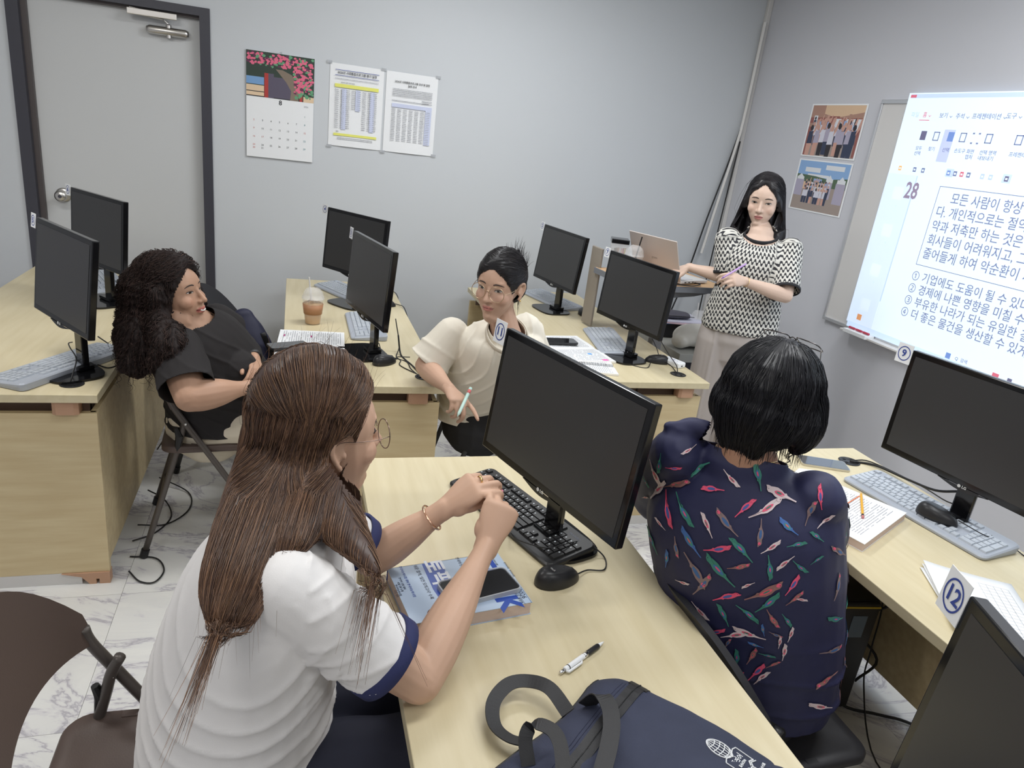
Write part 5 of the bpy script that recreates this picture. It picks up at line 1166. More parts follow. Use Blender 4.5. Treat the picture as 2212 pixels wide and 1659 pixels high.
# knit top
g = [loft([at3(0.005, 0, .90), at3(.005, 0, .99), at3(.01, 0, 1.10), at3(.015, 0, 1.2), at3(.0, 0, 1.275), at3(-.008, 0, 1.345)], [(.182, .135), (.172, .125), (.158, .118), (.168, .122), (.150, .095), (.075, .064)], tr_, n=24)]
g += [ell(at3(.07, s*.065, 1.19), (.055, .055, .055)) for s in (1, -1)]
for sh, el in ((shR, elR), (shL, elL)):
    g += [ell(sh, .060), loft([sh, sh+(el-sh)*.4, sh+(el-sh)*.86], [.058, .058, .060], m=4)]
top = union(g, .005, 6)
P = getv(top); n_ = getn(top); d = .004*nz(P*np.array([1, 1, .35]), 22)+.003*nz(P, 9); 
setv(top, P+n_*d[:, None])
cut(top, [(sh+(el-sh)*.86, el-sh, .085) for sh, el in ((shR, elR), (shL, elL))]+[(at3(0, 0, .885), V(0, 0, -1), .26), (at3(.012, 0, 1.335), unit(V(tf[0]*.45, tf[1]*.45, 1)), .082)])
store_pat(top, limb_uv(getv(top), tc, ((shR, elR), (shL, elL)))); o = ob('knit_top', finish(top, knit_mat()), pe, solid=.003)
M_bk = mat('black_rib', (.022, .022, .026), .8, bump=(500, .3, (1, 1, 1)))
for sh, el in ((shR, elR), (shL, elL)): ob('sleeve_cuff', ring_cuff(sh+(el-sh)*.86, el-sh, .059, .059, .014, .003).mesh('cuff', M_bk, True), pe)
ob('neckband', ring_cuff(at3(.008, 0, 1.338), unit(V(tf[0]*.40, tf[1]*.40, 1)), .072, .066, .02, .004, tr_).mesh('neck', M_bk, True), pe)
# trousers
g = [loft([at3(0, 0, 1.0), at3(0, 0, .93), at3(-.005, 0, .84), at3(0, 0, .78)], [(.152, .112), (.17, .125), (.185, .135), (.18, .12)], tr_, n=24)]
for s in (1, -1): g.append(loft([at3(0, .085*s, .82), at3(.01, .092*s, .6), at3(.015, .1*s, .35), at3(.0, .108*s, .1)], [(.1, .115), (.094, .1), (.1, .1), (.108, .105)], tr_, n=20))
tro = union(g, .006, 5); P = getv(tro); n_ = getn(tro); loc_ = (P-tc) @ np.array([tr_, tf, V(0, 0, 1)]).T
d = .006*np.abs(nz(P*np.array([1, 1, .15]), 12)); 
for s in (1, -1): d += .006*np.exp(-((loc_[:, 0]-s*.095)/.008)**2)*(loc_[:, 1] > 0)
setv(tro, P+n_*d[:, None]); cut(tro, [(at3(0, s*.108, .055), V(0, 0, -1), .2) for s in (1, -1)])
ob('trousers', finish(tro, mat('grey_trouser_cloth', sr(186, 178, 174), .8, bump=(600, .15, (1, 1, 1)))), pe)
for s in (1, -1): ob('shoe', union([loft([at3(-.05, .11*s, .03), at3(.06, .115*s, .03), at3(.16, .12*s, .025)], [(.036, .03), (.042, .028), (.034, .02)], tr_)], .006, 3), pe); bpy.data.objects[-1] if 0 else None
for o in pe.children:
    if o.name.startswith('shoe'): finish(o.data, M_blk)
# long straight black hair, parted on her left
line = ([0, 10, 22, 40, 56, 70, 84, 95], [.099, .094, .078, .050, .014, -.03, -.08, -.12])
g = [FE.E((0, -.014, .040), (.086, .107, .097)), FE.Lf([(0, -.05, .02), (0, -.07, -.05), (0, -.075, -.12), (.01, -.07, -.17)], [(.085, .06), (.088, .05), (.09, .042), (.085, .03)])]
for s, xs in ((1, 1.0), (-1, 1.0)):
    g.append(FE.Lf([(s*.066, -.01, .03), (s*.079, -.005, -.03), (s*.088, .0, -.09), (s*.096, .018, -.15), (s*(.094 if s > 0 else .075), .088, -.20), (s*(.09 if s > 0 else .05), .136, -.25), (s*(.085 if s > 0 else .025), .150, -.275)], [(.022, .05), (.021, .052), (.026, .05), (.032, .048), (.036, .042), (.036, .03), (.018, .012)], (s, 0, 0)))
shell = hair_shell(FE, g, body, line); n0 = bvh_of(shell)
M_hb = mat('black_hair', (.012, .011, .013), .38, spec=.5, attr='Col'); 
def flowE(p):
    q = FE.loc(p[None])[0]; d = V(0, 0, -1.0)
    if q[2] > .03: part = -.02; sx = 1 if q[0] > part else -1; d = FE.R @ V(sx*1.0, -.15-.4*(q[1] > .05), -.55)
    elif q[2] < -.12: d = V(0, 0, -1)+FE.f*.18
    return d
sd = scatter(shell, 2600, lambda p: FE.loc(p[None])[0][2] > -.17)
S_ = strands(n0, sd, lambda p, R: .10+max(0, (p.z-1.25))*.5, flowE, K=10, jit=.05, off=(.0005, .003))
colour(shell, hair_colf((.012, .011, .013), (.03, .026, .028))(len(shell.vertices), 1, None)[:, 0] if 0 else (.014, .012, .014))
S_ = off_face(S_, FE, line)
ob('hair', join_meshes(strand_mesh(S_, .0006, colf=hair_colf((.012, .011, .014), (.035, .03, .034))), shell), pe); bpy.data.objects['hair'].data.materials.append(M_hb)
for p_ in bpy.data.objects['hair'].data.polygons: p_.use_smooth = True
br = ring_cuff(wrL+(elL-wrL)*.06, elL-wrL, .0255, .0215, .002, .001).mesh('bracelet', M_gold, True); ob('bracelet', br, pe)
# lilac pen held in her left hand
pp = V(1.806, 2.646, 1.192); pq = V(1.899, 2.676, 1.236); pn = thing('lilac_pen', 'slim lilac pen in the hand of the standing teacher', 'pen')
ob('barrel', MB().tube([pp-(pq-pp)*.35, pq], .0042, 10).mesh('b', mat('lilac', sr(196, 160, 215), .35), True), pn)
ob('tip', MB().tube([pp-(pq-pp)*.35, pp-(pq-pp)*.47], [.0038, .001], 10).mesh('t', mat('lilac_tip', sr(120, 90, 150), .4), True), pn)

# ------------------------------------------------------------------ her tilted table, low table and what lies on them
tt_ = thing('lectern_table', 'grey edged tilt top stand in front of the teacher holding the white laptop', 'lectern')
Z = 1.045
c1 = V(2.116, 3.073, 1.045); ex = unit(V(.56, .05, 0)); ey = V(-ex[1], ex[0], 0)
B_ = basis(c1-ex*.28+ey*.2, ex, ey, (0, 0, 1)); tt_.matrix_world = B_
ob('table_top', MB().box(-.28, .28, -.2, .2, -.022, 0).mesh('top', mat('beech_top', sr(214, 176, 134), .5)), tt_, bevel=.003)
ob('top_edging', (lambda m: [m.box(-.282, .282, -.206, -.2, -.03, -.001), m.box(.28, .286, -.2, .2, -.03, -.001), m.box(-.286, -.28, -.2, .2, -.03, -.001)] and m)(MB()).mesh('edge', mat('grey_edge', sr(120, 124, 132), .5)), tt_)
ob('side_panel', MB().box(-.274, -.260, .17, .28, -.315, .10).mesh('side', mat('warm_grey_panel', sr(150, 142, 132), .6)), tt_, bevel=.004)
ob('bracket', (lambda m: m.add([(.25, -.17, -.024), (-.3, -.17, -.024), (-.3, -.17, -.09), (.1, -.17, -.055), (.25, -.155, -.024), (-.3, -.155, -.024), (-.3, -.155, -.09), (.1, -.155, -.055)], [(0, 1, 2, 3), (4, 7, 6, 5), (0, 3, 7, 4), (3, 2, 6, 7), (2, 1, 5, 6)]))(MB()).mesh('br', mat('grey_edge', sr(120, 124, 132), .5)), tt_)
ob('post', MB().box(.06, .12, .05, .1, -1.0, -.022).mesh('post', mat('post_grey', sr(150, 150, 152), .4, .5)), tt_, bevel=.005)
ob('foot_bar', MB().box(.05, .3, .05, .11, -1.045, -1.0).mesh('foot', mat('post_grey', sr(150, 150, 152), .4, .5)), tt_, bevel=.006)
ob('foot_bar', MB().box(.06, .12, -.1, .25, -1.045, -1.0).mesh('foot', mat('post_grey', sr(150, 150, 152), .4, .5)), tt_, bevel=.006)
# laptop
lt = thing('laptop', 'open white laptop whose lid back faces the room', 'laptop')
h0 = V(1.842, 3.076, 1.05); h1 = V(1.553, 2.983, 1.16)
b0 = V(1.837, 3.076, 1.052); b1 = V(2.119, 3.19, 1.052)
lx = unit(np.append((b1-b0)[:2], 0)); ly = V(-lx[1], lx[0], 0)      # lx: hinge -> front edge, ly: along hinge
M_lap = mat('laptop_shell', sr(226, 224, 222), .35); M_lap2 = mat('laptop_lid_back', sr(206, 196, 190), .4)
dd = .215
lt.matrix_world = basis(b0, lx, ly, (0, 0, 1))
ob('base', MB().box(0, dd, 0, .31, -.002, .012).mesh('base', M_lap), lt, bevel=.003)
ob('keyboard_deck', MB().box(.02, .12, .02, .29, .0122, .0135).mesh('kd', mat('laptop_keys', sr(212, 212, 216), .5)), lt)
ob('port', (lambda m: [m.box(.03+.03*k, .042+.03*k, -.0006, 0, .002, .007) for k in range(3)] and m)(MB()).mesh('port', M_blk), lt)
th = D(-24); lid = ob('lid', MB().box(-.006, 0, 0, .31, 0, .215).mesh('lid', M_lap2), lt, (0, 0, .012), (0, th, 0), bevel=.002)
ob('screen', MB().box(0, .001, .006, .304, .01, .208).mesh('scr', mat('laptop_screen', (.3, .35, .4), .3, emit=((.6, .7, .8), .5))), lid)
ob('logo', text_mesh('gram', .018, mat('laptop_logo', sr(170, 162, 158), .3)), lid, (-.0065, .155, .1), (PI/2, 0, -PI/2))
cable([b0+V(0, -.01, .004)+lx*.1, b0+lx*.12-ly*.03+V(0, 0, 0), b0+lx*.03-ly*.05, b0-lx*.06-ly*.02+V(0, 0, .002)], 'black charging cable beside the white laptop', .003)
# pen box, iced drink behind the monitor
bxp = thing('pen_holder', 'clear pen box with a black lid beside the laptop', 'holder', tuple(V(1.777, 3.64, 1.06)), D(-20))
bxp.location.z = 1.045; bxp.location.x, bxp.location.y = 1.585, 3.31
ob('box_wall', (lambda m: [m.box(-.042, -.04, -.04, .04, 0, .15), m.box(.04, .042, -.04, .04, 0, .15), m.box(-.04, .04, .04, .042, 0, .15), m.box(-.04, .04, -.042, -.04, 0, .15), m.box(-.042, .042, -.042, .042, 0, .003)] and m)(MB()).mesh('wall', mat('cup_clear', (.9, .9, .9), .05, alpha=.22)), bxp)
ob('box_lid', MB().box(-.045, .045, -.045, .045, .15, .172).mesh('lid', M_blkgloss), bxp, bevel=.003)
for i, c_ in enumerate((sr(40, 40, 44), sr(60, 54, 60), sr(200, 150, 120), sr(225, 180, 180), sr(190, 90, 110), sr(230, 210, 120))):
    thing('marker_pen', ('black', 'dark plum', 'tan', 'pale pink', 'rose', 'yellow')[i]+' pen standing in the clear box beside the laptop', 'pen', (1.565+.009*i, 3.29+.008*(i % 3), 1.05), group='pens in the clear box', me=MB().tube([(0, 0, 0), (.008*(i-2)/2, .006, .12)], .0045, 8).mesh('pen', mat('pen_%d' % i, c_, .4), True))
iced_cup('iced drink with a black straw between the pen box and the laptop', 1.64, 3.235, 1.045, .10, .046, .034, mat('tea_liquid', sr(186, 112, 62), .25), M_blk, .72, False, (.02, -.01))
# low grey table
lo = thing('low_table', 'low grey table behind the teacher carrying a white pouch and folders', 'table')
q0 = V(2.089, 3.355, 0.6); lo.matrix_world = basis(q0, unit(V(1, .03, 0)), unit(V(-.03, 1, 0)), (0, 0, 1))
M_lg = mat('low_table_grey', sr(176, 176, 170), .6)
ob('table_top', MB().box(0, .6, 0, .75, -.05, 0).mesh('top', M_lg), lo, bevel=.002)
for x in (.03, .53):
    for y in (.04, .68): ob('leg', MB().box(x, x+.04, y, y+.04, -.6, -.05).mesh('leg', mat('dark_leg', sr(48, 48, 58), .5)), lo)
ob('apron', MB().box(.05, .55, .03, .05, -.3, -.05).mesh('apron', mat('dark_leg', sr(48, 48, 58), .5)), lo)
on = lambda x, y, z=0: tuple(B2 @ Vector((x, y, z)))
B2 = lo.matrix_world
q_ = loft([on(.05, .10, .05), on(.13, .13, .075), on(.28, .12, .07), on(.42, .1, .05)], [(.055, .045), (.11, .065), (.115, .062), (.07, .045)], (0, 1, 0), n=18)
pch = union([q_], .006, 3); thing('white_pouch', 'soft white pouch bulging on the low grey table', 'bag', me=finish(pch, mat('white_leather', sr(226, 222, 212), .5)), loc=(0, 0, 0))
bk = thing('mesh_basket', 'black mesh tray on the low grey table', 'basket', on(.03, .33)); ob('mesh_wall', (lambda m: [m.box(-.0, .28, y, y+.003, 0, .085) for y in (0, .25)]+[m.box(x, x+.003, 0, .25, 0, .085) for x in (0, .277)]+[m.box(0, .28, 0, .25, 0, .003)] and m)(MB()).mesh('mesh', mat('mesh_black', (.03, .03, .033), .5)), bk)
for i, (lb, mt, z, a, sx_, sy_, nm) in enumerate((('blue plastic folder on the black mesh tray', mat('folder_blue', sr(70, 140, 205), .4), .09, 8, .30, .22, 'folder'), ('pink paper folder above the blue one', mat('folder_pink', sr(214, 186, 196), .6), .098, -10, .30, .21, 'folder'), ('stack of lavender white papers above the folders', mat('paper_lav', sr(205, 205, 222), .7), .106, -4, .30, .22, 'paper_sheet'))):
    t = thing(nm, lb, 'folder', on(.02, .30, z), D(a), me=MB().box(-.02, sx_, 0, sy_, 0, .006).mesh(nm, mt))
t = thing('pencil_case', 'dark grey zip case lying on top of the folders', 'case', on(.03, .34, .113), D(-6)); ob('case_body', finish(union([loft([(0, .06, .02), (.1, .06, .022), (.2, .06, .018)], [(.06, .02), (.07, .022), (.05, .018)], (0, 1, 0))], .006, 3), mat('case_grey', sr(84, 82, 92), .6)), t)
ob('zip', MB().tube([(-.03, .0, .02), (.1, -.008, .024), (.23, .01, .02)], .002, 6).mesh('zip', M_blk), t)
thing('black_marker', 'black marker sticking up behind the dark zip case', 'marker', on(.16, .48, .1), me=MB().tube([(0, 0, 0), (.01, 0, .12)], .007, 8).mesh('mk', M_blk2, True))
iced_cup('half empty iced drink with dome lid at the back of the low table', *on(.33, .38), .11, .046, .033, mat('brown_dregs', sr(120, 96, 72), .3), M_trunk, .35, False)
# ------------------------------------------------------------------ woman A: white T-shirt, long brown hair, front
pa = person('woman in a white T-shirt with navy cuffs and long brown hair, hands clasped')
FA = Frame(V(.058, 1.238, 1.082), V(.93, .365, -.02), (0, 0, 1), 1.13)
skA = sr(205, 168, 144)
sR, sL = V(-.005, .955, .955), V(.01, 1.26, .945)
eR, wR = V(.215, .935, .768), V(0.382, 1.17, 0.8693)
eL, wL = V(.17, 1.285, .775), V(0.3137, 1.271, 0.8985)
g = head_prims(FA, .15, 1.02)
g.append(loft([FA.w((0, -.02, -.05)), FA.w((0, -.035, -.10)), V(-.005, 1.11, .985)], [.052, .051, .062]))
g.append(loft([V(-.08, 1.06, .50), V(-.07, 1.06, .62), V(-.05, 1.07, .80), V(-.02, 1.09, .91), V(0, 1.11, .985)], [(.15, .11), (.14, .105), (.145, .105), (.14, .085), (.06, .055)], (0, 1, 0)))
g += [ell(sR, .05), ell(sL, .05)]+arm_prims(sR, eR, wR, 1.02, fat=1.15)+arm_prims(sL, eL, wL, 1.0, fat=1.1)
dR = unit(V(0.4133, 1.204, 0.9305)-wR)
h_, tipR = hand_prims(wR, dR, V(-.12, -.86, .42), 'R', 1.04, [(66, 62, 20), (74, 74, 40), (78, 78, 40), (76, 76, 40)], thumb=[(.012, .018, -.012), (.018, .044, -.030), (.014, .066, -.046), (.004, .082, -.054)], spread=3); g += h_
dL_ = unit(V(0.3746, 1.266, 0.9559)-wL)
h_, tipL = hand_prims(wL, dL_, V(-.25, -.42, .87), 'L', 1.0, [(48, 66, 22), (40, 76, 34), (44, 76, 30), (50, 70, 30)], thumb=[(.016, .020, -.008), (.026, .050, -.020), (.022, .080, -.032), (.010, .104, -.040)], spread=5); g += h_
for s in (1, -1): g += leg_prims(V(-.02, 1.06+.09*s, .52), V(.40, 1.07+.11*s, .52), V(.36, 1.08+.11*s, .08), V(.5, 1.08+.11*s, .03), 1.05)
bodyA = union(g, .0031, 3, .5)
paint_skin(bodyA, FA, skA, sr(190, 110, 104), .1, blush=.2); finish(bodyA, skin_mat('skin_medium', skA)); ob('body', bodyA, pa); face_details(pa, FA, bodyA, open_=.8)
# T-shirt
def tee(par, torso, sleeves, side, col, neck, hem, cuffm=None, voxel=.0048, folds=None, cuffw=.022, name='t_shirt', m=None, extra=(), rough=.75, cuff_r=None, nsm=6):
    g = [loft([p for p, _ in torso], [r for _, r in torso], side, n=28)]+list(extra)
    for a, b, r0, r1, f_ in sleeves: g += [ell(a, r0*.98), loft([a, a+(b-a)*.45, a+(b-a)*f_], [r0, (r0+r1)/2, r1], m=4, n=20)]
    me = union(g, voxel, nsm); P = getv(me); nn = getn(me)
    if folds is not None: setv(me, P+nn*folds(P, nn)[:, None])
    pl = [(a+(b-a)*f_, b-a, max(r1*1.35, .09)) for a, b, r0, r1, f_ in sleeves]
    cut(me, pl+[hem, neck]); ob(name, finish(me, m or mat(name+'_cloth', col, rough, bump=(700, .12, (1, 1, 1)), sheen=.1)), par, solid=.002)
    for a, b, r0, r1, f_ in sleeves:
        if cuffm: ob('sleeve_cuff', ring_cuff(a+(b-a)*(f_-.004), b-a, r1+.0015, r1+.0015, cuffw, .0035, N_=44).mesh('cuff', cuffm, True), par)
    return me
def foldsA(P, nn):
    Q = V(-.06, .93, .93); d = np.linalg.norm((P-Q)*np.array([1, .8, 1.0]), axis=1); w1 = .012*nz(P, 9)+.01*nz(P, 4)
    r = 1-np.abs(np.sin((d+w1)*PI/.042)); m = np.clip((d-.075)/.05, 0, 1)*np.clip((.40-d)/.1, 0, 1)*(P[:, 2] < .97)*(P[:, 0] < .08)
    a = .0068*r**1.5*m*(.65+.6*nz(P, 5, 3))
    b = .006*nz(P*np.array([1, 1, .6]), 7, 9)
    sl = (P[:, 0] > .03)&(P[:, 1] < 1.05); c = .004*(1-np.abs(np.sin((P[:, 2]*1.0-P[:, 0]*.4+.02*nz(P, 10))*PI/.04)))**2*sl
    return a+b+c
M_navy = mat('navy_rib', sr(44, 50, 92), .8, bump=(600, .2, (1, 1, 1)))
cR, cL = V(.148, .930, .812), V(.128, 1.262, .852)
tee(pa, [(V(-.09, 1.05, .44), (.195, .165)), (V(-.085, 1.05, .58), (.185, .16)), (V(-.065, 1.055, .74), (.18, .15)), (V(-.04, 1.07, .86), (.18, .135)), (V(-.01, 1.09, .935), (.16, .105)), (V(.0, 1.105, .985), (.078, .07))],
    [(sR, eR, .066, .0665, .72), (sL, eL, .062, .062, .74)], (0, 1, 0), sr(232, 230, 229), (V(.01, 1.112, 1.0), V(.3, .1, 1), .085), (V(-.09, 1.05, .455), V(0, 0, -1), .3), M_navy, folds=foldsA, cuffw=.026, name='t_shirt', extra=[ell((.06, 1.06+s*.07, .85), .06) for s in (1, -1)])
ob('neckband', ring_cuff(V(.008, 1.112, .998), unit(V(.3, .1, 1)), .071, .066, .02, .003, (0, 1, 0)).mesh('nb', M_navy, True), pa)
g = [loft([V(-.08, 1.06, .47), V(-.07, 1.06, .55)], [(.18, .15), (.165, .14)], (0, 1, 0))]
for s in (1, -1): g.append(loft([V(-.05, 1.06+.085*s, .525), V(.12, 1.065+.095*s, .54), V(.40, 1.07+.11*s, .53), V(.40, 1.07+.11*s, .3), V(.36, 1.08+.11*s, .12)], [(.095, .09), (.095, .09), (.075, .07), (.07, .07), (.065, .065)], (0, 1, 0)))
tr = union(g, .007, 5); P = getv(tr); setv(tr, P+getn(tr)*(.005*nz(P, 14))[:, None]); ob('trousers', finish(tr, mat('navy_trouser_cloth', sr(38, 40, 56), .8)), pa)
# long brown hair
lineA = ([0, 20, 45, 60, 72, 84, 95], [.083, .080, .070, .052, .030, -.03, -.13])
g = [FA.E((0, -.018, .050), (.090, .108, .108)), FA.E((.0, -.045, -.01), (.088, .085, .09)), FA.E((.0, -.065, -.055), (.08, .07, .07)),
     loft([V(0.03806, 1.294, 1.135), V(0.02442, 1.27, 1.088), V(0.002892, 1.205, 1.044), V(-0.02311, 1.105, 1.021), V(-0.04905, 1.002, 1.007), V(-0.0697, 0.9282, 0.9855), V(-0.07444, 0.886, 0.9579)], [(.105, .095), (.103, .09), (.092, .075), (.08, .055), (.066, .033), (.052, .022), (.036, .010)], (1, 0, 0), n=24),
     loft([V(0.0592, 1.158, 1.057), V(0.06878, 1.091, 1.038), V(0.08132, 1.03, 1.02), V(0.1075, 0.9769, 1.005), V(0.1336, 0.938, 0.9845)], [(.05, .03), (.05, .03), (.042, .022), (.026, .014), (.010, .007)], (1, 0, 0), n=18),
     loft([V(0.02062, 1.157, 1.022), V(0.01256, 1.048, 1.022), V(0.002325, 0.9814, 1.013)], [(.06, .04), (.055, .03), (.03, .015)], (1, 0, 0), n=18)]
shA = hair_shell(FA, g, bodyA, lineA, voxel=.0042, taper=.025, side_y=.012, smooth=20)
# the ear stays bare: open the shell over it
bm = bmesh.new(); bm.from_mesh(shA)
kill = [v for v in bm.verts if (lambda q: q[0] > .04 and ((q[1]+.002)/.024)**2+((q[2]+.0)/.036)**2 < 1)(FA.loc(np.array(v.co)[None])[0])]
bmesh.ops.delete(bm, geom=kill, context='VERTS'); bm.to_mesh(shA); bm.free()
bvA = bvh_of(shA)
dBack = unit(V(-0.07064, 0.9202, 0.9632)-V(-0.018, 1.141, 1.032)); dFront = unit(V(0.1336, 0.9375, 0.9831)-V(0.08132, 1.03, 1.02))
def flowA(p):
    q = FA.loc(p[None])[0]
    if q[2] > -.02:
        back = FA.R @ V(.0, -1, 0); side = 1 if q[0] > -.015 else -1
        if q[2] > .075: return FA.R @ V(side*1.0, -.35, -.25)
        if q[1] > .0: return FA.R @ V(side*.05, -.62, -.80)
        return FA.R @ V(0, -.25, -1)
    if q[1] > -.035 and q[0] > .02:
        return dFront*.9+V(0, 0, -.5)
    return dBack
sdA = scatter(shA, 6800, lambda p: True, 4)
S_ = off_face(strands(bvA, sdA, lambda p, R: R.choice([.10, .16, .22]) if p.z > .95 else (R.choice([.06, .09]) if p.z > .86 else .035), flowA, K=12, jit=.05, off=(.0004, .0035), seed=4), FA, lineA, .012)
fe_ = scatter(shA, 900, lambda p: p[2] < .90 or (p[2] < .96 and p[0] > .1), 14); S_ = np.concatenate([S_, strands(bvA, fe_, lambda p, R: R.choice([.03, .045, .065]), lambda p: (dFront*.8+V(0, 0, -.4)) if p[0] > .06 else dBack+V(.02, 0, -.15), K=12, jit=.10, off=(.001, .005), seed=14, stay=.5)])
hc = hair_colf(sr(74, 54, 46), sr(152, 116, 88), tip=.05)
hm = strand_mesh(S_, .00055, colf=hc)
colour(shA, sr(76, 57, 49))
# loose flyaways over the shirt
fl = scatter(shA, 70, lambda p: p[2] < 1.0, 9); S2 = strands(bvA, fl, lambda p, R: .075, lambda p: dBack+V(.25, .1, -.2), K=12, jit=.28, off=(.004, .02), seed=8, stay=0)
fl = scatter(shA, 60, lambda p: p[2] > 1.12, 10); S3 = strands(bvA, fl, lambda p, R: .045, lambda p: V(.2, 0, .7), K=12, jit=.5, off=(.004, .012), seed=9, stay=0)
join_meshes(hm, shA); join_meshes(hm, strand_mesh(np.concatenate([S2, S3]), .00022, colf=hc))
M_bh = mat('brown_hair', (.1, .06, .04), .36, spec=.45, attr='Col'); finish(hm, M_bh); ob('hair', hm, pa)
glasses(pa, FA, .0255, .004, .098, mat('thin_dark_gold', (.25, .18, .15), .25, .9), rim=.0009, cx=.034)
ax_ = wL-eL; cb = wL-unit(ax_)*.035
ob('bracelet', ring_cuff(cb, ax_+V(.01, .0, .02), .0325, .029, .0045, .0012).mesh('br', mat('rose_gold', (.83, .52, .36), .2, 1), True), pa)
M_nail = mat('pink_nail', sr(228, 170, 172), .15)
tA = np.cross(dL_, unit(V(-.25, -.42, .87)))
rp = wL+dL_*.082-tA*.0095+dL_*.014-unit(V(-.25, -.42, .87))*.010; ob('ring', ring_cuff(rp, dL_*.8-unit(V(-.25, -.42, .87))*.6, .0094, .0094, .0042, .0009, N_=24).mesh('ring', M_gold, True), pa)
for tp in (tipL[0], tipL[4], tipR[4]): ob('fingernail', union([ell(tp+V(.0, -.004, .0035), (.0058, .0045, .0058))], .0015, 2), pa); pa.children[-1] and None
for o in [o for o in bpy.data.objects if o.name.startswith('fingernail')]: finish(o.data, M_nail)
thing('pink_wrapper', 'tiny pink wrapper pinched between the clasped fingertips', 'wrapper', me=finish(union([ell((tipL[0]+tipL[4])/2+V(.006, -.002, .004), (.010, .006, .007)), ell((tipL[0]+tipL[4])/2+V(.012, -.0, .010), (.004, .004, .006))], .002, 1), mat('pink_foil', sr(240, 150, 175), .3)))

# ------------------------------------------------------------------ woman D: bird print blouse, seen from behind
pd = person('woman seen from behind in a navy bird print blouse with short black hair')
sv = V(.79, -.61, 0); fv = V(.61, .79, 0)
FD = Frame(V(0.971, 1.177, 1.178)+V(0, 0, -.01), V(.86, .50, -.22), (0.05, 0, 1), 1.04)
skD = sr(190, 146, 122)
c0 = V(.95, 1.17, 0)
SRd, SLd = V(1.06, 1.06, 1.00), V(.815, 1.255, 1.02)
g = head_prims(FD); nbD = V(.935, 1.165, 1.05)
g.append(loft([FD.w((0, -.02, -.05)), FD.w((0, -.04, -.09)), nbD], [.054, .053, .065]))
g.append(loft([V(1.06, 1.14, .50), V(1.05, 1.14, .62), V(1.0, 1.15, .82), V(.95, 1.16, .96), nbD], [(.17, .13), (.165, .13), (.165, .125), (.16, .1), (.07, .06)], sv))
eRd, wRd, eLd, wLd = V(1.20, 1.20, .80), V(1.40, 1.36, .775), V(.93, 1.44, .80), V(1.14, 1.56, .775)
g += [ell(SRd, .045), ell(SLd, .045)]+arm_prims(SRd, eRd, wRd, .95, fat=.95)+arm_prims(SLd, eLd, wLd, .95, fat=.95)
for w_, d_, s_ in ((wRd, V(.5, .8, -.15), 'R'), (wLd, V(.9, .2, -.1), 'L')): g += hand_prims(w_, d_, V(0, 0, 1), s_, .95, [(20, 30, 15)]*4)[0]
for s in (1, -1): g += leg_prims(V(1.07, 1.14, .52)+sv*.09*s, V(1.29, 1.42, .52)+sv*.10*s, V(1.30, 1.44, .08)+sv*.1*s, V(1.38, 1.55, .03)+sv*.1*s, 1.0)
bodyD = union(g, .0042, 3, .45); paint_skin(bodyD, FD, skD); finish(bodyD, skin_mat('skin_warm', skD)); ob('body', bodyD, pd); face_details(pd, FD, bodyD)
def foldsD(P, nn):
    u = (P-c0) @ sv; r = (1-np.abs(np.sin((P[:, 2]*1.0+.10*np.abs(u)+.03*nz(P, 5))*PI/.09)))**3
    lo = np.clip((.75-P[:, 2])/.2, 0, 1)
    return .007*nz(P*np.array([1, 1, .5]), 7, 2)+.010*r*lo*(.5+nz(P, 4))+.003*nz(P, 16)
M_blouse = mat('navy_blouse_cloth', sr(40, 42, 76), .6, bump=(800, .08, (1, 1, 1)))
ex_ = []
for a, b, s in ((SRd, eRd, 1), (SLd, eLd, -1)):     # flutter sleeves
    ex_ += [loft([a+V(0, 0, .005)-sv*s*.01, a+(b-a)*.4+sv*s*.004, a+(b-a)*.9+sv*s*.006], [(.064, .064), (.072, .07), (.076, .074)], sv, n=20, m=5)]
ex_.append(ell(V(.845, 1.25, 1.085), (.05, .035, .026))); ex_.append(loft([V(.80, 1.27, 1.085), V(.86, 1.22, 1.10), V(.90, 1.2, 1.075)], [.016, .02, .014]))
bl = tee(pd, [(V(1.07, 1.13, .455), (.195, .155)), (V(1.06, 1.13, .56), (.20, .165)), (V(1.02, 1.14, .70), (.205, .165)), (V(.98, 1.15, .84), (.21, .16)), (V(.95, 1.16, .95), (.20, .13)), (V(.935, 1.165, 1.035), (.095, .08))],
         [], sv, None, (nbD+V(.0, 0, .018), V(.2, .2, 1), .10), (V(1.07, 1.13, .46), V(0, 0, -1), .3), None, folds=foldsD, name='blouse', m=M_blouse, extra=ex_)
bvD = bvh_of(bl); BC = {'p': (sr(232, 88, 122), sr(74, 96, 170)), 'w': (sr(224, 206, 208), sr(236, 96, 128)), 'g': (sr(62, 132, 116), sr(66, 118, 170)), 'b': (sr(140, 118, 118), sr(70, 108, 160)), 'r': (sr(150, 108, 104), sr(232, 92, 110)), 'l': (sr(72, 112, 176), sr(70, 150, 130))}
BM = []; BI = {}
for k, (a, b) in BC.items(): BI[k] = len(BM); BM += [mat('bird_%s_body' % k, a, .6), mat('bird_%s_wing' % k, b, .6)]
BM += [mat('bird_pink', sr(238, 96, 128), .6), mat('bird_ink', (.02, .02, .04), .6)]
bird_o = [(.54, .0), (.485, .035), (.45, .085), (.385, .105), (.315, .085), (.26, .075), (.14, .105), (.0, .10), (-.10, .065), (-.17, .035), (-.30, .03), (-.5, .045), (-.5, .015), (-.32, -.01), (-.19, -.035), (-.13, -.075), (-.08, -.055), (.03, -.095), (.18, -.105), (.30, -.075), (.38, -.045), (.47, -.035)]
bird_o = [(x, y-.22*x*x+.02) for x, y in bird_o]
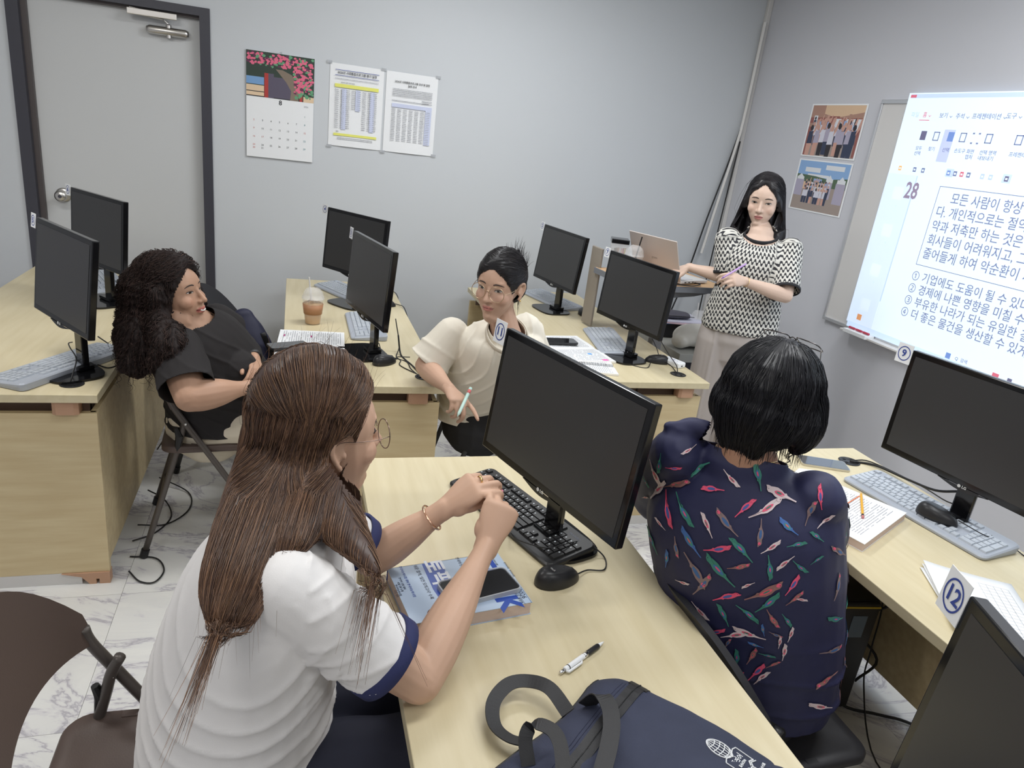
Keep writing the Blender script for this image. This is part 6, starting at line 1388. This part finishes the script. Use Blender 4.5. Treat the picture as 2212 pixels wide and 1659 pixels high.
def lay(m, bv, o, X, Y, Nn, pts, cx, cy, mi, off):
    out = []
    for a, b in [(cx, cy)]+pts:
        h = bv.ray_cast(Vector(o+X*a+Y*b+Nn*.5), Vector(-Nn), 1.2)
        if h[0] is None: return False
        out.append(np.array(h[0])+np.array(h[1])*off*(1 if Vector(Nn).dot(h[1]) > 0 else -1))
    mx = max(np.linalg.norm(out[0]-q) for q in out[1:])
    if mx > .075: return False
    n = len(pts); m.add(out, [(0, 1+i, 1+(i+1) % n) for i in range(n)], mi); return True
def birds(m, bv, org, X, Y, Nn, table, flip=1):
    for u, v, ang, L_, k in table:
        a = D(ang); cs, sn = math.cos(a), math.sin(a); L_ = L_*1.3; fy = flip*(1 if (int(abs(u)*1000)+ang) % 2 else -1)
        T = lambda pts: [(u+(x*cs-y*fy*sn)*L_, v+(x*sn+y*fy*cs)*L_) for x, y in pts]
        if not lay(m, bv, org, X, Y, Nn, T(bird_o), *T([(.1, .04)])[0], BI[k], .0028): continue
        el_ = lambda cx, cy, rx, ry, n=10: [(cx+rx*math.cos(q_), cy+ry*math.sin(q_)) for q_ in np.linspace(0, 2*PI, n+1)[:-1]]
        lay(m, bv, org, X, Y, Nn, T(el_(.06, .015, .17, .05)), *T([(.06, .015)])[0], BI[k]+1, .0031)
        lay(m, bv, org, X, Y, Nn, T(el_(.08, .012, .09, .022)), *T([(.08, .012)])[0], BI['g'] if k in 'wr' else (BI['p'] if k in 'gl' else BI['b']+1), .0034)
        lay(m, bv, org, X, Y, Nn, T(el_(.40, .0, .06, .05)), *T([(.40, .0)])[0], len(BM)-2 if k in 'bpr' else BI['w'] if k == 'w' else BI[k], .0033)
        lay(m, bv, org, X, Y, Nn, T(el_(.425, .018, .013, .013, 6)), *T([(.425, .018)])[0], len(BM)-1, .0036)
BT = [(float(a), float(b), int(c), float(d), e) for a, b, c, d, e in (t.split(',') for t in '''-0.272,0.256,91,0.030,w -0.240,0.271,15,0.034,p -0.203,0.270,140,0.030,g -0.224,0.240,110,0.034,w -0.246,0.225,-54,0.054,g -0.173,0.261,79,0.036,g -0.270,0.200,-74,0.037,b -0.195,0.210,-142,0.023,w -0.138,0.234,47,0.043,w -0.113,0.271,-39,0.027,b -0.099,0.253,66,0.049,b -0.054,0.252,32,0.034,p -0.028,0.276,103,0.014,w -0.011,0.260,27,0.018,w 0.013,0.248,94,0.023,g -0.247,0.164,-88,0.038,g -0.216,0.168,16,0.026,p -0.161,0.176,-127,0.043,g -0.096,0.186,-34,0.035,w -0.048,0.203,116,0.047,g -0.006,0.223,-28,0.041,g 0.043,0.209,-49,0.054,r 0.063,0.226,-67,0.034,g -0.255,0.129,-60,0.052,w -0.241,0.090,69,0.052,w -0.275,0.089,-50,0.026,g -0.205,0.121,38,0.054,r -0.126,0.152,-162,0.037,p -0.057,0.140,54,0.039,p -0.019,0.148,39,0.053,w 0.005,0.174,162,0.051,w 0.036,0.179,130,0.035,l 0.079,0.186,108,0.033,p -0.173,0.091,-39,0.051,g -0.206,0.073,-60,0.050,p -0.120,0.085,130,0.039,w -0.083,0.104,146,0.049,b -0.254,0.045,129,0.049,b -0.273,0.029,48,0.021,w -0.216,0.036,164,0.024,w -0.018,0.105,-81,0.040,b 0.032,0.124,151,0.037,l 0.067,0.154,78,0.040,b 0.098,0.142,51,0.031,w -0.090,0.048,30,0.045,p -0.044,0.062,146,0.049,g 0.008,0.082,46,0.034,w 0.054,0.095,19,0.029,g 0.089,0.112,151,0.026,g -0.261,-0.006,48,0.024,p -0.171,0.010,-69,0.036,b -0.143,0.037,140,0.053,l -0.227,-0.022,135,0.043,g -0.042,0.027,30,0.036,r 0.015,0.042,-72,0.040,g 0.042,0.057,-128,0.033,w 0.071,0.053,-33,0.031,g 0.099,0.068,42,0.021,g -0.186,-0.034,96,0.036,l -0.123,-0.019,-44,0.063,b -0.073,0.004,146,0.064,g -0.102,-0.044,68,0.052,b -0.142,-0.062,20,0.025,w -0.015,-0.006,-137,0.023,w 0.016,-0.014,42,0.064,r 0.066,0.012,70,0.037,p -0.050,-0.049,37,0.046,p 0.029,-0.036,57,0.050,g -0.093,-0.108,-33,0.039,w -0.046,-0.095,124,0.044,g -0.002,-0.072,-27,0.045,g 0.047,-0.068,-49,0.038,r 0.077,-0.015,53,0.033,r 0.088,-0.016,-3,0.022,w -0.054,-0.144,38,0.037,p -0.014,-0.135,33,0.048,w 0.012,-0.119,177,0.052,w 0.036,-0.100,111,0.023,l 0.061,-0.104,-15,0.023,b 0.074,-0.067,-49,0.029,g 0.089,-0.100,87,0.028,w -0.023,-0.162,78,0.025,b 0.030,-0.141,177,0.025,l 0.073,-0.122,95,0.024,w 0.002,-0.193,102,0.039,g 0.029,-0.174,79,0.040,r 0.057,-0.160,-2,0.027,g 0.087,-0.145,95,0.034,w 0.047,-0.212,67,0.044,p 0.074,-0.182,45,0.026,r 0.060,-0.224,63,0.038,w 0.012,-0.231,34,0.022,p'''.split())]
m = MB(); org = V(.93, 1.03, .85); nb_ = V(-.61, -.79, 0); birds(m, bvD, org, sv, V(0, 0, 1), nb_, BT)
rb_ = random.Random(12); T2 = []
for i in range(9):
    for j in range(5): T2.append((-.24+j*.11+rb_.uniform(-.02, .02), -.36+i*.075+rb_.uniform(-.015, .015), rb_.randint(0, 359), rb_.uniform(.04, .06), rb_.choice('pwgbrl')))
birds(m, bvD, V(1.03, 1.2, .85), -sv, V(0, 0, 1), -nb_, T2)
T3 = [(-.08+.08*j+rb_.uniform(-.01, .01), -.3+.075*i, rb_.randint(0, 359), .045, rb_.choice('pwgbrl')) for i in range(8) for j in range(3)]
birds(m, bvD, V(1.0, 1.15, .85), fv, V(0, 0, 1), sv, T3)
ob('bird_print', m.mesh('bird_print', BM), pd, kind='stuff')
g = [loft([V(1.05, 1.14, .47), V(1.07, 1.14, .54)], [(.18, .15), (.165, .14)], (0, 1, 0))]
for s in (1, -1): g.append(loft([V(1.07, 1.14, .525)+sv*.085*s, V(1.16, 1.26, .535)+sv*.09*s, V(1.29, 1.42, .53)+sv*.10*s, V(1.31, 1.44, .3)+sv*.10*s, V(1.30, 1.44, .1)+sv*.1*s], [(.095, .09), (.095, .09), (.075, .07), (.07, .07), (.065, .065)], (0, 1, 0)))
tr = union(g, .007, 5); ob('trousers', finish(tr, mat('black_trouser_cloth', (.018, .018, .02), .8)), pd)
# short bob
lineD = ([0, 25, 50, 70, 85, 95], [.07, .065, .045, .0, -.05, -.075])
g = [FD.E((0, -.018, .042), (.098, .114, .105)), FD.E((0, -.045, -.008), (.094, .085, .075)),
     FD.Lf([(.072, .005, .04), (.088, .0, .0), (.09, .0, -.03), (.082, .008, -.055)], [(.03, .055), (.026, .055), (.022, .045), (.012, .02)], (1, 0, 0)), FD.Lf([(-.072, .005, .04), (-.088, .0, .0), (-.09, .0, -.03), (-.082, .008, -.055)], [(.03, .055), (.026, .055), (.022, .045), (.012, .02)], (1, 0, 0)),
     FD.Lf([(0, -.085, .0), (0, -.085, -.05), (0, -.072, -.088)], [(.07, .035), (.062, .028), (.045, .014)], (1, 0, 0))]
shD = hair_shell(FD, g, bodyD, lineD, voxel=.0045); bvh = bvh_of(shD)
def flowD(p):
    q = FD.loc(p[None])[0]; c = q-V(0, -.03, .13)
    if q[2] > .03: return FD.R @ V(c[0]*1.2, c[1], -.03-.1*abs(c[2]))
    return FD.R @ V(-.15*q[0]/.09, .22 if q[1] > -.02 else .0, -1)
S_ = strands(bvh, scatter(shD, 3200), lambda p, R: R.choice([.05, .08, .11]), flowD, K=9, jit=.06, off=(.0005, .004), seed=5)
S2 = strands(bvh, scatter(shD, 260, lambda p: FD.loc(p[None])[0][2] < -.05, 6), lambda p, R: .035, lambda p: FD.R @ V(0, .35, -1), K=9, jit=.12, off=(.001, .004), seed=6, stay=0)
hm = strand_mesh(np.concatenate([S_, S2]), .0006, colf=hair_colf((.008, .008, .011), (.022, .022, .028))); colour(shD, (.009, .009, .012)); join_meshes(hm, shD); finish(hm, M_hb); ob('hair', hm, pd)
# spectacles pushed up on her head
FG = Frame(FD.w((.0, .028, .150)), FD.R @ V(.0, .62, .78), FD.R @ V(0, -.78, .62), 1.08)
gl = bpy.data.objects.new('hair_spectacles', None); 
spec = thing('spectacles', 'spectacles pushed up on the short black hair of the seated woman', 'glasses'); bpy.data.objects.remove(gl)
glasses(spec, Frame(FD.w((-.012, .0, .035)), FD.R @ V(.0, .28, .96), FD.R @ V(0, -.96, .28), 1.05), .026, .0, .117, mat('gunmetal', (.15, .14, .14), .2, 1), square=True, rim=.0013, cx=.034, name='spectacles')
for s in (1, -1): ob('earring', MB().tube([FD.w((s*.080, -.004+.009*math.cos(a), -.040+.009*math.sin(a))) for a in np.linspace(0, 2*PI, 17)], .0014, 6, cap=False).mesh('er', M_gold, True), pd)
ob('necklace', MB().tube([nbD+V(0, 0, .018)+sv*.064*math.cos(a)+fv*.062*math.sin(a)+V(0, 0, -.012*math.sin(a)) for a in np.linspace(0, 2*PI, 41)], .0014, 6, cap=False).mesh('nk', M_gold, True), pd)

# ------------------------------------------------------------------ woman B: black T-shirt, long curly hair
pb_ = person('smiling woman in a black T-shirt and cream trousers with long curly dark hair')
skB = sr(184, 146, 122)
FB = Frame(V(-0.3843, 2.591, 0.9964), V(.86, -.36, .16), (-.10, 0, 1), 1.05)
s_B, f_B = V(.22, -.975, 0), V(.975, .22, 0)     # right, forward
s_B, f_B = V(-.20, -.98, 0), V(.98, -.20, 0)
nB = V(-.375, 2.58, .905); SRB, SLB = V(-.355, 2.42, .85), V(-.27, 2.75, .86)
eRB, wRB = V(-0.3033, 2.27, 0.7461), V(-0.1304, 2.388, 0.7382); eLB, wLB = V(-0.2067, 2.814, 0.7937), V(-0.1241, 2.567, 0.7738)
g = head_prims(FB, .9, 1.05); g.append(loft([FB.w((0, -.02, -.05)), FB.w((0, -.03, -.09)), nB], [.056, .058, .085]))
g.append(loft([V(-.27, 2.68, .50), V(-.26, 2.66, .62), V(-.29, 2.62, .78), nB], [(.155, .14), (.155, .14), (.155, .12), (.085, .08)], s_B))
g += [ell(SRB, .06), ell(SLB, .06)]+arm_prims(SRB, eRB, wRB, 1.12, fat=1.25)+arm_prims(SLB, eLB, wLB, 1.1, fat=1.1)
g += hand_prims(wRB, V(1, .35, -.05), V(.1, -.5, .85), 'R', .98, [(25, 35, 20)]*4)[0]+hand_prims(wLB, unit(V(-0.09977, 2.436, 0.7444)-wLB), V(.6, -.4, .6), 'L', .98, [(35, 50, 25)]*4)[0]
for s in (1, -1): g += leg_prims(V(-.25, 2.68+.09*s, .52), V(.18, 2.68+.12*s, .52), V(.14, 2.68+.12*s, .08), V(.28, 2.68+.12*s, .03), .92)
bodyB = union(g, .0038, 3, .5); paint_skin(bodyB, FB, skB, sr(186, 96, 92), .9); finish(bodyB, skin_mat('skin_tan', skB)); ob('body', bodyB, pb_); face_details(pb_, FB, bodyB, open_=.75)
bv_ = bvh_of(bodyB); tp = patch(FB, bv_, [(-.014+.028*i/12, -.0505-.0045*math.sin(PI*i/12)) for i in range(13)], .0012); ob('teeth', MB().tube(tp, [.0008]+[.0028]*11+[.0008], 6).mesh('teeth', mat('tooth_white', sr(235, 230, 222), .3), True), pb_)
def foldsB(P, nn): return .007*nz(P*np.array([1, 1, .6]), 8)+.004*(1-np.abs(np.sin((P[:, 0]*.6+P[:, 2]+.03*nz(P, 6))*PI/.06)))**3
M_bt = mat('black_tee_cloth', sr(33, 30, 31), .85, bump=(700, .12, (1, 1, 1)))
tee(pb_, [(V(-.27, 2.68, .475), (.175, .175)), (V(-.255, 2.665, .60), (.18, .19)), (V(-.27, 2.635, .72), (.18, .17)), (V(-.31, 2.60, .82), (.175, .135)), (nB+V(0, 0, .01), (.085, .078))],
    [(SRB, eRB, .080, .086, .82), (SLB, eLB, .070, .074, .70)], s_B, None, (nB+V(.02, 0, .022), V(.6, -.1, 1), .10), (V(-.27, 2.68, .49), V(0, 0, -1), .33), None, folds=foldsB, name='t_shirt', m=M_bt, extra=[ell(V(-.18, 2.62-s*.085*.98, .745), .075) for s in (1, -1)])
M_cream = mat('cream_trouser_cloth', sr(222, 212, 192), .8, bump=(500, .1, (1, 1, 1)))
g = [loft([V(-.29, 2.68, .485), V(-.27, 2.68, .56)], [(.16, .16), (.155, .15)], (0, 1, 0)), ell(V(-.32, 2.68, .53), (.12, .165, .075))]
for s in (1, -1): g.append(loft([V(-.24, 2.68+.08*s, .535), V(-.02, 2.68+.10*s, .545), V(.19, 2.68+.12*s, .535), V(.18, 2.68+.12*s, .3), V(.14, 2.68+.12*s, .1)], [(.105, .098), (.10, .095), (.08, .078), (.078, .078), (.073, .073)], (0, 1, 0)))
tr = union(g, .007, 5); P = getv(tr); setv(tr, P+getn(tr)*(.006*nz(P, 12))[:, None]); ob('trousers', finish(tr, M_cream), pb_)
ob('wrist_watch', ring_cuff(wLB+(eLB-wLB)*.10, eLB-wLB, .031, .027, .018, .003).mesh('watch', M_blk2, True), pb_)
lineB = ([0, 12, 28, 45, 60, 72, 84, 95], [.098, .092, .074, .045, .005, -.04, -.10, -.14])
g = [FB.E((0, -.016, .042), (.094, .114, .104)), loft([FB.w((.02, -.06, .02)), V(-0.4608, 2.563, 0.9123), V(-0.4731, 2.48, 0.8559), V(-0.4847, 2.429, 0.8)], [(.10, .09), (.092, .082), (.08, .065), (.05, .04)], (1, 0, 0), n=20),
     loft([FB.w((.075, -.005, .02)), FB.w((.088, -.01, -.06)), V(-0.369, 2.358, 0.8944), V(-0.4055, 2.334, 0.8269)], [(.04, .05), (.045, .055), (.048, .042), (.030, .016)], (1, 0, 0), n=18),
     loft([FB.w((-.07, .0, .02)), FB.w((-.085, .01, -.06)), V(-0.2719, 2.602, 0.8844), V(-0.2353, 2.576, 0.8475)], [(.035, .045), (.045, .045), (.05, .04), (.03, .02)], (1, 0, 0), n=18)]
shB = hair_shell(FB, g, bodyB, lineB, voxel=.005); P = getv(shB); far = FB.loc(P)[:, 2] < .06; setv(shB, P+getn(shB)*((.007*nz(P, 45)+.004*nz(P, 95))*far)[:, None]); bvh = bvh_of(shB)
def flowB(p):
    q = FB.loc(p[None])[0]
    if q[2] > .06: return FB.R @ V((1 if q[0] > 0 else -1), -.4, -.3)
    return V(0, 0, -1)+.0*FB.f
hcB = hair_colf(sr(34, 26, 25), sr(78, 60, 54), tip=.15)
S_ = off_face(strands(bvh, scatter(shB, 4200, None, 5), lambda p, R: R.choice([.06, .09, .12]), flowB, K=16, jit=.08, off=(.002, .009), seed=15, curl=(.0045, .022)), FB, lineB, .015, .008)
S2 = strands(bvh, scatter(shB, 160, lambda p: p[2] < .9, 6), lambda p, R: .07, lambda p: V(-.1, 0, -1), K=16, jit=.25, off=(.004, .015), seed=16, curl=(.008, .03), stay=0)
hm = strand_mesh(np.concatenate([S_, S2]), .0008, colf=hcB); colour(shB, sr(36, 28, 27)); join_meshes(hm, shB); finish(hm, mat('dark_brown_hair', (.02, .015, .014), .6, spec=.25, attr='Col')); ob('hair', hm, pb_)

# ------------------------------------------------------------------ woman C: cream T-shirt, round spectacles, hair up
pc_ = person('woman in a cream T-shirt and round spectacles with her dark hair clipped up')
skC = sr(196, 160, 138)
FC = Frame(V(0.7084, 2.387, 1.131), V(-.66, -.74, -.10), (.05, 0, 1), 1.04)
fC, sC = unit(V(-.05, -1, 0)), unit(V(-1, .05, 0))
nC = V(0.7587, 2.415, 0.9502)
SRC, SLC = V(0.5758, 2.508, 0.9153), V(0.8605, 2.493, 0.9492)
eRC, wRC = V(0.4864, 2.513, 0.7862), V(0.5264, 2.235, 0.796)
eLC, wLC = V(0.9407, 2.494, 0.7841), V(1.12, 2.62, .76)
g = head_prims(FC, .3, .98); g.append(loft([FC.w((0, -.02, -.05)), FC.w((0, -.03, -.09)), nC], [.048, .047, .058]))
pelC = V(.77, 2.70, .50)
g.append(loft([pelC, pelC+V(-.0, -.02, .13), (pelC+nC)/2+V(0, .0, .05), nC], [(.16, .12), (.14, .11), (.14, .1), (.06, .055)], sC))
g += [ell(SRC, .05), ell(SLC, .05)]+arm_prims(SRC, eRC, wRC, 1.0, fat=1.12)+arm_prims(SLC, eLC, wLC, 1.0, fat=1.1)
dC = unit(V(0.5563, 2.118, 0.7787)-wRC); hC, tC = hand_prims(wRC, dC, V(.25, -.55, .8), 'R', 1.0, [(8, 12, 8), (48, 60, 25), (56, 66, 30), (60, 66, 30)], thumb=[(.02, .02, -.012), (.034, .045, -.03), (.028, .07, -.045), (.012, .088, -.05)], spread=5); g += hC
g += hand_prims(wLC, V(.6, .5, -.2), V(0, 0, 1), 'L', .95, [(20, 30, 15)]*4)[0]
kC = [V(1.0, 2.34, .52), V(.84, 2.24, .50)]; aC = [V(1.0, 2.38, .08), V(.86, 2.28, .08)]
kC = [V(1.14, 2.68, .50), V(1.10, 2.48, .50)]; aC = [V(1.12, 2.68, .08), V(1.08, 2.48, .08)]
for s, kn, an in ((1, kC[0], aC[0]), (-1, kC[1], aC[1])): g += leg_prims(pelC+V(.04, .09*s, .02), kn, an, an+V(.12, .0, -.05), 1.0)
bodyC = union(g, .0038, 3, .5); paint_skin(bodyC, FC, skC, sr(186, 112, 108), .3); finish(bodyC, skin_mat('skin_light', skC)); ob('body', bodyC, pc_); face_details(pc_, FC, bodyC, open_=.9, look=-.3)
def foldsC(P, nn): 
    d = np.linalg.norm(P-SRC, axis=1); return .007*nz(P*np.array([1, 1, .5]), 7, 5)+.006*(1-np.abs(np.sin((d+.03*nz(P, 5))*PI/.05)))**2.5*np.clip((d-.06)/.05, 0, 1)
mid = (pelC+nC)/2
tee(pc_, [(pelC+V(0, 0, -.01), (.185, .145)), (pelC+V(-.0, -.015, .12), (.178, .15)), (mid+V(0, -.02, .06), (.175, .14)), (nC*.85+mid*.15+V(0, .0, .0), (.155, .105)), (nC+V(0, 0, .0), (.08, .068))],
    [(SRC, eRC, .064, .080, .84), (SLC, eLC, .062, .07, .9)], sC, sr(226, 220, 206), (nC+fC*.03+V(0, 0, .012), V(fC[0]*.8, fC[1]*.8, 1), .095), (pelC, V(0, 0, -1), .3), None, folds=foldsC, name='t_shirt', m=mat('cream_tee_cloth', sr(228, 221, 206), .85, bump=(600, .12, (1, 1, 1))), extra=[ell(mid+fC*.11+sC*.065*s+V(0, 0, .10), .055) for s in (1, -1)])
ob('neckband', ring_cuff(nC+fC*.022+V(0, 0, .006), unit(V(fC[0]*.8, fC[1]*.8, 1)), .078, .084, .02, .003, sC).mesh('nb', mat('cream_rib', sr(214, 206, 190), .85), True), pc_)
g = [loft([pelC+V(0, 0, -.02), pelC+V(0, 0, .06)], [(.175, .16), (.16, .14)], (0, 1, 0))]
for s, kn, an in ((1, kC[0], aC[0]), (-1, kC[1], aC[1])): g.append(loft([pelC+V(.03, .085*s, .03), (pelC+kn)/2+V(0, .04*s, .03), kn+V(0, 0, .02), (kn+an)/2, an+V(0, 0, .03)], [.1, .095, .078, .075, .07], (0, 1, 0)))
ob('trousers', finish(union(g, .007, 5), mat('black_trouser_cloth', (.018, .018, .02), .8)), pc_)
lineC = ([0, 10, 30, 48, 62, 76, 95], [.088, .084, .062, .030, -.002, -.03, -.045])
g = [FC.E((0, -.012, .040), (.083, .105, .098)), FC.E((0, -.05, .0), (.074, .06, .07)), FC.E((0, -.095, .045), (.03, .026, .045)), FC.Lf([(0, -.098, .06), (-.004, -.105, .09), (-.01, -.10, .115)], [(.02, .014), (.014, .01), (.006, .004)], (1, 0, 0))]
shC = hair_shell(FC, g, bodyC, lineC, voxel=.004, taper=.02); bm = bmesh.new(); bm.from_mesh(shC)
kill = [v for v in bm.verts if (lambda q: abs(q[0]) > .04 and ((q[1]-.002)/.030)**2+((q[2]+.012)/.046)**2 < 1)(FC.loc(np.array(v.co)[None])[0])]
bmesh.ops.delete(bm, geom=kill, context='VERTS'); bm.to_mesh(shC); bm.free(); bvh = bvh_of(shC); bun = FC.w((0, -.10, .06))
def flowC(p):
    q = FC.loc(p[None])[0]
    if q[2] > .07 and q[1] > -.05: return (bun-p)*.5+FC.R @ V(.10 if q[0] > .0 else -.10, -.02, -.0)
    return bun-p if np.linalg.norm(bun-p) > .03 else FC.R @ V(0, -.2, 1)
S_ = off_face(strands(bvh, scatter(shC, 2400), lambda p, R: R.choice([.04, .07, .10]), flowC, K=9, jit=.06, off=(.0003, .002), seed=25), FC, lineC)
S2 = strands(bvh, scatter(shC, 120, lambda p: FC.loc(p[None])[0][1] < -.09 and FC.loc(p[None])[0][2] > .05, 6), lambda p, R: R.choice([.025, .04, .055]), lambda p: FC.R @ V(.0, -.1, 1), K=9, jit=.35, off=(.003, .01), seed=26, stay=0)
S3 = strands(bvh, scatter(shC, 60, lambda p: FC.loc(p[None])[0][2] < -.03, 7), lambda p, R: .06, lambda p: FC.R @ V(.0, -.1, -1), K=9, jit=.2, off=(.002, .006), seed=27, stay=0)
hm = strand_mesh(np.concatenate([S_, S2, S3]), .0006, colf=hair_colf((.012, .01, .012), (.04, .033, .034))); colour(shC, (.013, .012, .014)); join_meshes(hm, shC); finish(hm, M_hb); ob('hair', hm, pc_)
glasses(pc_, FC, .0265, .004, .096, mat('pale_gold_wire', (.6, .45, .3), .3, 1), rim=.0012, cx=.034)
for s in (1, -1): ob('earring', ell_m := MB().add(*ell(FC.w((s*.078, -.006, -.031)), .0035)).mesh('er', M_gold, True), pc_)
pn = thing('mint_pen', 'pale mint pen held by the woman in the cream T-shirt', 'pen'); A_, B_ = V(0.5273, 2.096, 0.7545), V(0.5852, 2.181, 0.8243)
ob('barrel', MB().tube([A_, A_+(B_-A_)*.12, B_], [.0012, .0055, .0058], 10).mesh('b', mat('mint', sr(190, 220, 210), .4), True), pn); ob('logo_dots', MB().tube([A_+(B_-A_)*.8, A_+(B_-A_)*.92], .006, 10).mesh('d', mat('pen_red', sr(210, 110, 110), .4), True), pn)
# navy bag on the empty chair behind B, black caster
bg = thing('backpack', 'dark navy bag standing on the empty black chair by the wall', 'bag')
q0 = V(-.17, 3.24, .47); m_ = union([loft([q0, q0+V(-.01, .02, .14), q0+V(-.04, .04, .27)], [(.11, .07), (.10, .065), (.05, .03)], (.9, -.3, 0), n=20)], .006, 4); P = getv(m_); setv(m_, P+getn(m_)*(.007*nz(P, 16))[:, None])
ob('bag_body', finish(m_, mat('dark_navy_nylon', sr(38, 40, 62), .6)), bg); ob('strap', MB().tube(smooth_path([q0+V(.05, -.05, .22), q0+V(.09, -.04, .1), q0+V(.07, -.03, -.0)]), .012, 8, sq=(1, .3)).mesh('strap', M_blk, True), bg)
cs = thing('caster_trolley', 'black trolley wheel partly hidden behind the long brown hair', 'wheel')
wq = V(-.22, 2.87, .055)
for s in (-.02, .02): ob('wheel', MB().tube([wq+V(0, s-.008, 0), wq+V(0, s+.008, 0)], .045, 24).mesh('wheel', M_blk2, True), cs)
ob('wheel_hub', MB().tube([wq+V(0, -.032, 0), wq+V(0, -.028, 0)], .026, 16).mesh('hub', M_clear, True), cs); ob('fork', MB().tube([wq+V(0, 0, .0), wq+V(0, 0, .05), wq+V(.04, 0, .07), wq+V(.3, .02, .08)], [.018, .022, .02, .016], 10).mesh('fork', M_blk, True), cs)
# ------------------------------------------------------------------ lettering becomes plain meshes, in one pass
bpy.context.view_layer.update(); dg = bpy.context.evaluated_depsgraph_get()
for o in [o for o in bpy.data.objects if o.type == 'FONT']:
    me = bpy.data.meshes.new_from_object(o.evaluated_get(dg)); me.materials.clear(); me.materials.append(o.data.materials[0])
    n = bpy.data.objects.new('tmp', me); nm = o.name.split('.')[0]; C.objects.link(n); n.parent = o.parent
    n.matrix_parent_inverse = o.matrix_parent_inverse.copy(); n.location = o.location; n.rotation_euler = o.rotation_euler; n.scale = o.scale
    if o.parent and o.matrix_basis != Matrix(): n.matrix_basis = o.matrix_basis.copy()
    bpy.data.objects.remove(o); n.name = nm
